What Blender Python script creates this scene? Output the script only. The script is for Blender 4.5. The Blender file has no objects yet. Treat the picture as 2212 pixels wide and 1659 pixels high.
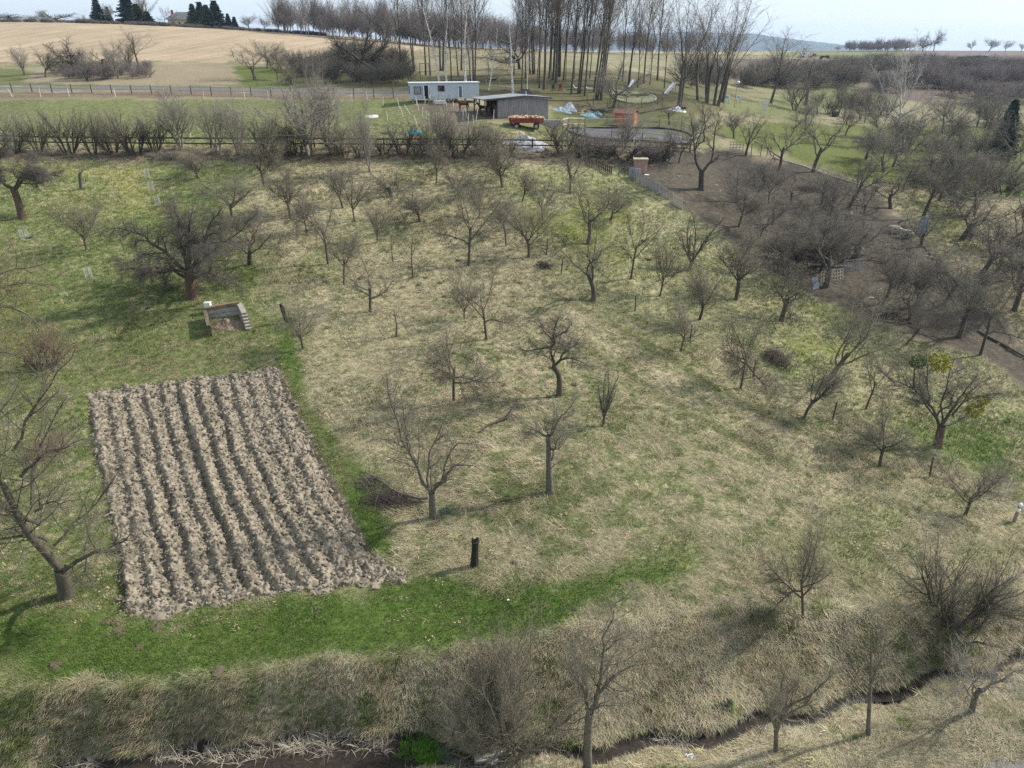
import bpy, math, random
import numpy as np
from mathutils import Vector, Matrix, Euler

random.seed(7)
SC = bpy.context.scene
COL = SC.collection
R = math.radians

# ------------------------------------------------------------------ camera, world, sun, exposure
CAM_Z = 24.0
PITCH = R(25.2)
FPX = 1533.0            # focal length in units of a 2212 x 1659 picture
cam_d = bpy.data.cameras.new("camera")
cam = bpy.data.objects.new("camera", cam_d)
COL.objects.link(cam)
cam.location = (0, 0, CAM_Z)
cam.rotation_euler = (R(90) - PITCH, 0, 0)
cam_d.sensor_width = 36.0
cam_d.lens = 36.0 * FPX / 2212.0
cam_d.clip_start = 0.5
cam_d.clip_end = 20000
SC.camera = cam

TOSUN = Vector((0.90, 0.36, 0.74)).normalized()
world = bpy.data.worlds.new("World")
SC.world = world
world.use_nodes = True
wn, wl = world.node_tree.nodes, world.node_tree.links
wn.clear()
w_out = wn.new("ShaderNodeOutputWorld")
w_bg = wn.new("ShaderNodeBackground")
w_sky = wn.new("ShaderNodeTexSky")
w_sky.sky_type = 'NISHITA'
w_sky.sun_disc = False
w_sky.sun_elevation = math.asin(TOSUN.z)
w_sky.sun_rotation = math.atan2(TOSUN.x, TOSUN.y)
w_sky.air_density = 1.0
w_sky.dust_density = 1.6
w_sky.ozone_density = 1.0
w_tc = wn.new("ShaderNodeTexCoord")
w_map = wn.new("ShaderNodeMapping")
w_map.inputs['Scale'].default_value = (1.6, 1.6, 9.0)
w_n = wn.new("ShaderNodeTexNoise")
w_n.inputs['Scale'].default_value = 1.3
w_n.inputs['Detail'].default_value = 7
w_n.inputs['Roughness'].default_value = 0.55
w_r = wn.new("ShaderNodeMapRange")
w_r.inputs['From Min'].default_value = 0.33
w_r.inputs['From Max'].default_value = 0.70
w_r.inputs['To Min'].default_value = 0.50
w_r.inputs['To Max'].default_value = 0.95
w_mix = wn.new("ShaderNodeMixRGB")
w_mix.inputs['Color2'].default_value = (5.3, 5.95, 6.5, 1)
wl.new(w_tc.outputs['Generated'], w_map.inputs['Vector'])
wl.new(w_map.outputs[0], w_n.inputs['Vector'])
wl.new(w_n.outputs['Fac'], w_r.inputs['Value'])
wl.new(w_r.outputs[0], w_mix.inputs['Fac'])
wl.new(w_sky.outputs[0], w_mix.inputs['Color1'])
wl.new(w_mix.outputs[0], w_bg.inputs['Color'])
w_bg.inputs['Strength'].default_value = 0.10
wl.new(w_bg.outputs[0], w_out.inputs['Surface'])

sun_d = bpy.data.lights.new("sun", 'SUN')
sun = bpy.data.objects.new("sun", sun_d)
COL.objects.link(sun)
sun_d.energy = 4.0
sun_d.angle = R(1.2)
sun_d.color = (1.0, 0.94, 0.86)
sun.rotation_euler = TOSUN.to_track_quat('Z', 'Y').to_euler()
sun.location = TOSUN * 300

SC.view_settings.view_transform = 'Standard'
SC.view_settings.look = 'None'
SC.view_settings.gamma = 1
SC.view_settings.exposure = 0.87
SC.view_settings.use_curve_mapping = False
SC.render.engine = 'CYCLES'
SC.cycles.use_denoising = False
SC.cycles.denoiser = 'OPENIMAGEDENOISE'
SC.cycles.denoising_input_passes = 'RGB_ALBEDO_NORMAL'
SC.cycles.sample_clamp_indirect = 2.0
SC.cycles.sample_clamp_direct = 4.0
SC.cycles.max_bounces = 4
SC.cycles.diffuse_bounces = 2
SC.cycles.glossy_bounces = 2
SC.cycles.transmission_bounces = 3
SC.cycles.transparent_max_bounces = 6
SC.cycles.volume_bounces = 0
SC.cycles.caustics_reflective = False
SC.cycles.caustics_refractive = False

# ------------------------------------------------------------------ numeric helpers
def hash2(ix, iy, seed=0):
    ix = ix.astype(np.int64); iy = iy.astype(np.int64)
    h = (ix * 374761393 + iy * 668265263 + seed * 974634777) & 0xFFFFFFFF
    h = ((h ^ (h >> 13)) * 1274126177) & 0xFFFFFFFF
    h = h ^ (h >> 16)
    return (h & 0xFFFFFF) / float(0xFFFFFF)

def vnoise(x, y, seed=0):
    x = np.asarray(x, float); y = np.asarray(y, float)
    ix = np.floor(x); iy = np.floor(y)
    fx = x - ix; fy = y - iy
    fx = fx * fx * (3 - 2 * fx); fy = fy * fy * (3 - 2 * fy)
    a = hash2(ix, iy, seed); b = hash2(ix + 1, iy, seed)
    c = hash2(ix, iy + 1, seed); d = hash2(ix + 1, iy + 1, seed)
    return (a * (1 - fx) + b * fx) * (1 - fy) + (c * (1 - fx) + d * fx) * fy

def fbm(x, y, o=4, seed=0, g=0.5):
    s = 0; a = 1.0; t = 0
    for k in range(o):
        s = s + a * vnoise(x * 2 ** k + 17.3 * k, y * 2 ** k - 9.1 * k, seed + k)
        t += a; a *= g
    return s / t

def sstep(a, b, x):
    t = np.clip((x - a) / (b - a), 0, 1)
    return t * t * (3 - 2 * t)

# ------------------------------------------------------------------ terrain
CP, SP = math.cos(PITCH), math.sin(PITCH)
def ray(px, py):
    cx = (px - 1106.0) / FPX; cy = (829.5 - py) / FPX
    return np.array((cx, CP + cy * SP, -SP + cy * CP))

CTRL = []     # survey points: (x, y, z)
for px, py, z in [
    (0,1480,.2),(700,1440,0),(1106,1380,-.2),(1500,1290,-.5),(1900,1300,-1.5),(2212,1300,-2.2),
    (0,1290,.3),(280,1320,.2),(800,1200,.2),(1188,1062,.4),(1500,1100,-.5),(1900,1100,-2),(2212,1150,-3),
    (0,1000,1.2),(200,850,1.6),(600,800,1.8),(980,865,1.2),(1300,920,.2),(1600,838,-.5),(1800,905,-2),(2026,962,-3),(2212,950,-3.5),
    (0,640,4.2),(415,640,4),(655,750,2.6),(1051,733,2.4),(1280,647,2.7),(1470,757,.8),(1690,690,.3),(1963,697,-.8),(2118,768,-2),(2212,720,-1.5),
    (48,468,7.5),(187,541,6),(540,570,5.2),(801,560,4.9),(1012,572,4.6),(1362,604,3.2),(1600,560,2.6),(1800,520,3),(1940,500,3.4),(2100,520,2.8),(2212,500,3.5),
    (0,350,11),(430,388,9.6),(766,475,7.2),(1085,403,9),(1231,416,8.2),(1380,375,9),(1514,407,7.6),(1700,440,5.5),(1850,410,6),(2000,400,6),(2212,400,6)]:
    d = ray(px, py); t = (z - CAM_Z) / d[2]
    CTRL.append((d[0] * t, d[1] * t, z))
for px, py, Y in [
    (0,315,104),(330,320,102),(670,330,100),(1000,330,100),(1280,340,101),(1500,330,112),(1650,340,118),(1850,330,130),(2050,330,135),(2212,330,140),
    (0,210,135),(450,210,133),(900,220,125),(1130,250,118),(1500,268,133),(1350,262,135),(1700,260,165),(1850,255,190),(2100,280,185),(2212,290,180),
    (1463,230,140),(1300,200,150),(1000,180,150),(1100,150,175),(1250,130,200),
    (0,150,175),(300,150,172),(550,170,158),(700,170,160),
    (0,45,380),(300,52,390),(550,65,400),(750,78,400),(900,95,390),(0,100,250),(400,100,250),(700,120,230),(1000,110,330),(1200,112,500),
    (1600,190,230),(1750,160,320),(1900,200,260),(2100,240,240),(2150,180,300),(2150,140,400),(1750,130,420),
    (1900,118,600),(2212,118,600),(1900,109,900),(2212,111,850),(1500,112,900)]:
    d = ray(px, py); t = Y / d[1]
    CTRL.append((d[0] * t, Y, CAM_Z + t * d[2]))
for px, py in [(1240,289),(1262,281),(1300,277),(1358,276),(1420,278),(1460,282),(1484,290),(1358,289),(1300,289),(1420,289),(1270,299),(1310,302),(1358,303),(1410,302),(1455,299)]:
    d = ray(px, py); t = (12.0 - CAM_Z) / d[2]
    CTRL.append((d[0] * t, d[1] * t, 12.0))
CTRL += [(-15,12,-.2),(15,12,-.8),(0,0,-.6),(-20,0,-.3),(20,0,-1.5),
         (-420,700,31),(0,700,25),(-700,1200,26),(0,1200,22),(500,1200,22),(900,1200,22),(-150,1200,24)]
CTRL = np.array(CTRL, float)

def _uv(x, y):
    yy = np.clip(y, 0, 1250)
    return np.clip(x / (yy + 25), -1.0, 1.0) * 2.0, np.log(yy + 25) * 1.5
_cu, _cv = _uv(CTRL[:, 0], CTRL[:, 1])
def _ker(r2):
    return 0.5 * r2 * np.log(r2 + 1e-9)
def _fit():
    n = len(CTRL)
    r2 = (_cu[:, None] - _cu[None]) ** 2 + (_cv[:, None] - _cv[None]) ** 2
    A = np.zeros((n + 3, n + 3))
    wt = 0.004
    A[:n, :n] = _ker(r2) + np.eye(n) * wt
    Pm = np.stack([np.ones(n), _cu, _cv], 1)
    A[:n, n:] = Pm; A[n:, :n] = Pm.T
    b = np.zeros(n + 3); b[:n] = CTRL[:, 2]
    return np.linalg.solve(A, b)
_W = _fit()
def base_h(x, y):
    x = np.asarray(x, float); y = np.asarray(y, float)
    sh = np.broadcast(x, y).shape
    u, v = _uv(*np.broadcast_arrays(x, y)); u = u.ravel(); v = v.ravel()
    out = _W[-3] + _W[-2] * u + _W[-1] * v
    for i in range(len(CTRL)):
        out += _W[i] * _ker((u - _cu[i]) ** 2 + (v - _cv[i]) ** 2)
    return out.reshape(sh)

def on_plane(px, py, z):
    d = ray(px, py); t = (z - CAM_Z) / d[2]
    return d[0] * t, d[1] * t
_cr = [on_plane(*p) for p in [(-300,1500,.2),(0,1488,.2),(300,1470,.1),(650,1440,0),(1000,1390,-.1),(1400,1330,-.4),(1700,1310,-1),(1900,1320,-1.5),(2212,1290,-2.2),(2500,1270,-2.6)]]
_st = [on_plane(*p) for p in [(-300,1790,-2.6),(0,1740,-2.6),(300,1680,-2.6),(600,1645,-2.7),(850,1622,-2.8),(1000,1635,-2.8),(1300,1622,-2.9),(1560,1585,-3),(1780,1530,-3.2),(2070,1455,-3.5),(2212,1425,-3.6),(2500,1370,-3.8)]]
CRX, CRY = np.array(_cr).T
STX, STY = np.array(_st).T
STZ = np.array([-2.6,-2.6,-2.6,-2.7,-2.8,-2.8,-2.9,-3,-3.2,-3.5,-3.6,-3.8])
def stream_y(x): return np.interp(x, STX, STY) + 0.25 * np.sin(np.asarray(x) * 1.3)
def stream_w(x): return np.interp(x, [-16, -9, -4.5, -2.5, 1, 4, 20], [1.5, 1.3, 1.0, .55, .42, .52, .42])
def height(x, y):
    x = np.asarray(x, float); y = np.asarray(y, float)
    z = base_h(x, y)
    near = (y < 32)
    if np.any(near):
        yc = np.interp(x, CRX, CRY) + 0.35 * (vnoise(x * .5, y * 0, 3) - .5)
        ys = stream_y(x); sz = np.interp(x, STX, STZ); hw = stream_w(x)
        top = ys + hw
        f = np.clip((yc - y) / np.maximum(yc - top, .4), 0, 1)
        f = f * f * (3 - 2 * f) * .55 + f * .45
        f = np.where(y > yc, 0, f)
        far = z * (1 - f) + sz * f
        g = sstep(hw, hw + 1.6, ys - y)
        nearz = sz + 0.45 * g + 0.05 * np.clip(ys - y, 0, 10)
        zz = np.where(y > ys, far, nearz)
        bed = np.clip(1 - np.abs(y - ys) / (hw + .15), 0, 1)
        zz = zz - 0.16 * sstep(0, .35, bed)
        w = sstep(0, .6, 27.5 - y + 0 * x)
        z = np.where(near & (y < yc + 0.5), zz, z)
    return z

def at(px, py):
    """The point of the ground that one picture position looks at."""
    p = _at(px, py)
    while px < 1500 and py < 118 and p.y > 640:      # over the crest: step down to its edge
        py += 1.5; p = _at(px, py)
    return p
def _at(px, py):
    d = ray(px, py)
    Y = 12 * (1.010 ** np.arange(0, 540))
    t = Y / d[1]
    z = CAM_Z + t * d[2]
    h = height(d[0] * t, Y)
    below = np.where(z <= h)[0]
    if len(below) == 0:
        i = 420
        return Vector((d[0] * t[i], Y[i], float(h[i])))
    i = max(int(below[0]), 1)
    lo, hi = t[i - 1], t[i]
    for _ in range(12):
        m = (lo + hi) / 2
        if CAM_Z + m * d[2] <= float(height(d[0] * m, d[1] * m)): hi = m
        else: lo = m
    return Vector((d[0] * hi, d[1] * hi, float(height(d[0] * hi, d[1] * hi))))

def gz(x, y): return float(height(np.array([x]), np.array([y]))[0])

def depth_of(p):
    return p[1] * CP - (p[2] - CAM_Z) * SP
def mpp(p):                       # metres per picture unit at p
    return depth_of(p) / FPX
def proj(p):
    d = depth_of(p)
    return 1106 + FPX * p[0] / d, 829.5 - FPX * (p[1] * SP + (p[2] - CAM_Z) * CP) / d
def height_for(p, top):           # how tall a thing standing at p is that reaches picture row `top`
    lo, hi = 0.02, 60.0
    for _ in range(40):
        m = (lo + hi) / 2
        if proj((p[0], p[1], p[2] + m))[1] > top: lo = m
        else: hi = m
    return lo

# ------------------------------------------------------------------ materials
MATS = {}
def mat(name, c1, c2=None, scale=3.0, rough=.9, metal=0.0, stretch=None, detail=4, bump=0.0, lo=.35, hi=.65, spec=.25):
    if name in MATS: return MATS[name]
    m = bpy.data.materials.new(name); m.use_nodes = True
    n, l = m.node_tree.nodes, m.node_tree.links
    b = n['Principled BSDF']
    b.inputs['Roughness'].default_value = rough
    b.inputs['Metallic'].default_value = metal
    b.inputs['Specular IOR Level'].default_value = spec
    if c2 is None:
        c2 = tuple(v * .78 for v in c1)
    tc = n.new("ShaderNodeTexCoord"); mp = n.new("ShaderNodeMapping")
    if stretch: mp.inputs['Scale'].default_value = stretch
    no = n.new("ShaderNodeTexNoise"); no.inputs['Scale'].default_value = scale; no.inputs['Detail'].default_value = detail
    mr = n.new("ShaderNodeMapRange"); mr.inputs['From Min'].default_value = lo; mr.inputs['From Max'].default_value = hi
    mx = n.new("ShaderNodeMixRGB"); mx.inputs['Color1'].default_value = (*c1, 1); mx.inputs['Color2'].default_value = (*c2, 1)
    l.new(tc.outputs['Object'], mp.inputs['Vector']); l.new(mp.outputs[0], no.inputs['Vector'])
    l.new(no.outputs['Fac'], mr.inputs['Value']); l.new(mr.outputs[0], mx.inputs['Fac']); l.new(mx.outputs[0], b.inputs['Base Color'])
    if bump:
        bp = n.new("ShaderNodeBump"); bp.inputs['Strength'].default_value = bump; bp.inputs['Distance'].default_value = .03
        l.new(no.outputs['Fac'], bp.inputs['Height']); l.new(bp.outputs[0], b.inputs['Normal'])
    MATS[name] = m
    return m

# ------------------------------------------------------------------ mesh helpers
def np_mesh(name, V, Q=None, T=None):
    me = bpy.data.meshes.new(name)
    V = np.asarray(V, np.float32)
    parts = []; starts = []; off = 0
    for A, k in ((Q, 4), (T, 3)):
        if A is not None and len(A):
            A = np.asarray(A, np.int32)
            parts.append(A.ravel()); starts.append(off + np.arange(len(A), dtype=np.int32) * k); off += A.size
    L = np.concatenate(parts); S = np.concatenate(starts)
    me.vertices.add(len(V)); me.vertices.foreach_set("co", V.ravel())
    me.loops.add(len(L)); me.loops.foreach_set("vertex_index", L)
    me.polygons.add(len(S)); me.polygons.foreach_set("loop_start", S)
    me.update(calc_edges=True)
    return me

def link(name, me, material=None, parent=None, loc=None):
    o = bpy.data.objects.new(name, me); COL.objects.link(o)
    if material is not None and me is not None and len(me.materials) == 0: me.materials.append(material)
    if parent is not None: o.parent = parent
    if loc is not None: o.location = loc
    return o

class MB:
    """Collects simple solids into one mesh."""
    def __init__(self): self.v = []; self.f = []
    def add(self, vs, fs, M=None):
        b = len(self.v)
        for p in vs:
            p = Vector(p)
            self.v.append(M @ p if M is not None else p)
        for f in fs: self.f.append(tuple(b + i for i in f))
        return self
    def box(self, c, s, rot=(0, 0, 0), taper=1.0):
        x, y, z = s[0] / 2, s[1] / 2, s[2] / 2
        t = taper
        vs = [(-x,-y,-z),(x,-y,-z),(x,y,-z),(-x,y,-z),(-x*t,-y*t,z),(x*t,-y*t,z),(x*t,y*t,z),(-x*t,y*t,z)]
        fs = [(3,2,1,0),(4,5,6,7),(0,1,5,4),(1,2,6,5),(2,3,7,6),(3,0,4,7)]
        return self.add(vs, fs, Matrix.Translation(Vector(c)) @ Euler(rot).to_matrix().to_4x4())
    def beam(self, a, b, w, h, roll_up=(0, 0, 1)):
        a = Vector(a); b = Vector(b); d = (b - a); L = d.length
        x = d.normalized(); y = Vector(roll_up).cross(x)
        if y.length < 1e-4: y = Vector((0, 1, 0)).cross(x)
        y.normalize(); z = x.cross(y)
        M = Matrix(((x.x,y.x,z.x,0),(x.y,y.y,z.y,0),(x.z,y.z,z.z,0),(0,0,0,1)))
        M.translation = (a + b) / 2
        x2, y2, z2 = L / 2, w / 2, h / 2
        vs = [(-x2,-y2,-z2),(x2,-y2,-z2),(x2,y2,-z2),(-x2,y2,-z2),(-x2,-y2,z2),(x2,-y2,z2),(x2,y2,z2),(-x2,y2,z2)]
        return self.add(vs, [(3,2,1,0),(4,5,6,7),(0,1,5,4),(1,2,6,5),(2,3,7,6),(3,0,4,7)], M)
    def tube(self, pts, rs, n=7, cap=True):
        pts = [Vector(p) for p in pts]
        if not isinstance(rs, (list, tuple)): rs = [rs] * len(pts)
        b = len(self.v); u = None
        for i, p in enumerate(pts):
            t = (pts[min(i + 1, len(pts) - 1)] - pts[max(i - 1, 0)]).normalized()
            if u is None:
                u = t.orthogonal().normalized()
            else:
                u = (u - t * u.dot(t)).normalized()
            w = t.cross(u)
            for k in range(n):
                a = 2 * math.pi * k / n
                self.v.append(p + (u * math.cos(a) + w * math.sin(a)) * rs[i])
        for i in range(len(pts) - 1):
            for k in range(n):
                k2 = (k + 1) % n
                self.f.append((b + i*n + k, b + i*n + k2, b + (i+1)*n + k2, b + (i+1)*n + k))
        if cap:
            self.f.append(tuple(b + k for k in reversed(range(n))))
            e = b + (len(pts) - 1) * n
            self.f.append(tuple(e + k for k in range(n)))
        return self
    def prism(self, outline, y0, y1, M=None):
        """outline in (x, z), extruded along y"""
        n = len(outline)
        vs = [(x, y0, z) for x, z in outline] + [(x, y1, z) for x, z in outline]
        fs = [tuple(range(n)), tuple(reversed(range(n, 2 * n)))]
        fs += [(i, i + n, (i + 1) % n + n, (i + 1) % n) for i in range(n)]
        return self.add(vs, fs, M)
    def blob(self, c, r, seed=0, rough=.2, nu=9, nv=6):
        rg = random.Random(seed)
        vs = []; fs = []
        r = (r, r, r) if not isinstance(r, (tuple, list)) else r
        vs.append((c[0], c[1], c[2] - r[2]))
        for j in range(1, nv):
            ph = -math.pi / 2 + math.pi * j / nv
            for i in range(nu):
                a = 2 * math.pi * i / nu; k = 1 + rough * (rg.random() * 2 - 1)
                vs.append((c[0] + r[0]*k*math.cos(ph)*math.cos(a), c[1] + r[1]*k*math.cos(ph)*math.sin(a), c[2] + r[2]*k*math.sin(ph)))
        vs.append((c[0], c[1], c[2] + r[2])); t = len(vs) - 1
        for i in range(nu):
            fs.append((0, 1 + (i + 1) % nu, 1 + i))
            for j in range(nv - 2):
                a0 = 1 + j * nu
                fs.append((a0 + i, a0 + (i+1) % nu, a0 + nu + (i+1) % nu, a0 + nu + i))
            fs.append((t, t - nu + i, t - nu + (i + 1) % nu))
        return self.add(vs, fs)
    def build(self, name, material, parent=None, loc=None, smooth=False, bevel=0):
        me = bpy.data.meshes.new(name)
        me.from_pydata([tuple(v) for v in self.v], [], self.f); me.update()
        if smooth: me.polygons.foreach_set("use_smooth", [True] * len(me.polygons))
        o = link(name, me, material, parent, loc)
        if bevel:
            md = o.modifiers.new("bevel", 'BEVEL'); md.width = bevel; md.segments = 2; md.limit_method = 'ANGLE'
        return o

def tag(o, label=None, cat=None, group=None, kind=None):
    if label: o['label'] = label
    if cat: o['category'] = cat
    if group: o['group'] = group
    if kind: o['kind'] = kind
    return o
def empty(name, loc=(0, 0, 0), rz=0.0, label=None, cat=None, group=None):
    o = bpy.data.objects.new(name, None); COL.objects.link(o)
    o.empty_display_size = .3
    o.location = loc; o.rotation_euler = (0, 0, rz)
    return tag(o, label, cat, group)
def copy_tree(o, parent=None):
    c = o.copy(); COL.objects.link(c)
    if parent is not None: c.parent = parent
    for ch in list(o.children): copy_tree(ch, c)
    return c

# ------------------------------------------------------------------ ground cover map
def wpoly(pts): return np.array([tuple(at(*p))[:2] for p in pts])
def sdist(poly, x, y):
    """signed distance to a polygon on the ground, positive inside"""
    ins = np.zeros(x.shape, bool); d2 = np.full(x.shape, 1e18)
    n = len(poly)
    for i in range(n):
        ax, ay = poly[i]; bx, by = poly[(i + 1) % n]
        ex, ey = bx - ax, by - ay
        t = np.clip(((x - ax) * ex + (y - ay) * ey) / (ex * ex + ey * ey + 1e-9), 0, 1)
        d2 = np.minimum(d2, (x - ax - t * ex) ** 2 + (y - ay - t * ey) ** 2)
        c = ((ay > y) != (by > y)) & (x < ex * (y - ay) / (ey + (1e-12 if ey >= 0 else -1e-12)) + ax)
        ins ^= c
    return np.where(ins, 1, -1) * np.sqrt(d2)
def ldist(line, x, y):
    d2 = np.full(x.shape, 1e18)
    for (ax, ay), (bx, by) in zip(line[:-1], line[1:]):
        ex, ey = bx - ax, by - ay
        t = np.clip(((x - ax) * ex + (y - ay) * ey) / (ex * ex + ey * ey + 1e-9), 0, 1)
        d2 = np.minimum(d2, (x - ax - t * ex) ** 2 + (y - ay - t * ey) ** 2)
    return np.sqrt(d2)

C = dict(straw=(.345,.302,.192), strawd=(.225,.190,.120), green=(.118,.15,.046), lush=(.088,.138,.030), moss=(.185,.185,.04),
         dirt=(.070,.060,.046), dirt2=(.128,.110,.084), soil=(.30,.235,.175), field=(.345,.275,.19), field2=(.245,.195,.13),
         asph=(.20,.188,.175), plough=(.125,.10,.092), plough2=(.16,.13,.115), olive=(.135,.135,.06), brown=(.19,.145,.105),
         mud=(.040,.032,.027), pale=(.46,.38,.26), past=(.140,.172,.055), bank=(.375,.335,.228), sand=(.30,.235,.17))
PLOT = [(285,1325),(830,1245),(597,800),(190,850)]
Z = []      # (polygon, edge softness m, warp m, colour, second colour, share of the second, tuft kind, tuft density)
def zone(pts, soft, warp, c, c2, amt, tuft, dens, wt=1.0): Z.append((wpoly(pts), soft, warp, C[c], C[c2], amt, tuft, dens, wt))
# tuft kinds: 0 short green, 1 matted straw, 2 long bank straw, 3 none
zone([(-700,352),(330,350),(560,352),(520,430),(560,520),(600,640),(615,790),(700,980),(860,1200),(700,1500),(-900,1520)], 3.0, 3.0, 'green','straw', .30, 0, .9)
zone([(60,355),(330,352),(360,420),(300,480),(230,470),(150,400)], 4, 4, 'moss','straw', .40, 0, .8, .7)
zone([(-300,560),(250,590),(330,700),(100,860),(-300,900)], 5, 4, 'green','moss', .35, 0, 1, .7)
zone([(160,720),(560,700),(600,790),(190,850)], 2, 2, 'green','strawd', .42, 0, .9)
zone([(588,690),(622,690),(650,820),(740,980),(860,1175),(850,1215),(780,1200),(700,1010),(610,800)], .5, .8, 'lush','green', .25, 0, 1.3)
zone([(-500,1290),(290,1335),(500,1320),(870,1262),(1250,1245),(1500,1195),(1500,1235),(1300,1310),(1000,1405),(640,1452),(-500,1490)], 1.0, 1.6, 'lush','green', .30, 0, 1.4)
zone([(1250,1245),(1660,1160),(1900,1130),(2060,1180),(2000,1260),(1660,1250),(1400,1310)], 1.6, 2.0, 'green','straw', .45, 0, 1.0, .8)
zone([(1700,1080),(2230,1130),(2300,1200),(2000,1230)], 1.6, 2, 'green','straw', .5, 0, .9, .7)
# moist green slope to the right of the post line
zone([(1060,395),(1380,350),(1480,455),(1620,560),(1760,640),(1900,700),(2100,770),(2400,930),(2400,1090),(2170,1040),(2010,1000),(1798,880),(1627,790),(1491,715),(1372,645),(1212,590),(1160,500)], 2.0, 3.0, 'green','straw', .48, 0, 1.0)
zone([(1120,400),(1350,410),(1420,470),(1350,560),(1210,540),(1140,470)], 3, 4, 'moss','green', .5, 0, .9, .7)
zone([(1640,690),(1800,690),(1900,740),(1760,790)], 3, 4, 'moss','green', .45, 0, .9, .7)
zone([(1380,585),(1700,640),(1650,760),(1480,700)], 3, 4, 'straw','green', .5, 1, .8, .55)
zone([(1900,900),(2400,940),(2400,1060),(2100,1010)], 2, 3, 'lush','green', .4, 0, 1.1, .8)
# brown strip under the hedge along the rail fence
zone([(-900,312),(700,322),(1260,326),(1330,352),(1250,358),(700,350),(330,346),(-900,346)], 1.0, 1.6, 'brown','strawd', .45, 1, .8)
# paddock
zone([(1280,335),(1470,322),(1580,322),(1700,345),(1860,405),(1905,425),(1990,520),(2080,610),(2230,760),(2330,860),(2212,838),(2100,770),(1990,735),(1880,690),(1770,655),(1690,610),(1620,560),(1540,500),(1478,455),(1370,380)], .9, 1.4, 'dirt','dirt2', .30, 3, 0)
zone([(1560,325),(1660,335),(1700,352),(1620,355)], 1.0, 1, 'sand','dirt2', .4, 3, 0, .8)
# grass beyond the paddock
zone([(1590,312),(1700,335),(1860,398),(1960,405),(2400,420),(2400,240),(1900,270),(1700,262),(1560,275)], 2, 3, 'green','moss', .42, 0, .9)
zone([(1880,405),(2400,390),(2400,820),(2240,770),(2080,605),(1990,515)], 2, 3, 'straw','strawd', .40, 1, .8, .85)
zone([(1990,420),(2110,500),(2060,560),(2000,520)], 2, 3, 'green','moss', .4, 0, .8, .7)
zone([(2120,385),(2400,380),(2400,440),(2180,430)], 2, 2, 'lush','green', .4, 0, .9)
# pasture, horses
zone([(-900,205),(900,210),(1000,300),(900,303),(-900,300)], 1.6, 2, 'past','straw', .35, 0, .5)
zone([(880,225),(1180,235),(1180,262),(1090,262),(1010,300),(930,300),(900,260)], 1.0, 1.5, 'brown','dirt2', .5, 3, 0, .9)
zone([(1190,240),(1500,240),(1540,310),(1190,300)], 1.4, 2, 'past','brown', .35, 0, .4)
zone([(1050,262),(1250,262),(1240,300),(1060,305)], 1.4, 2, 'green','straw', .3, 0, .5, .8)
# grove floor
zone([(860,165),(1240,150),(1700,200),(1740,255),(1500,250),(1190,232),(900,212)], 2, 4, 'olive','brown', .40, 0, .3)
zone([(960,150),(1150,130),(1400,140),(1200,165)], 3, 4, 'past','green', .4, 0, .3, .8)
zone([(1200,190),(1620,205),(1600,240),(1300,225)], 3, 4, 'green','olive', .5, 0, .3, .6)
# dirt line and track behind the pasture
zone([(-900,196),(480,198),(900,207),(900,213),(480,210),(-900,207)], .6, 1.0, 'brown','sand', .4, 3, 0)
zone([(-900,178),(480,189),(900,196),(900,205),(480,197),(-900,186)], .25, .3, 'asph','asph', .3, 3, 0)
# fallow patch and verge
zone([(-900,140),(1000,150),(900,190),(480,188),(-900,176)], 1.5, 3, 'past','brown', .35, 3, 0)
zone([(60,145),(320,140),(515,140),(525,185),(300,186),(60,178)], 1.0, 2, 'sand','straw', .5, 3, 0)
zone([(505,140),(640,150),(660,192),(525,188)], .8, 2, 'green','moss', .35, 3, 0)
zone([(640,150),(860,160),(880,205),(640,190)], 1.5, 3, 'brown','olive', .4, 3, 0, .8)
# the long field on the hill
fld = [tuple(at(*p))[:2] for p in [(-900,132),(500,134),(690,140),(880,128),(1000,112)]]
fld += [(60, 600), (-260, 900), (-1500, 900), (-1500, 200)]
Z.append((np.array(fld), 3.0, 4.0, C['field'], C['field2'], .45, 4, 0, 1.0))
zone([(880,110),(1010,100),(1250,118),(1250,150),(1000,160),(860,160)], 5, 6, 'straw','olive', .4, 3, 0)
# the valley on the right
zone([(1530,215),(1720,190),(1850,180),(1880,215),(1720,262),(1560,235)], 4, 6, 'past','straw', .35, 3, 0)
zone([(1560,190),(1740,190),(1700,210),(1570,215)], 4, 5, 'straw','past', .5, 3, 0, .8)
zone([(1500,125),(1780,128),(1900,150),(2300,165),(2300,230),(2050,235),(1880,200),(1860,172),(1720,185),(1560,170)], 6, 8, 'plough','brown', .5, 3, 0)
zone([(2010,205),(2400,215),(2400,250),(2060,240)], 4, 5, 'straw','past', .5, 3, 0, .8)
far = [tuple(at(*p))[:2] for p in [(1760,124),(1900,132),(2230,147),(2400,150)]] + [(2500, 900), (2500, 4000), (300, 4000), (330, 900)]
Z.append((np.array(far), 4.0, 3.0, C['plough'], C['plough2'], .5, 3, 0, 1.0))
zone([(1770,120.5),(1960,122),(2060,126),(2060,131),(1900,127),(1770,125.5)], 5, 3, 'olive','past', .4, 3, 0)
g2 = [tuple(at(*p))[:2] for p in [(1700,119),(1980,116.5),(1980,112),(1700,112.5)]]
Z.append((np.array(g2), 10.0, 6.0, C['past'], C['olive'], .4, 3, 0, 1.0))
# bank, stream, verge, road corner
STREAM = None
ASPH = wpoly([(2080,1662),(2150,1645),(2260,1625),(2400,1800),(2000,1800)])
PLOTW = wpoly(PLOT)
RUTS = [[tuple(at(*p))[:2] for p in L] for L in (
    [(1205,640),(1300,690),(1400,745),(1500,810),(1620,880),(1760,945),(1900,1010)],
    [(1240,740),(1330,790),(1430,860),(1560,930),(1700,1000)],
    [(600,800),(640,870),(700,960),(760,1050)])]

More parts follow.
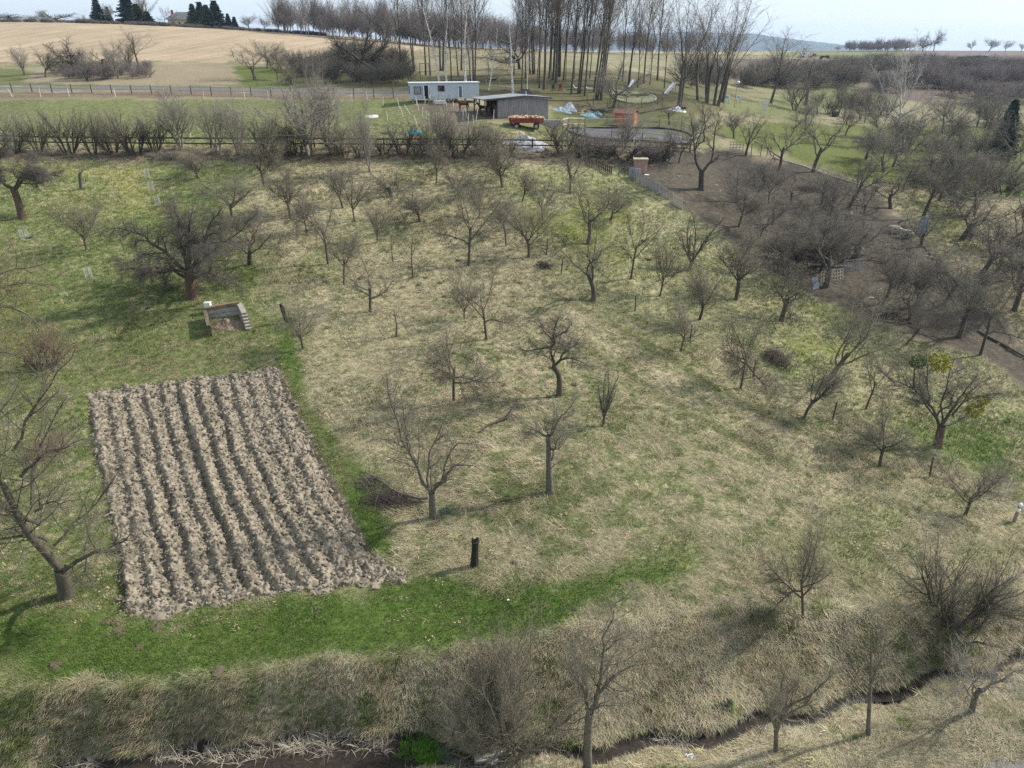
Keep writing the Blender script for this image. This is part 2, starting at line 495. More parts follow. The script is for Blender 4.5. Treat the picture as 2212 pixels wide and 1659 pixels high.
def cover(x, y):
    """macro colours of the ground, share of the second colour, tuft kind and density"""
    n = x.shape
    wx = fbm(x * .22, y * .22, 3, 11) - .5; wy = fbm(x * .22, y * .22, 3, 31) - .5
    fx = fbm(x * .9, y * .9, 3, 51) - .5; fy = fbm(x * .9, y * .9, 3, 71) - .5
    c = np.zeros(n + (3,)); c2 = np.zeros(n + (3,))
    c[:] = C['straw']; c2[:] = (.145,.165,.066)
    patch = fbm(x * .16, y * .12, 4, 5)
    amt = .28 + .30 * sstep(.40, .75, patch)
    kind = np.full(n, 1); dens = np.full(n, 1.0)
    best = np.zeros(n)
    for poly, soft, warp, a, b, am, tk, td, wt in Z:
        bx0, by0 = poly.min(0) - soft - warp - 1; bx1, by1 = poly.max(0) + soft + warp + 1
        m = (x > bx0) & (x < bx1) & (y > by0) & (y < by1)
        if not m.any(): continue
        xx = x[m] + warp * 2.2 * wx[m] + warp * .9 * fx[m]; yy = y[m] + warp * 2.2 * wy[m] + warp * .9 * fy[m]
        w = sstep(-soft, soft, sdist(poly, xx, yy)) * wt
        if wt < 1: w = w * sstep(.3, .6, fbm(x[m] * .25, y[m] * .25, 3, 91))
        c[m] = c[m] * (1 - w[:, None]) + np.array(a) * w[:, None]
        c2[m] = c2[m] * (1 - w[:, None]) + np.array(b) * w[:, None]
        amt[m] = amt[m] * (1 - w) + am * (.6 + .8 * patch[m]) * w
        tm = w > .5
        km = kind[m]; km[tm] = tk; kind[m] = km
        dm = dens[m]; dm[tm] = td; dens[m] = dm
    # a pair of old wheel ruts across the meadow
    for L in RUTS:
        d = ldist(L, x + .8 * fx, y + .8 * fy)
        w = np.exp(-(d / .6) ** 2) * .85
        c = c * (1 - w[..., None]) + np.array(C['olive']) * w[..., None] * .9
    # bank and stream
    near = y < 30
    if near.any():
        yc = np.interp(x, CRX, CRY); ys = stream_y(x); hw = stream_w(x)
        wob = .9 * fx + .5 * wx
        b = sstep(-.5, .5, yc + .1 - y + wob) * near
        mixb = sstep(.40, .62, fbm(x * .7, y * .7, 3, 121))
        bc = np.array(C['bank']) * (1 - mixb[..., None]) + np.array(C['straw']) * mixb[..., None]
        c = c * (1 - b[..., None]) + bc * b[..., None]
        c2 = c2 * (1 - b[..., None]) + np.array(C['green']) * b[..., None]
        amt = amt * (1 - b) + (.10 + .22 * sstep(.45, .7, patch)) * b
        far_side = (b > .5) & (y > ys)
        kind = np.where(far_side, 2, kind); dens = np.where(far_side, 1.25, dens)
        ver = (y < ys) & near
        kind = np.where(ver, 1, kind); dens = np.where(ver, 1.3, dens)
        s = sstep(.12, -.12, np.abs(y - ys + .35 * fx) - hw) * near
        c = c * (1 - s[..., None]) + np.array(C['mud']) * s[..., None]
        c2 = c2 * (1 - s[..., None]) + np.array(C['dirt']) * s[..., None]
        amt = amt * (1 - s) + .2 * s
        kind = np.where(s > .35, 3, kind)
        a = sstep(-.1, .1, sdist(ASPH, x + .3 * fx, y + .3 * fy))
        c = c * (1 - a[..., None]) + np.array(C['asph']) * .8 * a[..., None]
        c2 = c2 * (1 - a[..., None]) + np.array(C['asph']) * a[..., None]
        kind = np.where(a > .3, 3, kind)
    p = sstep(-.25, .1, sdist(PLOTW, x + .4 * fx, y + .4 * fy))
    c = c * (1 - p[..., None]) + np.array(C['soil']) * .7 * p[..., None]
    c2 = c2 * (1 - p[..., None]) + np.array(C['soil']) * p[..., None]
    kind = np.where(p > .6, 3, kind)
    v = .82 + .36 * fbm(x * .07, y * .07, 3, 141)
    far_shade = 1 - .30 * sstep(96, 118, y) * (kind != 4) * (y < 560)      # beyond the modelled blades: their self-shade is painted into the colour
    c = c * (v * far_shade)[..., None]; c2 = c2 * far_shade[..., None]
    return c, c2, np.clip(amt, 0, 1), kind, dens

def make_ground():
    Ys = np.concatenate([[-80, -40, -15, 0, 6, 10, 12], 13.5 * 1.0117 ** np.arange(0, 492)])
    u = np.linspace(-1, 1, 441); u = np.sign(u) * (.78 * np.abs(u) + .22 * np.abs(u) ** 3)
    U, YY = np.meshgrid(u, Ys)
    XX = U * (1.05 * np.maximum(YY, 13) + 18)
    H = height(XX, YY)
    bump = (fbm(XX * 1.1, YY * 1.1, 3, 201) - .5) * .16 + (fbm(XX * .25, YY * .25, 2, 221) - .5) * .35
    bump *= sstep(600, 60, YY)
    inside = sstep(-.2, .5, sdist(PLOTW, XX, YY))
    H = H + bump - .36 * inside
    # furrows of the hill field follow the slope
    nr, nc = XX.shape
    V = np.stack([XX, YY, H], -1).reshape(-1, 3)
    i = np.arange(nr - 1)[:, None] * nc + np.arange(nc - 1)[None]
    Q = np.stack([i, i + 1, i + nc + 1, i + nc], -1).reshape(-1, 4)
    me = np_mesh("ground", V, Q)
    me.polygons.foreach_set("use_smooth", np.ones(len(Q), bool))
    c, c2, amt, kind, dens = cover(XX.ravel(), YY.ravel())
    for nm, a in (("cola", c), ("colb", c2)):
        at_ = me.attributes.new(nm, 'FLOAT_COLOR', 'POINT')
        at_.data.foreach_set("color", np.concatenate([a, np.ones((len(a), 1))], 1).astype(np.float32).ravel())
    at_ = me.attributes.new("amt", 'FLOAT', 'POINT'); at_.data.foreach_set("value", amt.astype(np.float32))
    stripe = ((kind == 4) & (YY.ravel() > 150)).astype(np.float32)
    at_ = me.attributes.new("stripe", 'FLOAT', 'POINT'); at_.data.foreach_set("value", stripe)
    m = bpy.data.materials.new("ground_cover"); m.use_nodes = True
    n, l = m.node_tree.nodes, m.node_tree.links
    b = n['Principled BSDF']; b.inputs['Roughness'].default_value = .95; b.inputs['Specular IOR Level'].default_value = .1
    def attr(nm):
        a = n.new("ShaderNodeAttribute"); a.attribute_name = nm; return a
    A, B, M_, S_ = attr("cola"), attr("colb"), attr("amt"), attr("stripe")
    tc = n.new("ShaderNodeTexCoord")
    def noise(scale, det, rough=.6, vec=None):
        x = n.new("ShaderNodeTexNoise"); x.inputs['Scale'].default_value = scale; x.inputs['Detail'].default_value = det
        x.inputs['Roughness'].default_value = rough
        l.new(vec or tc.outputs['Object'], x.inputs['Vector']); return x
    def math_(op, a, b_=None, c_=None):
        x = n.new("ShaderNodeMath"); x.operation = op
        for k, v in enumerate((a, b_, c_)):
            if v is None: continue
            if isinstance(v, (int, float)): x.inputs[k].default_value = v
            else: l.new(v, x.inputs[k])
        return x.outputs[0]
    n1 = noise(1.7, 6, .7)
    # second colour where the fine noise passes the share
    thr = math_('SUBTRACT', 1.0, M_.outputs['Fac'])
    thr = math_('MULTIPLY_ADD', thr, .5, .25)
    d = math_('SUBTRACT', n1.outputs['Fac'], thr)
    f = math_('MULTIPLY_ADD', d, 4.0, .5)
    cl = n.new("ShaderNodeClamp"); l.new(f, cl.inputs[0])
    mx = n.new("ShaderNodeMixRGB"); l.new(cl.outputs[0], mx.inputs['Fac']); l.new(A.outputs['Color'], mx.inputs[1]); l.new(B.outputs['Color'], mx.inputs[2])
    # dry-stalk mottling
    mp = n.new("ShaderNodeMapping"); mp.inputs['Rotation'].default_value = (0, 0, .5); mp.inputs['Scale'].default_value = (1, 2.2, 1)
    l.new(tc.outputs['Object'], mp.inputs['Vector'])
    n2 = noise(5.5, 8, .72, mp.outputs[0])
    r2 = n.new("ShaderNodeMapRange"); r2.inputs['From Min'].default_value = .3; r2.inputs['From Max'].default_value = .7
    r2.inputs['To Min'].default_value = .45; r2.inputs['To Max'].default_value = 1.45
    l.new(n2.outputs['Fac'], r2.inputs['Value'])
    # drill rows of the hill field
    mp2 = n.new("ShaderNodeMapping"); mp2.inputs['Rotation'].default_value = (0, 0, R(-27)); mp2.inputs['Scale'].default_value = (.30, .010, 0)
    l.new(tc.outputs['Object'], mp2.inputs['Vector'])
    n3 = noise(1.0, 5, .65, mp2.outputs[0])
    r3 = n.new("ShaderNodeMapRange"); r3.inputs['From Min'].default_value = .3; r3.inputs['From Max'].default_value = .7
    r3.inputs['To Min'].default_value = .80; r3.inputs['To Max'].default_value = 1.20
    l.new(n3.outputs['Fac'], r3.inputs['Value'])
    sm = n.new("ShaderNodeMix"); l.new(S_.outputs['Fac'], sm.inputs['Factor']); l.new(r2.outputs[0], sm.inputs['A']); l.new(r3.outputs[0], sm.inputs['B'])
    mul = n.new("ShaderNodeMixRGB"); mul.blend_type = 'MULTIPLY'; mul.inputs['Fac'].default_value = 1
    l.new(mx.outputs[0], mul.inputs[1]); l.new(sm.outputs['Result'], mul.inputs[2])
    l.new(mul.outputs[0], b.inputs['Base Color'])
    bp = n.new("ShaderNodeBump"); bp.inputs['Strength'].default_value = .7; bp.inputs['Distance'].default_value = .10
    l.new(n2.outputs['Fac'], bp.inputs['Height']); l.new(bp.outputs[0], b.inputs['Normal'])
    return tag(link("ground", me, m), kind='structure')
make_ground()

# the wooded blue hill far behind the valley
def make_hill():
    xs = np.linspace(-1800, 4200, 160); k = np.linspace(0, 1, 26)
    # skyline, as metres above eye level at 5.6 km
    px = np.array([700,1000,1180,1260,1330,1400,1450,1520,1600,1660,1720,1800,2300]); py = np.array([100,96,92,88,82,76,78,80,91,100,105,112,118])
    X, K = np.meshgrid(xs, k)
    ridge = np.interp(X / 5600 * FPX * CP + 1106, px, 108.5 - py) / FPX * 5600 / 1.0 + CAM_Z
    ridge = ridge + (fbm(X * .01, X * 0, 4, 7) - .5) * 22
    prof = np.sin(np.clip(K, 0, 1) * math.pi) ** .8
    Y = 4700 + K * 1900
    Zz = 10 + (ridge - 10) * prof + (fbm(X * .02, Y * .02, 3, 9) - .5) * 14 * prof
    V = np.stack([X, Y, Zz], -1).reshape(-1, 3); nc = len(xs)
    i = np.arange(len(k) - 1)[:, None] * nc + np.arange(nc - 1)[None]
    me = np_mesh("wooded_hill", V, np.stack([i, i + 1, i + nc + 1, i + nc], -1).reshape(-1, 4))
    tag(link("wooded_hill", me, mat("far_forest", (.035, .05, .035), (.06, .07, .05), scale=.02)), kind='structure')
make_hill()

# ------------------------------------------------------------------ trees: generator
def nrm(v): return v / np.maximum(np.linalg.norm(v, axis=-1, keepdims=True), 1e-9)
def grow_polys(rg, P0, D0, L, seg, wig, up, droop=0.0):
    n = len(P0); P = np.zeros((n, seg + 1, 3)); P[:, 0] = P0; d = D0.copy()
    for s in range(seg):
        d = nrm(d + rg.normal(0, wig, (n, 3)) + np.array([0, 0, up - droop * (s + 1) / seg]))
        P[:, s + 1] = P[:, s] + d * (L / seg)[:, None]
    return P
def spawn(rg, P, Rr, Lp, lv):
    """children of the branches P (n, S+1, 3) with radii Rr"""
    n, S1, _ = P.shape; k = lv['n']
    cnt = np.maximum(1, np.round(k * np.clip(Lp / max(np.mean(Lp), 1e-6), .45, 1.7) * rg.uniform(.85, 1.15, n))).astype(int)
    idx = np.repeat(np.arange(n), cnt)
    order = np.concatenate([np.arange(c) for c in cnt]); tot = cnt[idx]
    t0, t1 = lv['t']
    t = t0 + (t1 - t0) * (order + rg.uniform(.1, .9, len(idx))) / tot
    f = np.clip(t, 0, .9999) * (S1 - 1); i0 = f.astype(int); w = f - i0
    A = P[idx, i0]; B = P[idx, i0 + 1]
    pos = A * (1 - w[:, None]) + B * w[:, None]
    T = nrm(B - A)
    rp = Rr[idx, i0] * (1 - w) + Rr[idx, i0 + 1] * w
    az = order * 2.399 + rg.uniform(0, 6.28, n)[idx] + rg.normal(0, .5, len(idx))
    ref = np.where(np.abs(T[:, 2:3]) > .9, np.array([[1., 0, 0]]), np.array([[0., 0, 1]]))
    u = nrm(np.cross(T, ref)); v = np.cross(T, u)
    a = np.radians(lv['ang'][0] + rg.normal(0, lv['ang'][1], len(idx)))
    flat = lv.get('flat', 1.0)
    side = u * np.cos(az)[:, None] + v * (np.sin(az) * flat)[:, None]
    D = nrm(T * np.cos(a)[:, None] + nrm(side) * np.sin(a)[:, None])
    if 'abs' in lv: L = lv['abs'] * rg.uniform(.7, 1.25, len(idx)) * (1 - lv.get('tip', .35) * (t - t0) / max(t1 - t0, 1e-6))
    else: L = lv['len'] * Lp[idx] * (1 - lv.get('tip', .5) * t) * rg.uniform(.7, 1.3, len(idx))
    r = np.clip(rp * lv.get('r', .6), lv.get('rmin', .003), lv.get('rmax', 9))
    PP = grow_polys(rg, pos, D, L, lv['seg'], lv['wig'], lv.get('up', 0), lv.get('droop', 0))
    tt = np.linspace(0, 1, lv['seg'] + 1)[None]
    RR = r[:, None] * (1 - (1 - lv.get('end', .35)) * tt)
    return PP, RR, L
def tubes(P, Rr, k):
    n, S1, _ = P.shape
    T = np.zeros_like(P); T[:, 1:-1] = P[:, 2:] - P[:, :-2]; T[:, 0] = P[:, 1] - P[:, 0]; T[:, -1] = P[:, -1] - P[:, -2]
    T = nrm(T); M = nrm(P[:, -1] - P[:, 0])
    ref = np.where(np.abs(M[:, 2:3]) > .8, np.array([[1., 0, 0]]), np.array([[0., 0, 1]]))
    U = nrm(np.cross(M, ref))[:, None, :]
    U = nrm(U - T * np.sum(U * T, -1, keepdims=True)); W = np.cross(T, U)
    a = np.arange(k) * 2 * math.pi / k
    V = P[:, :, None, :] + Rr[:, :, None, None] * (U[:, :, None, :] * np.cos(a)[None, None, :, None] + W[:, :, None, :] * np.sin(a)[None, None, :, None])
    b = (np.arange(n) * S1 * k)[:, None, None] + (np.arange(S1 - 1) * k)[None, :, None]
    j = np.arange(k)[None, None, :]; j2 = (j + 1) % k
    Q = np.stack(np.broadcast_arrays(b + j, b + j2, b + k + j2, b + k + j), -1).reshape(-1, 4)
    return V.reshape(-1, 3), Q
def spikes(P, Rr):
    """finest twigs: three-sided needles"""
    n = len(P); A = P[:, 0]; B = P[:, -1]; T = nrm(B - A)
    ref = np.where(np.abs(T[:, 2:3]) > .8, np.array([[1., 0, 0]]), np.array([[0., 0, 1]]))
    U = nrm(np.cross(T, ref)); W = np.cross(T, U); r = Rr[:, :1]
    V = np.stack([A + U * r, A - U * r * .5 + W * r * .87, A - U * r * .5 - W * r * .87, B], 1).reshape(-1, 3)
    b = (np.arange(n) * 4)[:, None]
    F = np.concatenate([b + np.array([[0, 1, 3]]), b + np.array([[1, 2, 3]]), b + np.array([[2, 0, 3]])])
    return V, F
def pack(sets):
    """join (P, R, sides) sets into vertices, quads, triangles"""
    Vs = []; Qs = []; Ts = []; off = 0
    for P, Rr, k in sets:
        if k == 0: V, T = spikes(P, Rr); Ts.append(T + off)
        else: V, Q = tubes(P, Rr, k); Qs.append(Q + off)
        Vs.append(V); off += len(V)
    return np.concatenate(Vs), (np.concatenate(Qs) if Qs else None), (np.concatenate(Ts) if Ts else None)
def line_resample(pts, seg):
    p = np.array(pts, float); d = np.concatenate([[0], np.cumsum(np.linalg.norm(np.diff(p, axis=0), axis=1))])
    s = np.linspace(0, d[-1], seg + 1)
    q = np.stack([np.interp(s, d, p[:, i]) for i in range(3)], 1)
    for _ in range(1): q[1:-1] = .5 * q[1:-1] + .25 * (q[:-2] + q[2:])
    return q, d[-1]

def tree_meshes(name, spec, seed, mats, limbs=None):
    """-> trunk mesh, crown mesh, half width, height"""
    rg = np.random.default_rng(seed)
    tr = spec['trunk']; stems = tr.get('stems', 1)
    seg = tr.get('seg', 6)
    if limbs is None:
        ang = rg.uniform(0, 6.28, stems) + np.arange(stems) * 6.283 / stems
        sp = tr.get('spread', .05) * rg.uniform(.5, 1.2, stems)
        D = nrm(np.stack([np.cos(ang) * sp, np.sin(ang) * sp, np.ones(stems)], 1))
        P0 = np.stack([np.cos(ang), np.sin(ang), np.zeros(stems)], 1) * tr.get('base', 0.0) + np.array([0, 0, -.12])
        L = tr['h'] * rg.uniform(.8, 1.1, stems) if stems > 1 else np.array([tr['h']])
        P = grow_polys(rg, P0, D, L, seg, tr.get('wig', .05), tr.get('up', .05))
        t = np.linspace(0, 1, seg + 1)[None]
        Rr = tr['r'] * rg.uniform(.75, 1.1, stems)[:, None] * (1 - (1 - tr.get('end', .6)) * t)
        Rr[:, 0] *= 1.25
        sets_t = [(P, Rr, tr.get('sides', 7))]
        cur = [(P, Rr, L)]
        lv_i = 0
        crown = []
    else:
        trunk, others = limbs
        P, L = line_resample(trunk[0], seg); t = np.linspace(0, 1, seg + 1)
        P[0, 2] -= .15
        Rr = trunk[1] + (trunk[2] - trunk[1]) * t; Rr[0] *= 1.25
        sets_t = [(P[None], Rr[None], 8)]
        PP = []; RR = []; LL = []
        for pts, r0 in others:
            p, l = line_resample(pts, 8)
            p[1:] += rg.normal(0, .012 * l, (8, 3))
            PP.append(p); LL.append(l); RR.append(r0 * .8 * (1 - .82 * np.linspace(0, 1, 9)))
        PP = np.array(PP); RR = np.array(RR); LL = np.array(LL)
        crown = [(PP, RR, 6)]
        cur = [(PP, RR, LL)]
        lv_i = 1
    lvs = spec['levels'][lv_i:]
    for lv in lvs:
        src = cur[1:] if lv.get('both') else cur[-1:]
        nxt = []
        for P, Rr, L in src:
            nxt.append(spawn(rg, P, Rr, L, lv))
        P = np.concatenate([x[0] for x in nxt]); Rr = np.concatenate([x[1] for x in nxt]); L = np.concatenate([x[2] for x in nxt])
        crown.append((P, Rr, lv['k']))
        cur.append((P, Rr, L))
    V, Q, T = pack(sets_t); mt = np_mesh(name + "_trunk", V, Q, T); mt.materials.append(mats[0])
    mt.polygons.foreach_set("use_smooth", np.ones(len(mt.polygons), bool))
    V2, Q2, T2 = pack(crown); mc = np_mesh(name + "_crown", V2, Q2, T2); mc.materials.append(mats[1]); mc.materials.append(mats[2] if len(mats) > 2 else mats[0])
    nq = sum(P.shape[0] * (P.shape[1] - 1) * k for P, Rr, k in crown if k >= 4)
    mi = np.zeros(len(mc.polygons), np.int32); mi[:nq] = 1; mc.polygons.foreach_set("material_index", mi)
    mc.polygons.foreach_set("use_smooth", np.ones(len(mc.polygons), bool))
    hw = float(np.percentile(np.abs(V2[:, :2]), 91)); hh = float(np.percentile(V2[:, 2], 99.7))
    return mt, mc, hw, hh

SPEC = {}
SPEC['vase'] = dict(trunk=dict(h=1.5, r=.095, end=.8, wig=.05), levels=[
    dict(n=7, t=(.62, 1), ang=(42, 9), abs=3.0, tip=.1, seg=6, wig=.10, up=.09, r=.46, rmax=.05, end=.25, k=5),
    dict(n=9, t=(.18, 1), ang=(40, 12), len=.50, seg=4, wig=.12, up=.07, r=.58, k=4),
    dict(n=8, t=(.15, 1), ang=(42, 14), len=.48, seg=3, wig=.14, up=.06, r=.6, rmin=.006, k=3, both=True),
    dict(n=6, t=(.05, 1), ang=(38, 15), abs=.46, seg=1, wig=.1, up=.05, r=.7, rmin=.0032, rmax=.0046, k=0, both=False)])
SPEC['round'] = dict(trunk=dict(h=1.35, r=.10, end=.8, wig=.06), levels=[
    dict(n=8, t=(.6, 1), ang=(58, 14), abs=2.4, tip=.2, seg=6, wig=.14, up=.07, r=.46, rmax=.05, end=.25, k=5),
    dict(n=9, t=(.15, 1), ang=(46, 14), len=.52, seg=4, wig=.15, up=.04, r=.58, k=4),
    dict(n=8, t=(.1, 1), ang=(45, 16), len=.48, seg=3, wig=.17, up=.04, r=.6, rmin=.006, k=3, both=True),
    dict(n=6, t=(.05, 1), ang=(43, 18), abs=.42, seg=1, wig=.1, up=.03, r=.7, rmin=.0032, rmax=.0046, k=0)])
SPEC['open'] = dict(trunk=dict(h=1.7, r=.11, end=.75, wig=.08), levels=[
    dict(n=5, t=(.55, 1), ang=(48, 12), abs=3.1, tip=.2, seg=7, wig=.17, up=.08, r=.46, rmax=.055, end=.22, k=6),
    dict(n=7, t=(.2, 1), ang=(46, 14), len=.5, seg=5, wig=.18, up=.04, r=.58, k=4),
    dict(n=7, t=(.15, 1), ang=(44, 16), len=.46, seg=3, wig=.2, up=.05, r=.6, rmin=.006, k=3, both=True),
    dict(n=6, t=(.05, 1), ang=(43, 18), abs=.46, seg=1, wig=.1, up=.04, r=.7, rmin=.0032, rmax=.0046, k=0)])
SPEC['thin'] = dict(trunk=dict(h=2.4, r=.055, end=.12, wig=.05), levels=[
    dict(n=9, t=(.4, 1), ang=(45, 12), abs=1.2, tip=.5, seg=4, wig=.12, up=.07, r=.6, end=.3, k=4),
    dict(n=6, t=(.15, 1), ang=(42, 14), len=.5, seg=3, wig=.14, up=.05, r=.6, rmin=.005, k=3),
    dict(n=7, t=(.05, 1), ang=(42, 16), abs=.34, seg=1, wig=.1, up=.05, r=.7, rmin=.0032, rmax=.0046, k=0)])
SPEC['column'] = dict(trunk=dict(h=1.0, r=.09, end=.8, wig=.04), levels=[
    dict(n=8, t=(.3, 1), ang=(14, 6), abs=3.6, tip=.2, seg=6, wig=.05, up=.05, r=.55, end=.3, k=4),
    dict(n=9, t=(.15, 1), ang=(24, 9), len=.32, seg=3, wig=.08, up=.09, r=.6, k=3),
    dict(n=10, t=(.05, 1), ang=(28, 12), abs=.5, seg=1, wig=.1, up=.08, r=.65, rmin=.0032, rmax=.0046, k=0, both=True)])
SPEC['multi'] = dict(trunk=dict(h=2.2, r=.055, end=.6, wig=.06, stems=9, base=.22, spread=.32, sides=5, up=.04), levels=[
    dict(n=4, t=(.3, 1), ang=(26, 9), abs=1.9, tip=.1, seg=4, wig=.08, up=.09, r=.7, end=.3, k=4),
    dict(n=9, t=(.15, 1), ang=(32, 12), len=.42, seg=3, wig=.12, up=.08, r=.6, rmin=.006, k=3, both=True),
    dict(n=6, t=(.05, 1), ang=(35, 15), abs=.40, seg=1, wig=.1, up=.06, r=.7, rmin=.0032, rmax=.0046, k=0)])
SPEC['bush'] = dict(trunk=dict(h=1.2, r=.05, end=.6, wig=.12, stems=12, base=.25, spread=.8, sides=4, up=.02), levels=[
    dict(n=4, t=(.2, 1), ang=(38, 12), abs=1.3, tip=.1, seg=4, wig=.14, up=.05, r=.7, end=.3, k=3),
    dict(n=8, t=(.1, 1), ang=(42, 15), len=.5, seg=3, wig=.16, up=.04, r=.6, rmin=.006, k=3, both=True),
    dict(n=6, t=(.05, 1), ang=(42, 18), abs=.36, seg=1, wig=.1, up=.04, r=.7, rmin=.0032, rmax=.0046, k=0)])
SPEC['tangle'] = dict(trunk=dict(h=1.3, r=.045, end=.6, wig=.10, stems=11, base=.35, spread=.75, sides=5, up=.03), levels=[
    dict(n=5, t=(.2, 1), ang=(36, 12), abs=1.5, tip=.1, seg=5, wig=.16, up=.05, r=.6, end=.3, k=4),
    dict(n=9, t=(.1, 1), ang=(42, 15), len=.46, seg=4, wig=.18, up=.03, r=.55, rmin=.005, k=3, both=True),
    dict(n=9, t=(.05, 1), ang=(42, 18), abs=.34, seg=1, wig=.1, up=.03, r=.7, rmin=.003, rmax=.0045, k=0)])
SPEC['ash'] = dict(trunk=dict(h=2.6, r=.10, end=.6, wig=.04, stems=3, base=.10, spread=.22, sides=6, up=.03), levels=[
    dict(n=5, t=(.25, 1), ang=(30, 9), abs=4.2, tip=.2, seg=6, wig=.06, up=.07, r=.7, end=.25, k=5),
    dict(n=7, t=(.2, 1), ang=(36, 10), len=.42, seg=4, wig=.09, up=.07, r=.6, rmin=.008, k=3),
    dict(n=6, t=(.15, 1), ang=(38, 12), len=.5, seg=2, wig=.12, up=.07, r=.6, rmin=.008, k=3, both=True),
    dict(n=6, t=(.15, 1), ang=(35, 12), abs=.6, seg=1, wig=.1, up=.05, r=.7, rmin=.0032, rmax=.0046, k=0)])
SPEC['tall'] = dict(trunk=dict(h=17, r=.21, end=.28, wig=.022, seg=10, up=.02), levels=[
    dict(n=12, t=(.36, 1), ang=(25, 8), abs=9.0, tip=.35, seg=8, wig=.10, up=.07, r=.55, end=.25, k=5),
    dict(n=7, t=(.2, 1), ang=(38, 12), len=.42, seg=4, wig=.13, up=.05, r=.55, rmin=.014, k=3),
    dict(n=7, t=(.15, 1), ang=(42, 14), len=.5, seg=3, wig=.16, up=.05, r=.6, rmin=.012, k=3, both=True),
    dict(n=3, t=(.1, 1), ang=(40, 16), abs=.8, seg=1, wig=.1, up=.04, r=.7, rmin=.007, rmax=.010, k=0)])
SPEC['talltwin'] = dict(trunk=dict(h=7, r=.22, end=.75, wig=.03, seg=7, up=.02, stems=2, base=.3, spread=.12), levels=[
    dict(n=4, t=(.6, 1), ang=(17, 6), abs=13.0, tip=.2, seg=8, wig=.05, up=.05, r=.46, rmax=.055, end=.22, k=5),
    dict(n=9, t=(.2, 1), ang=(34, 10), len=.30, seg=5, wig=.12, up=.06, r=.55, rmin=.016, k=4),
    dict(n=8, t=(.15, 1), ang=(40, 14), len=.42, seg=3, wig=.15, up=.05, r=.6, rmin=.012, k=3, both=True),
    dict(n=3, t=(.1, 1), ang=(40, 16), abs=.85, seg=1, wig=.1, up=.04, r=.7, rmin=.007, rmax=.010, k=0)])
SPEC['birch'] = dict(trunk=dict(h=15, r=.16, end=.2, wig=.02, seg=10, up=.02), levels=[
    dict(n=26, t=(.30, 1), ang=(50, 10), abs=3.0, tip=.5, seg=5, wig=.10, up=.06, droop=.12, r=.32, rmin=.025, end=.3, k=4),
    dict(n=8, t=(.2, 1), ang=(45, 12), len=.45, seg=3, wig=.12, droop=.2, r=.55, rmin=.011, k=3),
    dict(n=7, t=(.1, 1), ang=(40, 16), abs=.8, seg=1, wig=.1, droop=.2, r=.7, rmin=.006, rmax=.009, k=0)])
SPEC['oak'] = dict(trunk=dict(h=2.6, r=.34, end=.8, wig=.06, seg=6), levels=[
    dict(n=8, t=(.5, 1), ang=(52, 14), abs=6.2, tip=.2, seg=8, wig=.17, up=.07, r=.6, end=.22, k=6),
    dict(n=9, t=(.2, 1), ang=(48, 14), len=.46, seg=5, wig=.19, up=.04, r=.55, rmin=.014, k=4),
    dict(n=8, t=(.15, 1), ang=(46, 16), len=.46, seg=3, wig=.2, up=.03, r=.6, rmin=.012, k=3, both=True),
    dict(n=7, t=(.1, 1), ang=(44, 18), abs=.6, seg=1, wig=.1, r=.7, rmin=.006, rmax=.009, k=0)])
SPEC['apple'] = dict(trunk=dict(h=1.7, r=.2, end=.85, wig=.1), levels=[
    dict(n=7, t=(.5, 1), ang=(60, 14), abs=3.4, tip=.1, seg=7, wig=.2, up=.06, r=.46, rmax=.05, end=.25, k=6),
    dict(n=9, t=(.15, 1), ang=(50, 15), len=.44, seg=5, wig=.2, up=.0, r=.58, rmin=.012, k=4),
    dict(n=9, t=(.1, 1), ang=(48, 18), len=.5, seg=4, wig=.22, up=.0, droop=.22, r=.6, rmin=.008, k=3, both=True),
    dict(n=8, t=(.1, 1), ang=(45, 20), abs=.40, seg=1, wig=.1, droop=.1, r=.7, rmin=.004, rmax=.006, k=0)])
SPEC['ragged'] = dict(trunk=dict(h=1.6, r=.15, end=.8, wig=.06), levels=[
    dict(n=6, t=(.5, 1), ang=(45, 14), abs=3.0, tip=.2, seg=7, wig=.16, up=.08, r=.6, end=.2, k=6),
    dict(n=7, t=(.25, 1), ang=(40, 15), len=.36, seg=4, wig=.15, up=.08, r=.5, rmin=.008, k=4),
    dict(n=7, t=(.12, 1), ang=(40, 18), len=.5, seg=3, wig=.16, up=.08, r=.6, rmin=.006, k=3, both=True),
    dict(n=8, t=(.05, 1), ang=(40, 18), abs=.46, seg=1, wig=.1, up=.04, r=.7, rmin=.0032, rmax=.0046, k=0)])

BARK = mat("bark_grey", (.095,.085,.064), (.058,.052,.040), scale=5, stretch=(1,1,.25), bump=.4)
TWIG = mat("twig_olive", (.172,.154,.112), (.118,.106,.078), scale=2.5)
BARK_D = mat("bark_dark", (.085,.074,.060), (.050,.044,.036), scale=5, stretch=(1,1,.25), bump=.4)
TWIG_D = mat("twig_dark", (.140,.126,.104), (.096,.086,.071), scale=2.5)
TWIG_P = mat("twig_purple", (.185,.160,.148), (.128,.110,.102), scale=2)
TWIG_G = mat("twig_grey", (.235,.212,.180), (.165,.148,.126), scale=2)
BIRCH = mat("bark_birch", (.72,.70,.66), (.10,.09,.08), scale=2.2, stretch=(2,2,3.5), lo=.52, hi=.66)
BIRCH_T = mat("twig_birch", (.24,.185,.16), (.17,.13,.11), scale=2)
WHITEBR = mat("bark_white_poplar", (.44,.41,.37), (.26,.24,.21), scale=2.5)
TRUNK_T = mat("bark_tall", (.105,.094,.074), (.062,.056,.045), scale=2.0, stretch=(1,1,.2), bump=.4)
TWIG_T = mat("twig_tall", (.21,.180,.158), (.15,.128,.112), scale=1)
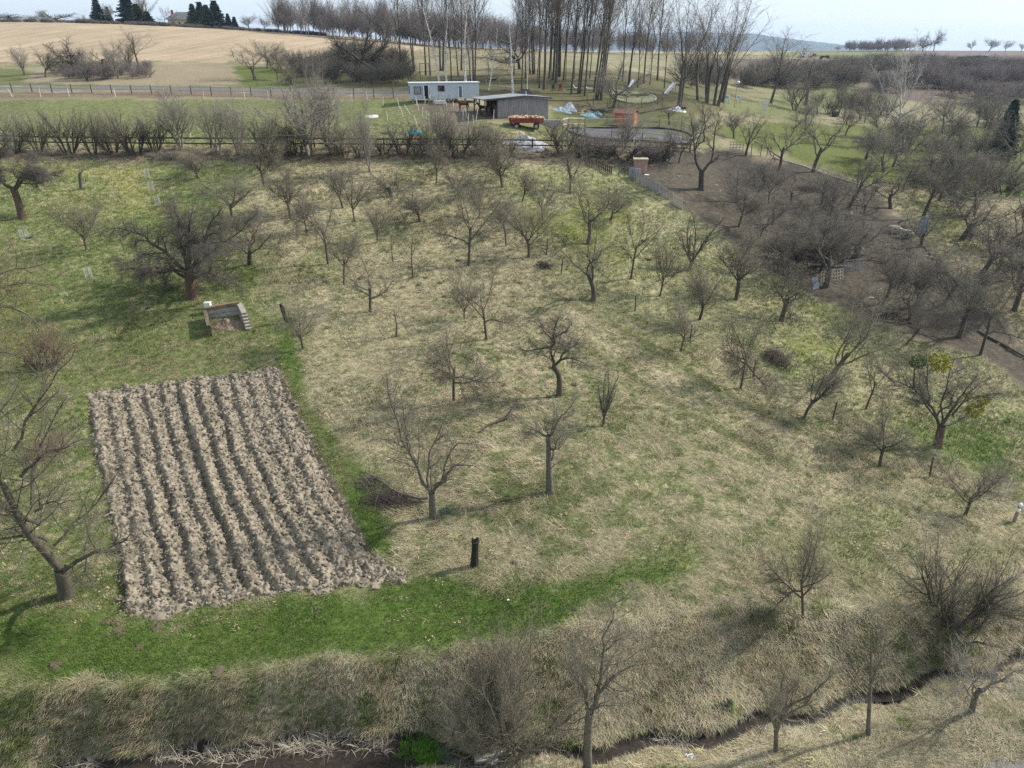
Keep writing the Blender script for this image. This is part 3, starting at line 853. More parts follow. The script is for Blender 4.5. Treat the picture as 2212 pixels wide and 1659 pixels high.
REDBARK = mat("bark_red", (.135,.085,.064), (.075,.054,.042), scale=6, stretch=(1,1,.3), bump=.4)
LICHEN = mat("bark_lichen", (.135,.128,.100), (.075,.070,.054), scale=6, bump=.4)
YELLOWT = mat("twig_yellow", (.25,.20,.10), (.15,.13,.085), scale=4)

MATSET = dict(vase=(BARK, TWIG), round=(BARK, TWIG), open=(BARK, TWIG), thin=(BARK, TWIG), column=(BARK, TWIG), multi=(BARK, TWIG), bush=(BARK, TWIG), tangle=(BARK, TWIG),
              ash=(TWIG_G, TWIG_G), tall=(TRUNK_T, TWIG_T), talltwin=(TRUNK_T, TWIG_T), birch=(BIRCH, BIRCH_T), oak=(BARK_D, TWIG_D), apple=(BARK, TWIG), ragged=(LICHEN, TWIG))
NVAR = dict(vase=6, round=5, open=6, thin=2, column=1, multi=3, bush=2, tangle=2, ash=2, tall=4, talltwin=2, birch=2, oak=2, apple=1, ragged=1)
LIB = {}
def lib(form, k, ms=None):
    key = (form, k, ms)
    if key not in LIB:
        base = (form, k)
        if ms is None or base not in LIB:
            r_ = tree_meshes(form, SPEC[form], 1000 + 37 * k + sum(map(ord, form)), MATSET[form])
            LIB[(form, k, None)] = r_; LIB[base] = r_
        if ms is not None:
            a, b, w, h = LIB[base]
            a = a.copy(); b = b.copy(); a.materials.clear(); b.materials.clear()
            a.materials.append(ms[0]); b.materials.append(ms[1]); b.materials.append(ms[0])
            LIB[key] = (a, b, w, h)
    return LIB[key]

PLACED = []    # (root object, x on the picture, region, words)
TREE_NO = [0]
KINDNAME = dict(vase='fruit_tree', round='fruit_tree', open='fruit_tree', thin='young_tree', column='columnar_tree', multi='shrub', bush='bush', tangle='bush', ash='multi_stem_tree',
                tall='tall_tree', talltwin='tall_tree', birch='birch_tree', oak='spreading_tree', apple='apple_tree', ragged='fruit_tree')
CATNAME = dict(vase='fruit tree', round='fruit tree', open='fruit tree', thin='young tree', column='tree', multi='shrub', bush='bush', tangle='bush', ash='tree',
               tall='tree', talltwin='tree', birch='birch', oak='tree', apple='apple tree', ragged='fruit tree')
def tree(form, px, py, top, hw, lean=0.0, region=None, words=None, label=None, group=None, ms=None, var=None, z_sink=.05, name=None):
    TREE_NO[0] += 1
    rg = random.Random(TREE_NO[0] * 13 + 5)
    k = rg.randrange(NVAR[form]) if var is None else var
    mt, mc, w0, h0 = lib(form, k, ms)
    p = at(px, py)
    h = height_for(p, top) / max(math.cos(R(lean)), .5) * 1.06
    w = hw * mpp(p) * 1.2
    root = empty(name or KINDNAME[form], (p.x, p.y, p.z - z_sink))
    root.rotation_euler = (R(rg.uniform(-3, 3)), R(lean), 0)
    a = link("trunk", mt, None, root); b = link("crown", mc, None, root)
    rz = rg.uniform(0, 6.28); s = w / w0; sz = h / h0
    for o in (a, b):
        o.rotation_euler = (0, 0, rz); o.scale = (s, s, sz)
    tag(root, label, CATNAME[form], group)
    if label is None: PLACED.append((root, px, region, words, form))
    return root

def limb_tree(name, px, py, trunk, limbs, form, label, cat, mats, seed=1, r_end=None, depth=None, group=None):
    """a tree whose main limbs follow given lines; offsets (right, up[, away]) in picture units, radii in the same units"""
    p = at(px, py); k = mpp(p)
    el = math.cos(math.atan2(CAM_Z - p.z, p.y))   # uprights look shorter from above
    rg = random.Random(seed)
    def cv(pts, dz):
        out = []
        n = len(pts)
        for i, q in enumerate(pts):
            aw = q[2] if len(q) > 2 else dz * (i / max(n - 1, 1))
            out.append(((q[0] - q[1] * (px - 1106) / (4087 - py)) * k, aw * k, q[1] * k / el))
        return out
    tk = (cv(trunk[0], 0), trunk[1] * k, trunk[2] * k)
    ot = []
    for pts, r0 in limbs:
        ln = math.hypot(pts[-1][0] - pts[0][0], pts[-1][1] - pts[0][1])
        ot.append((cv(pts, rg.uniform(-.45, .45) * ln), r0 * k))
    mt, mc, _, _ = tree_meshes(name, SPEC[form] if isinstance(form, str) else form, seed, mats, (tk, ot))
    root = empty(name, tuple(p), 0, label, cat, group)
    link("trunk", mt, None, root); link("crown", mc, None, root)
    return root, k, el

# ------------------------------------------------------------------ trees: the orchard, row by row
OR = "orchard fruit trees"
for row in [
 ('vase',187,541,437,38,0,'on the mossy upper-left lawn'),
 ('round',430,388,318,34,0,'in the top orchard row'),('vase',571,402,262,38,0,'in the top orchard row'),
 ('round',627,470,352,33,-2,'in the upper orchard'),('vase',500,470,372,52,2,'in the upper orchard'),
 ('open',540,570,452,64,2,'beside the huge apple tree'),
 ('round',663,507,402,28,0,'in the upper orchard'),('open',709,570,420,46,3,'in the middle orchard'),
 ('round',743,613,488,38,0,'in the middle orchard'),('open',801,673,545,46,-3,'in the middle orchard'),
 ('vase',766,477,358,30,0,'in the upper orchard'),('vase',741,449,350,30,0,'in the upper orchard'),
 ('apple',845,425,368,36,-12,'in the upper orchard'),('vase',815,525,432,27,0,'in the upper orchard'),
 ('round',908,480,402,36,0,'in the upper orchard'),('vase',943,395,302,24,0,'in the top orchard row'),
 ('vase',991,432,350,26,0,'in the upper orchard'),('round',1086,403,290,40,-2,'in the top orchard row'),
 ('vase',1128,435,358,21,3,'in the upper orchard'),('vase',1035,470,388,26,0,'in the upper orchard'),
 ('open',1012,572,402,58,0,'in the middle orchard'),('vase',1092,512,418,26,0,'in the upper orchard'),
 ('vase',1142,555,434,45,3,'in the middle orchard'),('vase',1172,474,384,28,0,'in the upper orchard'),
 ('open',1232,417,300,42,0,'in the top orchard row'),('open',1269,527,384,58,0,'in the middle orchard'),
 ('round',1319,476,402,27,0,'in the upper orchard'),('open',1362,604,452,44,0,'in the middle orchard'),
 ('open',1281,647,495,66,0,'in the middle orchard'),('vase',1425,641,508,32,5,'along the post line'),
 ('thin',849,566,496,16,-3,'in the middle orchard'),('thin',891,600,487,24,0,'in the middle orchard'),
 ('thin',856,727,650,28,0,'in the lower orchard'),('vase',1003,691,597,28,0,'in the lower orchard'),
 ('open',1051,733,580,52,0,'in the lower orchard'),('round',980,866,702,60,0,'in the lower orchard'),
 ('column',1303,920,788,18,2,'in the lower orchard'),('vase',655,752,650,38,0,'in the lower orchard'),
 ('vase',1470,757,655,32,2,'along the post line'),('vase',1511,690,560,40,5,'along the post line'),
 ('round',1600,839,668,50,3,'along the post line'),('vase',1735,905,768,42,9,'along the post line'),
 ('open',1870,884,768,38,14,'on the green slope below the paddock'),('round',1900,1008,880,58,-2,'along the post line'),
 ('vase',2085,1114,985,52,8,'along the post line'),
 ('column',1490,584,452,27,0,'on the green slope below the paddock'),('round',1590,646,490,50,2,'on the green slope below the paddock'),
 ('apple',1688,690,560,48,0,'on the green slope below the paddock'),
 ('round',1734,1345,1128,58,-9,'on the stream bank'),
]:
    tree(*row[:6], region=row[6], group=OR)
# paddock trees and the thicket of old trees to its right
PD = "old trees in and around the paddock"
for row in [
 ('thin',1591,437,350,24,6,'in the bare paddock'),('bush',1641,397,340,34,0,'in the bare paddock'),('vase',1466,352,255,28,4,'in the bare paddock'),
 ('open',1681,370,232,42,0,'on the upper edge of the paddock'),('open',1756,372,240,44,0,'on the upper edge of the paddock'),
 ('open',1708,441,374,30,4,'in the bare paddock'),('open',1834,447,275,46,10,'in the bare paddock'),
 ('open',1735,521,420,38,4,'in the bare paddock'),('apple',1846,562,468,62,12,'in the bare paddock'),
 ('thin',1668,484,424,24,14,'in the bare paddock'),('vase',1795,495,382,30,4,'in the bare paddock'),
 ('open',1925,450,362,52,4,'on the upper edge of the paddock'),('open',1995,468,316,40,14,'on the straw slope beyond the pen'),
 ('vase',2029,432,360,36,10,'on the straw slope beyond the pen'),('apple',2078,517,410,54,8,'on the straw slope beyond the pen'),
 ('open',1991,534,450,40,6,'on the straw slope beyond the pen'),('open',1963,697,540,54,6,'by the lower sheep pen'),
 ('open',2035,658,535,60,18,'by the lower sheep pen'),('vase',1955,746,632,40,36,'by the lower sheep pen'),
 ('open',2118,766,584,58,4,'on the lower paddock edge'),('vase',2196,608,482,44,8,'on the straw slope beyond the pen'),
 ('bush',1708,560,482,44,0,'in the bare paddock'),('vase',1660,440,352,34,0,'in the bare paddock'),('vase',1775,440,362,36,0,'in the bare paddock'),
 ('bush',1780,560,480,40,0,'in the bare paddock'),('vase',1640,520,420,34,4,'in the bare paddock'),
 
 ('open',2150,590,470,44,8,'on the straw slope beyond the pen'),
]:
    tree(*row[:6], region=row[6], group=PD, ms=(BARK_D, TWIG_D))
def fill(poly, n, hpx, hw, region, group, seed, gap):
    rg = random.Random(seed); P = np.array(poly, float); got = []
    for _ in range(4000):
        if len(got) >= n: break
        x = rg.uniform(P[:, 0].min(), P[:, 0].max()); y = rg.uniform(P[:, 1].min(), P[:, 1].max())
        if sdist(P, np.array([x]), np.array([y]))[0] < 0 or any(abs(x - a) < gap and abs(y - b) < gap * .7 for a, b in got): continue
        got.append((x, y)); s_ = .55 + (y - 200) / 450.0
        tree(rg.choice(['open', 'vase', 'open', 'round', 'vase']), x, y, y - rg.uniform(*hpx) * s_, rg.uniform(*hw) * s_, rg.uniform(-6, 14), region=region, group=group, ms=(BARK_D, TWIG_D))
fill([(1560,455),(1700,470),(1800,440),(1860,470),(1900,545),(1830,640),(1760,640),(1640,560)], 6, (85, 115), (34, 48), 'in the bare paddock', PD, 5, 40)
fill([(2040,470),(2212,440),(2230,720),(2130,700),(2050,600)], 4, (90, 120), (38, 52), 'on the straw slope beyond the pen', PD, 6, 50)
fill([(1890,640),(2000,640),(2100,700),(2180,790),(2080,760),(1950,720)], 3, (80, 110), (36, 48), 'by the lower sheep pen', PD, 7, 45)
RT = "bare trees in the right-hand valley"
for row in [
 ('open',1611,335,228,32,2,'beyond the paddock fence'),('vase',1586,300,234,24,0,'beyond the paddock fence'),
 ('vase',1811,250,178,26,0,'in the valley'),('round',1828,268,222,18,0,'in the valley'),('vase',1858,258,198,22,0,'in the valley'),
 ('vase',1765,248,187,20,3,'in the valley'),('ash',1716,238,165,24,0,'in the valley'),
 ('thin',1741,228,118,34,9,'in the valley'),
 ('open',1928,360,288,34,0,'beyond the paddock fence'),('vase',1983,290,246,30,0,'beyond the paddock fence'),('bush',2008,328,286,36,0,'beyond the paddock fence'),
 ('open',2165,375,190,52,4,'beyond the paddock fence'),('open',2196,370,280,40,4,'beyond the paddock fence'),
 ('open',2070,372,262,44,2,'beyond the paddock fence'),('round',2110,350,250,40,0,'beyond the paddock fence'),('bush',2040,395,318,46,0,'beyond the paddock fence'),
 ('vase',1895,300,222,30,0,'beyond the paddock fence'),('bush',1960,330,262,36,0,'beyond the paddock fence'),('round',1870,345,262,36,0,'beyond the paddock fence'),
 ('open',2110,420,330,40,6,'beyond the paddock fence'),('round',1950,410,318,40,4,'beyond the paddock fence'),('bush',2170,420,340,44,0,'beyond the paddock fence'),
 ('bush',1880,240,180,22,0,'in the valley'),('bush',1910,250,188,24,0,'in the valley'),('bush',1845,235,188,20,0,'in the valley'),('open',2035,290,200,34,0,'in the valley'),
 ('open',2110,275,196,34,0,'in the valley'),('bush',2150,270,215,34,0,'in the valley'),('bush',1790,245,205,16,0,'in the valley'),
]:
    tree(*row[:6], region=row[6], group=RT, ms=(BARK_D, TWIG_D))
fill([(1900,262),(2240,250),(2240,420),(2000,420),(1880,360),(1860,300)], 9, (85, 120), (36, 52), 'beyond the paddock fence', RT, 8, 34)
fill([(1620,245),(1880,240),(1880,300),(1680,300)], 5, (60, 85), (24, 34), 'in the valley', RT, 9, 34)
tree('tangle',2055,1330,1165,80,-4,group=None,label="wide tangled bush on the bank at the right, brown many-stemmed")
tree('open',2101,1541,1368,80,2,label="leaning grey tree over the stream at the right, its crown tangled",ms=(LICHEN,TWIG_G))
tree('thin',1876,1588,1325,44,-15,label="slender lichen-covered tree standing between two verge trees below the stream",ms=(LICHEN,TWIG),var=0)
tree('ragged',1676,1626,1420,68,-8,label="small ragged tree on the verge right of the white bag",ms=(LICHEN,TWIG))
tree('vase',2188,1255,1130,30,12,label="leaning tree with whitewashed trunk by the insulator post at the right edge",ms=(WHITEBR,TWIG))
tree('tangle',1130,1600,1385,105,0,label="dense grey-brown bush beside the stream, left of the tall bank tree",ms=(BARK,TWIG))
tree('tangle',1050,1595,1430,70,0,label="lower dense bush beside the stream behind the concrete outfall",ms=(BARK,TWIG))
tree('bush',100,806,700,44,0,label="low reddish-brown shrub on the lawn by the left edge",ms=(BARK,mat("twig_rust",(.165,.115,.09),(.115,.08,.064),scale=2)))
tree('bush',1700,790,755,30,0,label="thorny bush half covering the brush heap on the slope")
tree('open',1776,834,618,72,18,label="big old tree leaning right over the green slope",ms=(BARK,TWIG),var=1)
tree('tangle',2085,1370,1270,56,0,label="dark low undergrowth bush under the tangled bank bush",ms=(BARK_D,TWIG_D))

# trees drawn limb by limb
WIDE = dict(trunk=SPEC['apple']['trunk'], levels=[None,
    dict(n=15, t=(.18, 1), ang=(48, 16), len=.34, seg=5, wig=.22, up=.03, r=.5, rmin=.014, rmax=.06, k=4),
    dict(n=12, t=(.1, 1), ang=(48, 18), len=.52, seg=4, wig=.22, droop=.25, r=.6, rmin=.010, k=3, both=True),
    dict(n=6, t=(.1, 1), ang=(45, 20), abs=.6, seg=2, wig=.15, droop=.35, r=.7, rmin=.005, rmax=.007, k=3),
    dict(n=5, t=(.05, 1), ang=(45, 20), abs=.34, seg=1, wig=.1, droop=.1, r=.7, rmin=.0035, rmax=.005, k=0)])
limb_tree('apple_tree',415,642,([(0,0),(-3,25),(-7,55)],12,10),[
  ([(-5,42),(10,46),(23,49),(33,58),(50,58),(83,44),(117,32)],5.5),([(-5,48),(5,74),(20,108),(27,135),(37,160),(55,178)],6.5),
  ([(-8,50),(-10,75),(-8,110),(-12,140),(-4,180)],5.5),([(-8,52),(-16,80),(-23,120),(-30,160),(-35,195)],5),
  ([(-8,50),(-35,82),(-55,107),(-85,130),(-105,145),(-150,152)],6),([(-8,40),(-40,56),(-60,52),(-90,46),(-130,56),(-172,44)],4.5),
  ([(-6,52),(25,85,-40),(50,100,-75),(85,120,-95)],4.5),([(-6,52),(-30,70,-40),(-50,85,-80),(-95,95,-110)],4.5),
  ([(-6,54),(30,90,50),(70,120,80),(105,150,110)],4.5),([(-6,54),(-30,95,60),(-60,130,95),(-95,165,110)],4.5),([(20,108),(60,120,-20),(95,120,-30),(120,105,-40)],3.5)],
  WIDE,"huge old apple tree with drooping crown behind the compost bin",'apple tree',(REDBARK,TWIG_D,BARK_D),seed=21)
EDGE = dict(trunk=SPEC['apple']['trunk'], levels=[None,
    dict(n=17, t=(.15, 1), ang=(48, 16), len=.44, seg=5, wig=.16, up=.02, r=.5, rmin=.010, rmax=.03, k=4),
    dict(n=11, t=(.1, 1), ang=(45, 18), len=.5, seg=4, wig=.17, up=.02, r=.6, rmin=.006, k=3, both=True),
    dict(n=8, t=(.05, 1), ang=(42, 20), abs=.55, seg=1, wig=.1, up=.02, r=.7, rmin=.003, rmax=.0045, k=0)])
EDGE_THIN = dict(trunk=SPEC['apple']['trunk'], levels=[None,
    dict(n=10, t=(.15, 1), ang=(46, 16), len=.42, seg=5, wig=.16, up=.03, r=.5, rmin=.009, rmax=.03, k=4),
    dict(n=8, t=(.1, 1), ang=(44, 18), len=.5, seg=4, wig=.17, up=.03, r=.6, rmin=.005, k=3, both=True),
    dict(n=6, t=(.05, 1), ang=(42, 20), abs=.5, seg=1, wig=.1, up=.02, r=.7, rmin=.0026, rmax=.004, k=0)])
limb_tree('spreading_tree',143,1287,([(0,0),(-3,25),(-10,55)],16,14),[
  ([(-8,50),(-28,90),(-43,116),(-66,176),(-86,226),(-106,279),(-130,313),(-150,400)],12),([(-5,52),(22,80),(62,102),(102,117),(142,136),(172,165)],7.5),
  ([(-50,140),(-75,150),(-100,162),(-140,165),(-200,150)],5),([(-86,226),(-53,257),(-13,277),(37,302),(70,312)],4.5),
  ([(-35,110),(-60,125,-10),(-100,132,-30),(-170,120,-40)],5),([(-60,165),(-30,190,-40),(20,215,-60),(70,225,-80)],4),
  ([(-66,176),(-90,215,40),(-70,280,70),(-40,330,90)],5),([(-100,270),(-70,330),(-30,375),(0,420)],4),([(-30,95),(10,130,50),(45,170,90),(70,215,110)],4)],
  EDGE,"large grey tree at the left edge forking low beside the ploughed plot",'tree',(BARK,TWIG),seed=4)
limb_tree('fruit_tree',935,1118,([(0,0),(-1,25),(-2,52)],8,7),[
  ([(-2,50),(-17,70),(-35,107),(-55,143),(-72,193),(-88,233),(-88,275)],5),([(-50,135),(-55,193),(-60,240),(-66,265)],2.5),([(-45,125),(-48,170),(-52,215)],2),
  ([(-8,62),(-12,110),(2,147),(32,160),(55,148)],3.5),([(0,54),(22,77),(32,110),(52,127),(78,133),(104,126)],4.5),([(18,73),(35,127),(42,150),(85,150),(110,142)],3.5),
  ([(2,147),(20,180),(34,215)],2),([(-30,100),(-60,120),(-95,140)],2.2),([(0,55),(10,85,-25),(40,105,-50),(70,108,-60)],3),([(-2,56),(-10,90,40),(10,125,70)],3)],
  EDGE_THIN,"tall fruit tree with long upright left limb beside the pile of cut brush",'fruit tree',(LICHEN,TWIG),seed=9)
limb_tree('fruit_tree',1188,1064,([(0,0),(-2,40),(-3,95),(-4,118)],8,4.2),[
  ([(-5,114),(-25,132),(-52,140),(-78,160)],2.6),([(4,67),(15,110),(38,120),(46,124)],2.8),([(2,116),(17,145),(38,162),(57,188)],2.6),([(0,114),(8,140),(12,165)],1.8),
  ([(-3,116),(-12,140),(-10,160)],1.8),([(2,90),(20,100,-20),(35,130,-30)],2),([(3,52),(18,60),(30,75)],1.6),([(-4,100),(8,135,20),(25,150,40)],2)],
  EDGE_THIN,"thick-trunked cut-back tree with moss, standing alone on the open meadow",'fruit tree',(LICHEN,TWIG),seed=14)
ROUNDL = dict(trunk=SPEC['apple']['trunk'], levels=[None,
    dict(n=11, t=(.25, 1), ang=(48, 16), len=.42, seg=4, wig=.18, up=.03, r=.5, rmin=.010, rmax=.03, k=4),
    dict(n=9, t=(.1, 1), ang=(46, 18), len=.5, seg=3, wig=.2, up=.02, r=.6, rmin=.007, k=3, both=True),
    dict(n=11, t=(.05, 1), ang=(45, 20), abs=.42, seg=1, wig=.1, r=.7, rmin=.0035, rmax=.005, k=0)])
limb_tree('apple_tree',1208,853,([(0,0),(1,25),(0,47),(-13,60)],6.5,5.5),[
  ([(-13,58),(-17,93),(-13,127),(-10,150),(-4,170)],4.5),([(-15,98),(-37,97),(-70,90),(-88,98)],3.2),([(-10,62),(7,77),(27,80),(50,73),(64,62)],3.5),
  ([(-6,66),(13,90),(40,108),(50,125)],3),([(-14,115),(-35,135),(-50,150)],2.4),([(-13,118),(15,135),(25,160)],2.4),([(-12,70),(-30,95,-30),(-45,110,-45)],2.4),([(-12,80),(5,105,35),(10,125,50)],2.4)],
  ROUNDL,"crooked old apple tree with a kinked trunk on the open meadow",'apple tree',(BARK,TWIG_D),seed=3)
mt_root, mk, mel = limb_tree('apple_tree',2026,964,([(0,0),(3,20),(8,44)],9,8),[
  ([(4,42),(-5,75),(-32,102),(-55,128),(-95,130)],4.5),([(-50,120),(-46,148),(-42,165)],3),([(8,44),(38,72),(65,98),(104,134)],4.5),([(10,43),(40,42),(65,46),(104,58)],2.6),
  ([(-2,64),(8,78),(28,78),(34,97),(48,114)],3),([(-20,92),(-14,140),(-8,175)],2.6),([(30,66),(50,120),(80,165)],2.6),([(60,95),(110,110),(150,105)],2.6),([(-90,130),(-110,150),(-140,165)],2),([(10,48),(30,80,40),(60,130,70),(90,150,90)],3),([(6,46),(-10,80,50),(0,130,80)],3)],
  ROUNDL,"reddish-trunked apple tree carrying yellow-green mistletoe balls on the right slope",'apple tree',(REDBARK,TWIG_D,BARK_D),seed=5)
MISTLE = mat("mistletoe", (.30,.27,.025), (.16,.18,.03), scale=6)
MISTLE_D = mat("mistletoe_dark", (.09,.115,.035), (.06,.085,.028), scale=6)
def mistletoe(parent, pos, r, m, seed):
    rg = np.random.default_rng(seed); n = 420
    d = nrm(rg.normal(0, 1, (n, 3))); rad = r * rg.uniform(.35, 1.0, n) ** .6
    c = np.array(pos) + d * rad[:, None] * np.array([1, 1, .9])
    t = nrm(rg.normal(0, 1, (n, 3)) + d); s = np.cross(t, nrm(rg.normal(0, 1, (n, 3)))); s = nrm(s)
    L = r * .26; w = r * .06
    V = np.stack([c - s * w, c + s * w, c + t * L + s * w * .6, c + t * L - s * w * .6], 1).reshape(-1, 3)
    b = (np.arange(n) * 4)[:, None] + np.array([[0, 1, 2, 3]])
    return tag(link("mistletoe", np_mesh("mistletoe", V, b), m, parent), kind=None)
for (dx, dy, r, m, s) in [(-46,170,21,MISTLE,1),(-92,172,16,MISTLE_D,2),(55,76,17,MISTLE,3),(66,97,13,MISTLE,4),(33,105,8,MISTLE,5)]:
    mistletoe(mt_root, (dx * mk, 0, dy * mk / mel), r * mk, m, s)
limb_tree('fruit_tree',1270,1672,([(0,0),(-2,67),(3,112)],10,8),[
  ([(2,110),(-7,150),(-33,200),(-52,222)],4.5),([(4,112),(22,160),(25,200),(17,235),(33,290),(40,315)],5.5),([(12,135),(40,165),(62,187),(102,200),(155,196)],4),
  ([(6,118),(40,127),(72,116)],3),([(0,105),(-40,98),(-75,92)],2.5),([(20,215),(-10,240),(-40,255)],2.5),([(25,205),(60,235),(90,250)],2.5),
  ([(4,115),(20,150,-40),(60,170,-70)],3),([(3,114),(-10,160,50),(-30,190,80)],3),([(30,275),(60,280),(85,295)],2)],
  EDGE_THIN,"lichen-grey tree standing at the bottom edge over the stream bank",'fruit tree',(LICHEN,TWIG),seed=31)
LEAN = dict(trunk=SPEC['apple']['trunk'], levels=WIDE['levels'])
limb_tree('apple_tree',48,470,([(0,0),(-6,25),(-14,50),(-20,62)],8,6.5),[
  ([(-20,60),(-38,78),(-48,92),(-54,125),(-70,150)],5),([(-16,55),(-2,75),(4,88),(30,90),(62,78)],4),([(2,85),(20,100),(40,98),(58,85)],2.6),([(-36,75),(-55,85),(-85,110)],3.4),([(-50,110),(-35,140),(-10,160)],3),([(-18,60),(-20,90,40),(-10,120,60)],3)],
  LEAN,"leaning broken apple tree with red split trunk at the upper left",'apple tree',(REDBARK,TWIG_D,BARK_D),seed=8)
limb_tree('fruit_tree',1515,408,([(0,0),(0,20),(1,36)],6.5,6),[
  ([(0,34),(-10,50),(-16,70),(-10,90),(8,98)],4.5),([(2,34),(16,52),(26,62),(28,78),(12,92)],4.2),([(20,54),(32,60),(40,72)],3),([(-14,75),(-20,110),(-30,150)],2.2),([(24,78),(22,115),(30,165)],2.2),([(5,97),(5,130),(0,175)],2.2),([(-12,85),(5,120,20),(20,160,30)],2)],
  ROUNDL,"stout pollarded tree with a heart-shaped gap in its limbs in the bare paddock",'fruit tree',(BARK_D,TWIG_D),seed=12)
limb_tree('fruit_tree',176,407,([(0,0),(-2,15),(-3,31)],4,3.6),[([(-3,30),(2,36),(6,40)],2),([(-3,30),(-8,45),(-12,58)],1.2),([(2,34),(-8,42,10),(-20,48,15)],1)],
  dict(trunk=SPEC['thin']['trunk'], levels=[None, dict(n=5,t=(.3,1),ang=(45,15),len=.4,seg=3,wig=.2,r=.5,rmin=.008,k=3), dict(n=4,t=(.1,1),ang=(45,15),abs=.3,seg=1,wig=.1,r=.6,rmin=.006,k=0)]),
  "short grey trunk with its crown cut off on the upper left lawn",'fruit tree',(LICHEN,TWIG),seed=2)
# long yellowish boughs reaching in from a tree just outside on the left
limb_tree('spreading_tree',-150,830,([(0,0),(5,60),(10,110)],16,13),[
  ([(10,110),(60,150),(130,165),(190,150),(225,120)],7),([(10,110),(60,130,-30),(120,120,-60),(190,95,-80),(240,100,-90)],6.5),([(10,112),(50,190),(110,215),(190,220)],6),
  ([(60,140),(120,190,20),(170,195,40),(215,185,50)],5),([(8,100),(70,100,-40),(140,60,-80),(200,30,-110)],6),([(10,110),(-40,170),(-100,200)],7)],
  EDGE,"tree with yellow lichened boughs reaching in at the left edge",'tree',(LICHEN,YELLOWT),seed=17)

# ------------------------------------------------------------------ the grove, birches, hedges, far trees
GV = "tall bare trees of the grove"
for i, (x, y, top, w, ln) in enumerate([(897,153,-6,24,-2),(920,162,-30,22,0),(930,163,20,18,0),(955,153,-40,30,0),(975,180,-8,24,0),(997,152,-10,24,1),(1020,180,-30,26,0),(1026,181,-10,22,1),
   (1127,197,30,22,0),(1152,160,-25,26,-3),(1165,190,-60,24,-1),(1175,194,-90,38,1),(1184,170,-40,26,2),(1195,173,-60,30,2),(1201,180,-80,32,1),(1208,167,-50,26,0),(1217,174,-60,28,3),
   (1234,203,-60,28,2),(1249,200,-70,30,2),(1263,207,-80,34,3),(1283,200,-60,30,4),(1288,216,-50,28,6),(1298,216,-60,30,4),(1420,174,20,26,0),(1360,185,-20,28,3),(1345,175,10,24,0),(1390,180,30,24,2)]):
    tree('tall' if i % 3 else 'talltwin', x, y, top - 85, w, ln, region='in the grove behind the horse shelter', group=GV)
for (x, y, top, w, ln) in [(1464,231,-35,50,-2),(1510,217,0,40,-4),(1531,224,-30,44,-2),(1547,228,-20,44,2),(1559,221,-10,46,7)]:
    tree('talltwin', x, y, top, w, ln, region='in the clump beyond the round pen', group=GV)
_rg = random.Random(44)
for i in range(16):
    x = (870, 990, 1110, 1135, 1145, 1210, 1222, 1240, 1256, 1274, 1306, 1190, 1160, 1378, 1404, 1435)[i]
    tree('tall', x, (158 + _rg.uniform(0, 26)) if x < 1330 else 182 + _rg.uniform(0, 8), _rg.uniform(-90, -20) if x < 1330 else _rg.uniform(0, 40), _rg.uniform(14, 22), _rg.uniform(-3, 5), region='in the grove behind the horse shelter', group=GV)
tree('tall',1665,224,66,38,5,label="solitary dark tree with sparse crown right of the tall clump",group=None)
tree('oak',1325,232,118,46,0,label="grey spreading tree directly behind the orange shed",ms=(LICHEN,TWIG_G))
tree('open',1446,268,205,28,0,label="small round tree beside the arena fence in front of the grove")
BI = "white birches behind the trailer"
for (x, y, top, w, ln) in [(949,181,20,24,-6),(965,181,35,24,-3),(1006,183,10,26,-3),(1020,181,60,18,-1),(1056,194,60,20,7),(1108,201,50,26,-3),(1139,198,60,14,0)]:
    tree('birch', x, y, top, w, ln, region='behind the trailer and shelter', group=BI)
tree('oak',774,178,30,62,0,label="broad oak-like tree among the thicket left of the trailer")
tree('oak',1122,150,60,46,-14,label="leaning dark tree behind the wooden swing")
FE = "bare trees along the field edge"
for row in [('ash',53,163,95,13,-4),('vase',98,167,103,24,0),('oak',163,157,82,34,0),('ash',188,174,102,18,0),('open',223,152,86,34,2),('ash',257,170,86,16,-3),('vase',280,153,90,18,0),('tall',302,152,60,28,0),
    ('open',549,172,92,36,0),('round',577,148,88,30,0),('vase',600,174,98,20,0),('vase',608,154,104,20,8),('thin',557,186,150,5,0),('bush',633,182,135,18,0)]:
    tree(*row, region='below the long field', group=FE, ms=(BARK,TWIG_G) if row[0]=='ash' else None)
HS = "saplings along the rail fence"
for row in [('ash',390,322,186,36,-2),('ash',473,335,207,24,-2),('ash',515,335,200,24,0),('ash',672,335,172,62,0),('ash',707,322,138,30,0),('ash',800,371,207,26,0),('ash',957,328,200,24,0),('ash',1345,325,225,30,0)]:
    tree(*row, region='along the rail fence', group=HS, words='pale many-stemmed sapling')
HB = "hedge shrubs along the rail fence"
HEDGE = [(30,330,235,30),(85,330,242,24),(150,332,230,36),(203,335,238,24),(245,330,236,24),(290,334,230,42),(335,332,250,24),(575,338,250,34),(600,336,256,24),(622,338,262,22),(647,338,275,18),
         (722,335,265,24),(747,338,270,28),(780,340,280,24),(830,335,290,22),(870,335,255,28),(905,338,280,20),(935,338,268,24),(962,338,262,28),(990,338,262,36),(1035,338,262,34),(1062,338,270,26),(1105,335,290,20),
         (1215,335,252,32),(1245,338,290,24),(1280,338,282,36),(1310,340,290,28),(1345,342,296,46),(1405,350,300,26),(1440,345,296,28)]
for i, (x, y, top, w) in enumerate(HEDGE):
    tree('multi' if i % 4 else 'bush', x, y, top, w, 0, region='in the hedge at the rail fence', group=HB, ms=((BARK,TWIG_P) if 1270 < x < 1420 else None))
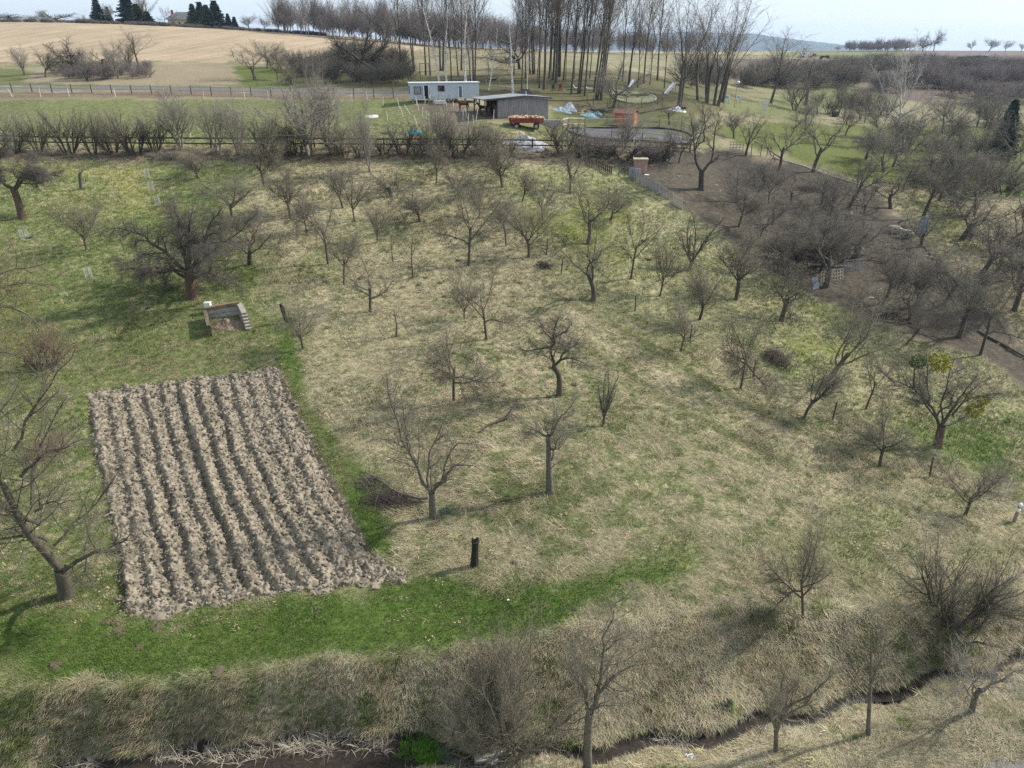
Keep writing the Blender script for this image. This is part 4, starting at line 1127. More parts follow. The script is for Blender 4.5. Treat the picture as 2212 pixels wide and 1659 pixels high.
# the white-barked tree
limb_tree('white_tree',1935,320,([(0,0),(3,20),(6,45),(10,70)],3.6,3),[
  ([(10,68),(14,100),(20,140),(40,180),(62,205)],2.4),([(9,62),(-5,85),(-18,110),(-34,150),(-40,160)],2),([(12,80),(30,110),(48,150),(60,170)],2),([(8,55),(-20,75),(-42,92)],1.6),
  ([(10,66),(34,78),(60,98),(85,108)],1.7),([(7,50),(35,62),(55,75)],1.4),([(5,45),(-22,60),(-40,62)],1.3),([(11,85),(4,130),(14,190)],1.9),([(14,100),(30,140,20),(30,195,25)],1.8),([(9,60),(25,85,-30),(42,120,-40)],1.7)],
  dict(trunk=SPEC['thin']['trunk'], levels=[None, dict(n=10,t=(.2,1),ang=(38,12),len=.34,seg=4,wig=.14,up=.06,r=.55,rmin=.02,k=4), dict(n=6,t=(.15,1),ang=(38,14),len=.5,seg=3,wig=.15,up=.04,r=.6,rmin=.013,k=3),
     dict(n=4,t=(.1,1),ang=(38,15),abs=.8,seg=1,wig=.1,r=.7,rmin=.010,k=0)]),
  "white-barked tree with pale fanned branches in the right valley",'tree',(WHITEBR,WHITEBR),seed=6)

# horizon trees
HZ = "trees on the far skyline"
for row in [('oak',1992,109,70,14,4),('round',2017,109,63,20,0),('vase',2098,109,85,7,0),('vase',2136,109,82,13,0),('vase',2172,109,88,10,0),('vase',2206,110,92,8,0),('vase',1810,111,98,6,0),('round',1920,126,109,12,4)]:
    tree(*row, region='on the skyline of the right-hand field', group=HZ, ms=(BARK_D,TWIG_D))
HR = "bare trees on the hill by the house"
for row in [('oak',122,47,22,30,0),('round',30,45,28,26,0),('round',70,46,32,18,0),('round',182,50,32,12,0),('multi',315,47,-14,17,0),('open',357,50,14,11,-3),('open',372,50,20,8,3),('vase',540,62,30,15,0),('vase',570,64,34,15,0),('vase',228,48,5,9,0),('vase',243,49,8,8,0)]:
    tree(*row, region='on the hill crest by the house', group=HR, ms=(BARK_D,TWIG_D))
FW = "trees of the far wood"
_rg = random.Random(3)
for i in range(26):
    x = 604 + i * 12.5 + _rg.uniform(-4, 4); y = 66 + (x - 600) * .085 + _rg.uniform(-1, 2)
    tree('tall' if i % 2 else 'vase', x, y, y - _rg.uniform(36, 52) + (10 if x > 800 else 0), _rg.uniform(10, 16), 0, region='in the far wood behind the field', group=FW, ms=(BARK_D,TWIG_P))

# stuff made of many shrubs: thickets
def thicket(name, pts_poly, n, hmin, hmax, label, ms, forms=('bush','multi'), seed=1, wide=1.0, cat=None, pts=None):
    rg = np.random.default_rng(seed); poly = wpoly(pts_poly)
    lo, hi = poly.min(0), poly.max(0)
    xy = np.zeros((0, 2))
    for _ in range(300):
        q = rg.uniform(lo, hi, (n * 4, 2)); xy = np.concatenate([xy, q[sdist(poly, q[:, 0], q[:, 1]) > 0]])
        if len(xy) >= n: break
    xy = xy[:n] if pts is None else np.array(pts)
    z = height(xy[:, 0], xy[:, 1])
    me = bpy.data.meshes.new(name); me.from_pydata([(a, b, c - .1) for (a, b), c in zip(xy, z)], [], [])
    o = tag(link(name, me), label, cat, kind='stuff')
    cl = bpy.data.collections.new(name + "_source")
    for f in forms:
        mt, mc, w, h = lib(f, 0, ms)
        V = []
        import bmesh
        bm = bmesh.new(); bm.from_mesh(mc)
        if f in ('tall', 'vase'): bm.from_mesh(mt)
        me2 = bpy.data.meshes.new(name + "_" + f); bm.to_mesh(me2); bm.free()
        for m_ in mc.materials: me2.materials.append(m_)
        s = bpy.data.objects.new(name + "_" + f, me2); cl.objects.link(s)
        co = np.zeros(len(me2.vertices) * 3, np.float32); me2.vertices.foreach_get("co", co); co = co.reshape(-1, 3)
        co[:, :2] /= w; co[:, 2] /= h; me2.vertices.foreach_set("co", co.ravel()); me2.update()
    sc = hmin + (hmax - hmin) * np.clip(fbm(xy[:, 0] * .12, xy[:, 1] * .12, 3, seed) * 1.6 - .4 + rg.normal(0, .18, len(xy)), 0, 1.25)
    scatter(o, cl, np.stack([sc * .42 * wide, sc * .42 * wide, sc], 1), rg.uniform(0, 6.28, len(xy)))
    return o
def scatter(o, cl, scale, rotz, tilt=None, color=None, pick=None):
    me = o.data; n = len(me.vertices)
    a = me.attributes.new("s3", 'FLOAT_VECTOR', 'POINT'); a.data.foreach_set("vector", np.asarray(scale, np.float32).ravel())
    rot = np.zeros((n, 3), np.float32); rot[:, 2] = rotz
    if tilt is not None: rot[:, :2] = tilt
    a = me.attributes.new("r3", 'FLOAT_VECTOR', 'POINT'); a.data.foreach_set("vector", rot.ravel())
    if color is not None:
        a = me.attributes.new("tint", 'FLOAT_COLOR', 'POINT'); a.data.foreach_set("color", np.concatenate([color, np.ones((n, 1))], 1).astype(np.float32).ravel())
    rgp = np.random.default_rng(n)
    a = me.attributes.new("pick", 'INT', 'POINT'); a.data.foreach_set("value", (pick if pick is not None else rgp.integers(0, 64, n)).astype(np.int32))
    ng = bpy.data.node_groups.new("scatter_" + o.name, 'GeometryNodeTree')
    ng.interface.new_socket("Geometry", in_out='INPUT', socket_type='NodeSocketGeometry')
    ng.interface.new_socket("Geometry", in_out='OUTPUT', socket_type='NodeSocketGeometry')
    N = ng.nodes; L = ng.links
    gi = N.new("NodeGroupInput"); go = N.new("NodeGroupOutput")
    ci = N.new("GeometryNodeCollectionInfo"); ci.inputs['Collection'].default_value = cl
    ci.inputs['Separate Children'].default_value = True; ci.inputs['Reset Children'].default_value = True
    ip = N.new("GeometryNodeInstanceOnPoints"); ip.inputs['Pick Instance'].default_value = True
    def na(nm, ty):
        x = N.new("GeometryNodeInputNamedAttribute"); x.data_type = ty; x.inputs['Name'].default_value = nm; return x.outputs['Attribute']
    L.new(gi.outputs[0], ip.inputs['Points']); L.new(ci.outputs[0], ip.inputs['Instance'])
    L.new(na("s3", 'FLOAT_VECTOR'), ip.inputs['Scale']); L.new(na("pick", 'INT'), ip.inputs['Instance Index'])
    e2r = N.new("FunctionNodeEulerToRotation"); L.new(na("r3", 'FLOAT_VECTOR'), e2r.inputs[0]); L.new(e2r.outputs[0], ip.inputs['Rotation'])
    L.new(ip.outputs[0], go.inputs[0])
    md = o.modifiers.new("scatter", 'NODES'); md.node_group = ng
thicket("undergrowth",[(-120,318),(700,328),(1100,328),(1300,335),(1480,338),(1330,354),(1100,346),(700,346),(-120,342)],230,.35,.95,"low brown undergrowth under the hedge along the rail fence",(BARK,TWIG_G),('bush',),2,1.6)
thicket("thicket",[(120,145),(320,145),(330,172),(120,176)],60,1.5,3.4,"low brown thicket of shrubs below the long field",(BARK,TWIG_P),('bush','multi'),3,1.3)
thicket("thicket",[(625,150),(760,140),(870,150),(880,190),(700,182),(630,170)],90,3,6.5,"dark thicket of shrubs left of the trailer",(BARK,TWIG_D),('bush','multi'),4,1.1)
thicket("thicket",[(1880,165),(2330,155),(2330,225),(2080,232),(1900,205)],110,4,10,"grey-brown thicket filling the right-hand valley",(BARK_D,TWIG_P),('bush','multi'),5,1.3)
thicket("thicket",[(1490,170),(1720,160),(1870,172),(1860,190),(1700,195),(1580,190),(1480,195)],90,4,9,"grey-brown thicket belt behind the valley meadow",(BARK_D,TWIG_D),('bush','multi'),6,1.3)
thicket("thicket",[(1800,145),(2250,150),(2250,165),(1850,168)],70,5,8,"dark scrub below the far ploughed field",(BARK_D,TWIG_D),('bush','multi'),7,1.5)
def crest(px):
    for py in range(40, 200, 2):
        if _at(px, py).y < 640: return py
    return 110
cxs = np.arange(590, 1500, 30); crs = np.array([crest(x) for x in cxs], float)
_rg = np.random.default_rng(15); fp = []
for i in range(330):
    x = _rg.uniform(600, 1490) if i % 3 else _rg.uniform(840, 1300)
    p = at(x, np.interp(x, cxs, crs) + 1.2 + abs(_rg.normal(0, 2.5))); fp.append((p.x, p.y))
thicket("far_wood", [(600, 100), (1480, 130), (1480, 140)], len(fp), 9, 19, "far bare wood closing the view behind the grove", (BARK_D, TWIG_P), ('tall', 'multi', 'vase'), 8, .62, pts=fp)
thicket("far_wood",[(1830,110.2),(1975,110.2),(1975,112),(1830,112)],60,7,13,"distant rounded copse on the right skyline",(BARK_D,TWIG_P),('vase','multi'),9,1.0)
thicket("hedge",[(-30,45.5),(560,65.5),(700,76),(700,78),(560,68),(-30,48)],330,1.2,2.0,"dark clipped hedge along the crest of the long field",(BARK_D,TWIG_D),('bush',),10,2.0)

def grass_mat():
    m = bpy.data.materials.new("grass_blades"); m.use_nodes = True
    n, l = m.node_tree.nodes, m.node_tree.links
    b = n['Principled BSDF']; b.inputs['Roughness'].default_value = .8; b.inputs['Specular IOR Level'].default_value = .12
    a = n.new("ShaderNodeAttribute"); a.attribute_type = 'INSTANCER'; a.attribute_name = "tint"
    l.new(a.outputs['Color'], b.inputs['Base Color'])
    return m
GRASS = grass_mat()
# ------------------------------------------------------------------ the ploughed plot
def make_plot():
    A, B, Cc, D = [np.array(at(*p)) for p in PLOT]          # near left, near right, far right, far left
    ns, nt = 250, 400
    s, t = np.meshgrid(np.linspace(-.04, 1.04, ns), np.linspace(-.035, 1.035, nt))
    # the right edge bends inwards, as ploughed
    bend = .055 * np.sin(np.clip(t, 0, 1) * math.pi) * s
    ss = s - bend * 1.0
    X = (A[0]*(1-ss) + B[0]*ss)*(1-t) + (D[0]*(1-ss) + Cc[0]*ss)*t
    Y = (A[1]*(1-ss) + B[1]*ss)*(1-t) + (D[1]*(1-ss) + Cc[1]*ss)*t
    H = height(X, Y)
    w = fbm(X * .35, Y * .35, 3, 301) - .5
    ph = (s * 10.6 + w * .36 + .05) * 2 * math.pi
    saw = .5 + .5 * np.sin(ph + .6 * np.sin(ph))
    amp = .33 * (.45 + 1.1 * hash2(np.floor(s * 10.6 + w * .36 + .3), 0 * s, 9)) * sstep(-.01, .05, t) * (1 - .55 * sstep(.93, .97, t)) * (.65 + .7 * fbm(X * .3, Y * .3, 2, 341))
    rid = amp * (saw - .35)
    big = fbm(X * 2.0, Y * 2.0, 3, 311) - .5
    ux = X + .12 * (vnoise(X * 6, Y * 6, 371) - .5); uy = Y + .12 * (vnoise(X * 6, Y * 6, 372) - .5)
    cl = 1 - np.abs(fbm(ux * 3.6, uy * 3.6, 3, 321, .6) - .5) * 4
    cl = np.clip(cl, -.6, 1)
    fine = vnoise(X * 7, Y * 7, 331) - .5
    rough = sstep(-.03, .02, t) * sstep(1.03, .98, t)
    z = H + .06 + rid + rough * (.30 * big - .10 * (cl - .35) + .20 * fine)
    # headland: tumbled soil across both ends
    z += .14 * np.exp(-((t - .985) / .02) ** 2) * (.5 + big) + .16 * np.exp(-((t - .015) / .03) ** 2) * (.6 + 1.4 * big)
    edge = np.minimum(np.minimum(s + .04, 1.04 - s) / .045, np.minimum(t + .035, 1.035 - t) / .035)
    edge = np.clip(edge + (fbm(X * 1.3, Y * 1.3, 3, 361) - .5) * 2.0, 0, 1)
    z = np.where(edge < 1, H - .22 + (z - H + .22) * sstep(0, .8, edge), z)
    V = np.stack([X, Y, z], -1).reshape(-1, 3)
    i = np.arange(nt - 1)[:, None] * ns + np.arange(ns - 1)[None]
    me = np_mesh("ploughed_soil", V, np.stack([i, i + 1, i + ns + 1, i + ns], -1).reshape(-1, 4))
    m = mat("dry_soil", (.245,.212,.162), (.118,.099,.075), scale=2.3, detail=9, bump=.7, rough=1, spec=.05, lo=.42, hi=.66)
    tag(link("ploughed_soil", me, m), kind='structure')
    # loose clods on top
    rg = np.random.default_rng(5); n = 17000
    ii = rg.integers(0, ns * nt, n); ok = edge.ravel()[ii] > .55; ii = ii[ok]; P = V[ii] + rg.normal(0, .02, (len(ii), 3))
    # spill over the right near corner
    E = np.array(at(868, 1240)); k = 500
    q = rg.uniform(0, 1, k); c0 = np.array(at(770, 1225)); sp = c0 * (1 - q[:, None]) + E * q[:, None]
    sp[:, :2] += rg.normal(0, .42, (k, 2)) * (1 - .5 * q)[:, None]; sp[:, 2] = height(sp[:, 0], sp[:, 1]) + .02
    cor = [np.array(at(*p)) for p in PLOT + PLOT[:1]]; k2 = 900; q = rg.uniform(0, 1, k2); w4 = rg.integers(0, 4, k2)
    ca = np.array(cor); eg = ca[w4] * (1 - q[:, None]) + ca[w4 + 1] * q[:, None]; eg[:, :2] += rg.normal(0, .26, (k2, 2)); eg[:, 2] = height(eg[:, 0], eg[:, 1]) + .02
    P = np.concatenate([P, sp, eg]); n = len(P)
    sc = np.concatenate([np.minimum(rg.lognormal(math.log(.050), .6, len(ii)), .12), np.minimum(rg.lognormal(math.log(.085), .45, k), .2), np.minimum(rg.lognormal(math.log(.06), .5, k2), .16)])
    o = tag(link("soil_clods", bpy.data.meshes.new("soil_clods")), "loose clods of dry soil lying over the ploughed plot", None, kind='stuff')
    o.data.from_pydata([tuple(p) for p in P], [], [])
    mclod = GRASS.copy(); mclod.name = "clod_soil"
    clc = bpy.data.collections.new("clod_source")
    for j in range(5):
        b = MB().blob((0, 0, 0), (1, .8, .62), j, .42, 7, 5)
        me2 = bpy.data.meshes.new("clod"); me2.from_pydata([tuple(v) for v in b.v], [], b.f); me2.materials.append(mclod)
        clc.objects.link(bpy.data.objects.new("clod_%d" % j, me2))
    scatter(o, clc, np.stack([sc, sc, sc], 1) * rg.uniform(.7, 1.3, (n, 3)), rg.uniform(0, 6.28, n), rg.normal(0, .5, (n, 2)), np.array([.245,.212,.162]) * (rg.uniform(.38, 1.12, (n, 1)) ** 1.0))
make_plot()

# ------------------------------------------------------------------ grass
def tuft(name, cl, nb, rad, l0, l1, lean0, lean1, curl, width, seed, comb=0.0, segs=2):
    rg = np.random.default_rng(seed)
    V = []; Q = []; T = []
    for i in range(nb):
        a = rg.uniform(0, 6.28); r = rad * math.sqrt(rg.uniform())
        p = np.array([r * math.cos(a), r * math.sin(a), -.02])
        h = rg.uniform(0, 6.28) if rg.uniform() > comb else rg.normal(-math.pi / 2, .35)
        d = np.array([math.cos(h), math.sin(h), 0]); sd = np.array([-d[1], d[0], 0])
        le = rg.uniform(lean0, lean1); L = rg.uniform(l0, l1); wd = width * rg.uniform(.7, 1.2)
        b = len(V)
        for k in range(segs + 1):
            f = k / segs
            if k < segs:
                V += [p - sd * wd * (1 - .5 * f), p + sd * wd * (1 - .5 * f)]
            else: V.append(p)
            th = le + curl * f
            p = p + (d * math.sin(th) + np.array([0, 0, math.cos(th)])) * L / segs
        for k in range(segs - 1): Q.append((b + 2*k, b + 2*k + 1, b + 2*k + 3, b + 2*k + 2))
        e = b + 2 * (segs - 1); T.append((e, e + 1, e + 2))
    me = np_mesh(name, np.array(V), Q if Q else None, T); me.materials.append(GRASS)
    cl.objects.link(bpy.data.objects.new(name, me))

def make_grass():
    rg = np.random.default_rng(77)
    pts = []
    Y = 17.5
    while Y < 112:
        s = .115 * (max(Y, 20) / 25)
        xm = .73 * (Y * CP + 24 * SP) + 2.5
        x = np.arange(-xm, xm, s)
        pts.append(np.stack([x + rg.uniform(-.5, .5, len(x)) * s, Y + rg.uniform(-.5, .5, len(x)) * s], 1))
        Y += s
    P = np.concatenate(pts); x, y = P.T
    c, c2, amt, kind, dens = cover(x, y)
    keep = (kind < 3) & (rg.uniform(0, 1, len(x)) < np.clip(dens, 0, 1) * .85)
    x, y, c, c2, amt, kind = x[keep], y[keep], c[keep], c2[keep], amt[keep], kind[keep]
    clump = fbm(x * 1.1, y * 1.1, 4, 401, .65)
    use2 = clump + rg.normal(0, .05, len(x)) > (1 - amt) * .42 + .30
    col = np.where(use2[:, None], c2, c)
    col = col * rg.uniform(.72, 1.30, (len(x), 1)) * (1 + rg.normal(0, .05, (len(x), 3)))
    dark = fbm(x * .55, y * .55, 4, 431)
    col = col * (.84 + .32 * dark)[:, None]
    straw_like = col[:, 0] > col[:, 1] * 1.05
    col = np.clip(col, .005, .9)
    z = height(x, y) + (fbm(x * 1.1, y * 1.1, 3, 201) - .5) * .16 + (fbm(x * .25, y * .25, 2, 221) - .5) * .35
    size = (np.maximum(y, 22) / 25) ** .55 * rg.uniform(.7, 1.35, len(x)) * (.75 + .5 * fbm(x * .4, y * .4, 2, 451))
    size = np.where((rg.uniform(0, 1, len(x)) < .03) & (kind == 1), size * 1.8, size)
    for kd, nm, lab in ((0, "short_grass", "short green and mossy grass of the lawn, strip and slope"),
                        (1, "dry_grass", "matted straw-coloured dry grass of the meadow"),
                        (2, "bank_grass", "long pale overhanging grass on the stream bank")):
        m = kind == kd
        n = int(m.sum())
        cl = bpy.data.collections.new(nm + "_source")
        if kd == 0:
            for j in range(4): tuft("blade_tuft_g%d" % j, cl, 15, .13, .07, .17, .1, .9, .5, .008, j)
        elif kd == 1:
            for j in range(5): tuft("blade_tuft_s%d" % j, cl, 15, .14, .14, .34, .75, 1.35, .35, .0075, 10 + j, .45)
        else:
            for j in range(5): tuft("blade_tuft_b%d" % j, cl, 20, .14, .30, .66, .25, 1.0, 1.25, .0065, 20 + j, .7, 3)
        o = tag(link(nm, bpy.data.meshes.new(nm)), lab, None, kind='stuff')
        o.data.from_pydata(np.stack([x[m], y[m], z[m]], 1).tolist(), [], [])
        sc = np.stack([size[m]] * 3, 1)
        if kd == 0: rz = rg.uniform(0, 6.28, n)
        elif kd == 1: rz = (fbm(x[m] * .10, y[m] * .10, 2, 471) - .5) * 7 + rg.normal(0, .5, n)
        else: rz = rg.normal(0, .30, n) + (fbm(x[m] * .3, y[m] * .3, 2, 481) - .5) * 1.2
        scatter(o, cl, sc, rz, rg.normal(0, .08, (n, 2)), col[m])
make_grass()
def make_litter():
    rg = np.random.default_rng(91); n = 5200
    y = rg.uniform(24, 100, n); x = rg.uniform(-.74, .74, n) * (y * CP + 24 * SP)
    c, c2, amt, kind, dens = cover(x, y); cl_ = fbm(x * .3, y * .3, 3, 611)
    keep = ((kind < 2) & (cl_ > .42)) | ((kind == 3) & (y > 60)); x, y, kind = x[keep], y[keep], kind[keep]; n = len(x)
    cl = bpy.data.collections.new("litter_source")
    for j in range(3): tuft("twig_litter%d" % j, cl, 4, .22, .15, .5, 1.35, 1.62, .0, .010, 70 + j)
    for j in range(3): tuft("leaf_litter%d" % j, cl, 5, .25, .06, .11, 1.2, 1.6, .0, .035, 80 + j)
    o = tag(link("ground_litter", bpy.data.meshes.new("ground_litter")), "fallen twigs and old leaves strewn through the orchard grass", None, kind='stuff')
    o.data.from_pydata(np.stack([x, y, height(x, y) + .09], 1).tolist(), [], [])
    base = np.where((rg.uniform(0, 1, n) < .55)[:, None], np.array([.10, .075, .055]), np.array([.33, .25, .17]))
    s_ = rg.uniform(.7, 1.5, n) * (y / 30) ** .5
    scatter(o, cl, np.stack([s_] * 3, 1), rg.uniform(0, 6.28, n), rg.normal(0, .08, (n, 2)), base * rg.uniform(.7, 1.3, (n, 1)))
make_litter()

# pale dead reeds lying along the water
def make_reeds():
    rg = np.random.default_rng(3)
    cl = bpy.data.collections.new("reed_source")
    for j in range(3): tuft("reed_tuft%d" % j, cl, 10, .16, .25, .75, .5, 1.45, .6, .008, 40 + j, .2, 3)
    pts = []
    for px, py, n, sx in [(500,1625,26,1.6),(650,1612,30,1.2),(700,1535,10,.5),(690,1590,34,.9),(740,1570,16,.6),(800,1602,24,.7),(170,1650,14,.9),(350,1630,16,1.0),(1440,1600,14,.8),(1600,1540,10,.4),(1700,1520,18,.9),(1800,1505,12,.8),(830,1580,8,.4),(1480,1610,14,.7)]:
        p = at(px, py); n = int(n * 1.6)
        q = np.stack([p.x + rg.normal(0, sx * .7, n), p.y + rg.normal(0, .22, n)], 1); pts.append(q)
    P = np.concatenate(pts); z = height(P[:, 0], P[:, 1]); n = len(P)
    o = tag(link("dead_reeds", bpy.data.meshes.new("dead_reeds")), "pale dead reed stalks lying along the edge of the stream", None, kind='stuff')
    o.data.from_pydata(np.concatenate([P, z[:, None]], 1).tolist(), [], [])
    col = np.array([.40,.355,.28]) * rg.uniform(.7, 1.15, (n, 1))
    scatter(o, cl, np.stack([rg.uniform(.7, 1.2, n)] * 3, 1), rg.uniform(0, 6.28, n), rg.normal(0, .2, (n, 2)), col)
    # vivid green water weed
    cl2 = bpy.data.collections.new("weed_source")
    for j in range(2): tuft("weed_tuft%d" % j, cl2, 26, .14, .10, .26, .1, 1.0, .8, .012, 60 + j)
    pts = []
    for px, py, n, sx, sy in [(915,1612,70,.42,.20),(935,1640,60,.38,.16),(1520,1640,20,.5,.12)]:
        p = at(px, py); pts.append(np.stack([p.x + rg.normal(0, sx, n), p.y + rg.normal(0, sy, n)], 1))
    P = np.concatenate(pts); z = height(P[:, 0], P[:, 1]); n = len(P)
    o = tag(link("water_weed", bpy.data.meshes.new("water_weed")), "bright green water plants growing in the muddy stream", None, kind='stuff')
    o.data.from_pydata(np.concatenate([P, z[:, None]], 1).tolist(), [], [])
    scatter(o, cl2, np.stack([rg.uniform(.7, 1.3, n)] * 3, 1), rg.uniform(0, 6.28, n), None, np.array([.065,.15,.018]) * rg.uniform(.7, 1.3, (n, 1)))
make_reeds()

# ------------------------------------------------------------------ objects: materials
WOOD = mat("weathered_wood", (.30,.265,.22), (.19,.165,.135), scale=3, stretch=(.4,6,6))
WOOD_D = mat("dark_wood", (.10,.082,.064), (.058,.048,.038), scale=3, stretch=(.4,5,5))
WOOD_P = mat("pale_wood", (.50,.45,.37), (.36,.31,.25), scale=3, stretch=(.4,5,5))
BOARD = mat("grey_boards", (.36,.345,.35), (.24,.22,.215), scale=1.5, stretch=(5,5,.4))
BOARD_R = mat("brown_boards", (.17,.10,.062), (.10,.062,.042), scale=2, stretch=(4,4,.4))
WHITE = mat("white_paint", (.78,.78,.77), (.66,.66,.64), scale=4)
PLAST = mat("white_plastic", (.76,.77,.78), (.62,.63,.63), scale=3, rough=.5)
SIDING = mat("blue_grey_siding", (.50,.55,.59), (.43,.48,.52), scale=1.2)
ROOFG = mat("grey_roofing", (.25,.26,.27), (.17,.175,.18), scale=1.2)
REDF = mat("dark_red_frame", (.17,.028,.032), (.12,.022,.025), scale=4)
GLASS = mat("window_glass", (.22,.27,.33), (.13,.16,.20), scale=.8, rough=.12, spec=.6)
TEAL = mat("teal_glass", (.05,.13,.16), (.035,.09,.12), scale=.8, rough=.12, spec=.6)
DARK = mat("painted_interior_shade", (.018,.016,.016), (.010,.010,.010), scale=2)  # near-black colour standing in for the shade inside openings and gaps
CONC = mat("concrete", (.37,.35,.315), (.26,.245,.215), scale=3, bump=.2)
RUBBER = mat("tyre_rubber", (.028,.027,.027), (.018,.018,.018), scale=5)
RIM = mat("dusty_rim", (.34,.31,.27), (.22,.20,.17), scale=5)
CARP = mat("dark_blue_paint", (.012,.018,.045), (.010,.014,.034), scale=3, rough=.25, spec=.6)
CARG = mat("tinted_glass", (.03,.045,.06), (.02,.03,.042), scale=1, rough=.08, spec=.7)
REDT = mat("red_trailer_paint", (.25,.045,.04), (.16,.035,.03), scale=3)
HAY = mat("hay", (.47,.345,.19), (.30,.21,.11), scale=5, bump=.6)
HORSE = mat("brown_coat", (.105,.036,.022), (.055,.022,.016), scale=1.4)
HORSED = mat("black_coat", (.016,.015,.016), (.010,.010,.010), scale=2)
ORANGE = mat("orange_wood", (.56,.185,.055), (.44,.135,.040), scale=1.3, stretch=(4,4,.5))
MAROON = mat("maroon_roof", (.20,.105,.095), (.15,.08,.072), scale=1.5)
TURQ = mat("turquoise_plastic", (.02,.48,.58), (.01,.30,.42), scale=3, rough=.4)
BLUEG = mat("blue_grey_tarp", (.34,.39,.46), (.22,.26,.33), scale=2.5, rough=.5)
STONE = mat("grey_rubble", (.42,.42,.43), (.20,.205,.22), scale=4, bump=.5)
PINK = mat("pinkish_boards", (.42,.27,.22), (.32,.20,.165), scale=2)
PALE = mat("pale_bark_log", (.42,.385,.33), (.27,.245,.20), scale=4)
WOOL = mat("cream_wool", (.60,.51,.40), (.46,.38,.29), scale=9, bump=.6)
WOOLG = mat("grey_wool", (.46,.41,.34), (.30,.27,.22), scale=9, bump=.6)
FACE = mat("dark_face", (.05,.045,.042), (.03,.028,.026), scale=5)
CHAR = mat("charred_wood", (.020,.019,.019), (.055,.045,.038), scale=5, stretch=(1,1,.3), lo=.5, hi=.75, bump=.6)
BRUSH = mat("cut_brush", (.125,.095,.085), (.075,.058,.052), scale=3)
MESHW = mat("wire_mesh", (.40,.42,.42), (.30,.32,.32), scale=5, rough=.5)
MOLE = mat("mole_hill_earth", (.115,.088,.062), (.070,.054,.040), scale=7, bump=.8)
SANDG = mat("dark_arena_sand", (.095,.095,.105), (.060,.060,.068), scale=.7, detail=8)
LINER = mat("black_liner", (.016,.018,.024), (.022,.024,.030), scale=2, rough=.5)
BRICK = mat("brick_red", (.28,.10,.07), (.20,.075,.055), scale=4)
SLATE = mat("slate_roof", (.135,.14,.155), (.09,.095,.105), scale=.8)
CREAM = mat("cream_render", (.66,.58,.46), (.58,.50,.39), scale=.7)
GREENP = mat("green_plastic", (.03,.12,.09), (.02,.09,.07), scale=3)
WATER = mat("stream_water", (.016,.015,.012), (.028,.025,.020), scale=1.2, rough=.22, spec=.4)
NEEDLE = mat("spruce_needles", (.052,.088,.064), (.028,.052,.038), scale=.5)
NEEDLE_Y = mat("yellowish_needles", (.11,.13,.05), (.065,.085,.035), scale=.5)
MOSSC = mat("mossy_concrete", (.13,.15,.05), (.20,.19,.15), scale=3, bump=.4)

def E(name, px, py, yaw, label, cat, group=None, dz=0.0):
    p = at(px, py)
    return empty(name, (p.x, p.y, p.z + dz), R(yaw), label, cat, group), mpp(p)
def local(root, p):
    """a world point in the frame of an unscaled, only z-rotated root"""
    d = Vector(p) - root.location; a = -root.rotation_euler.z
    return Vector((d.x * math.cos(a) - d.y * math.sin(a), d.x * math.sin(a) + d.y * math.cos(a), d.z))

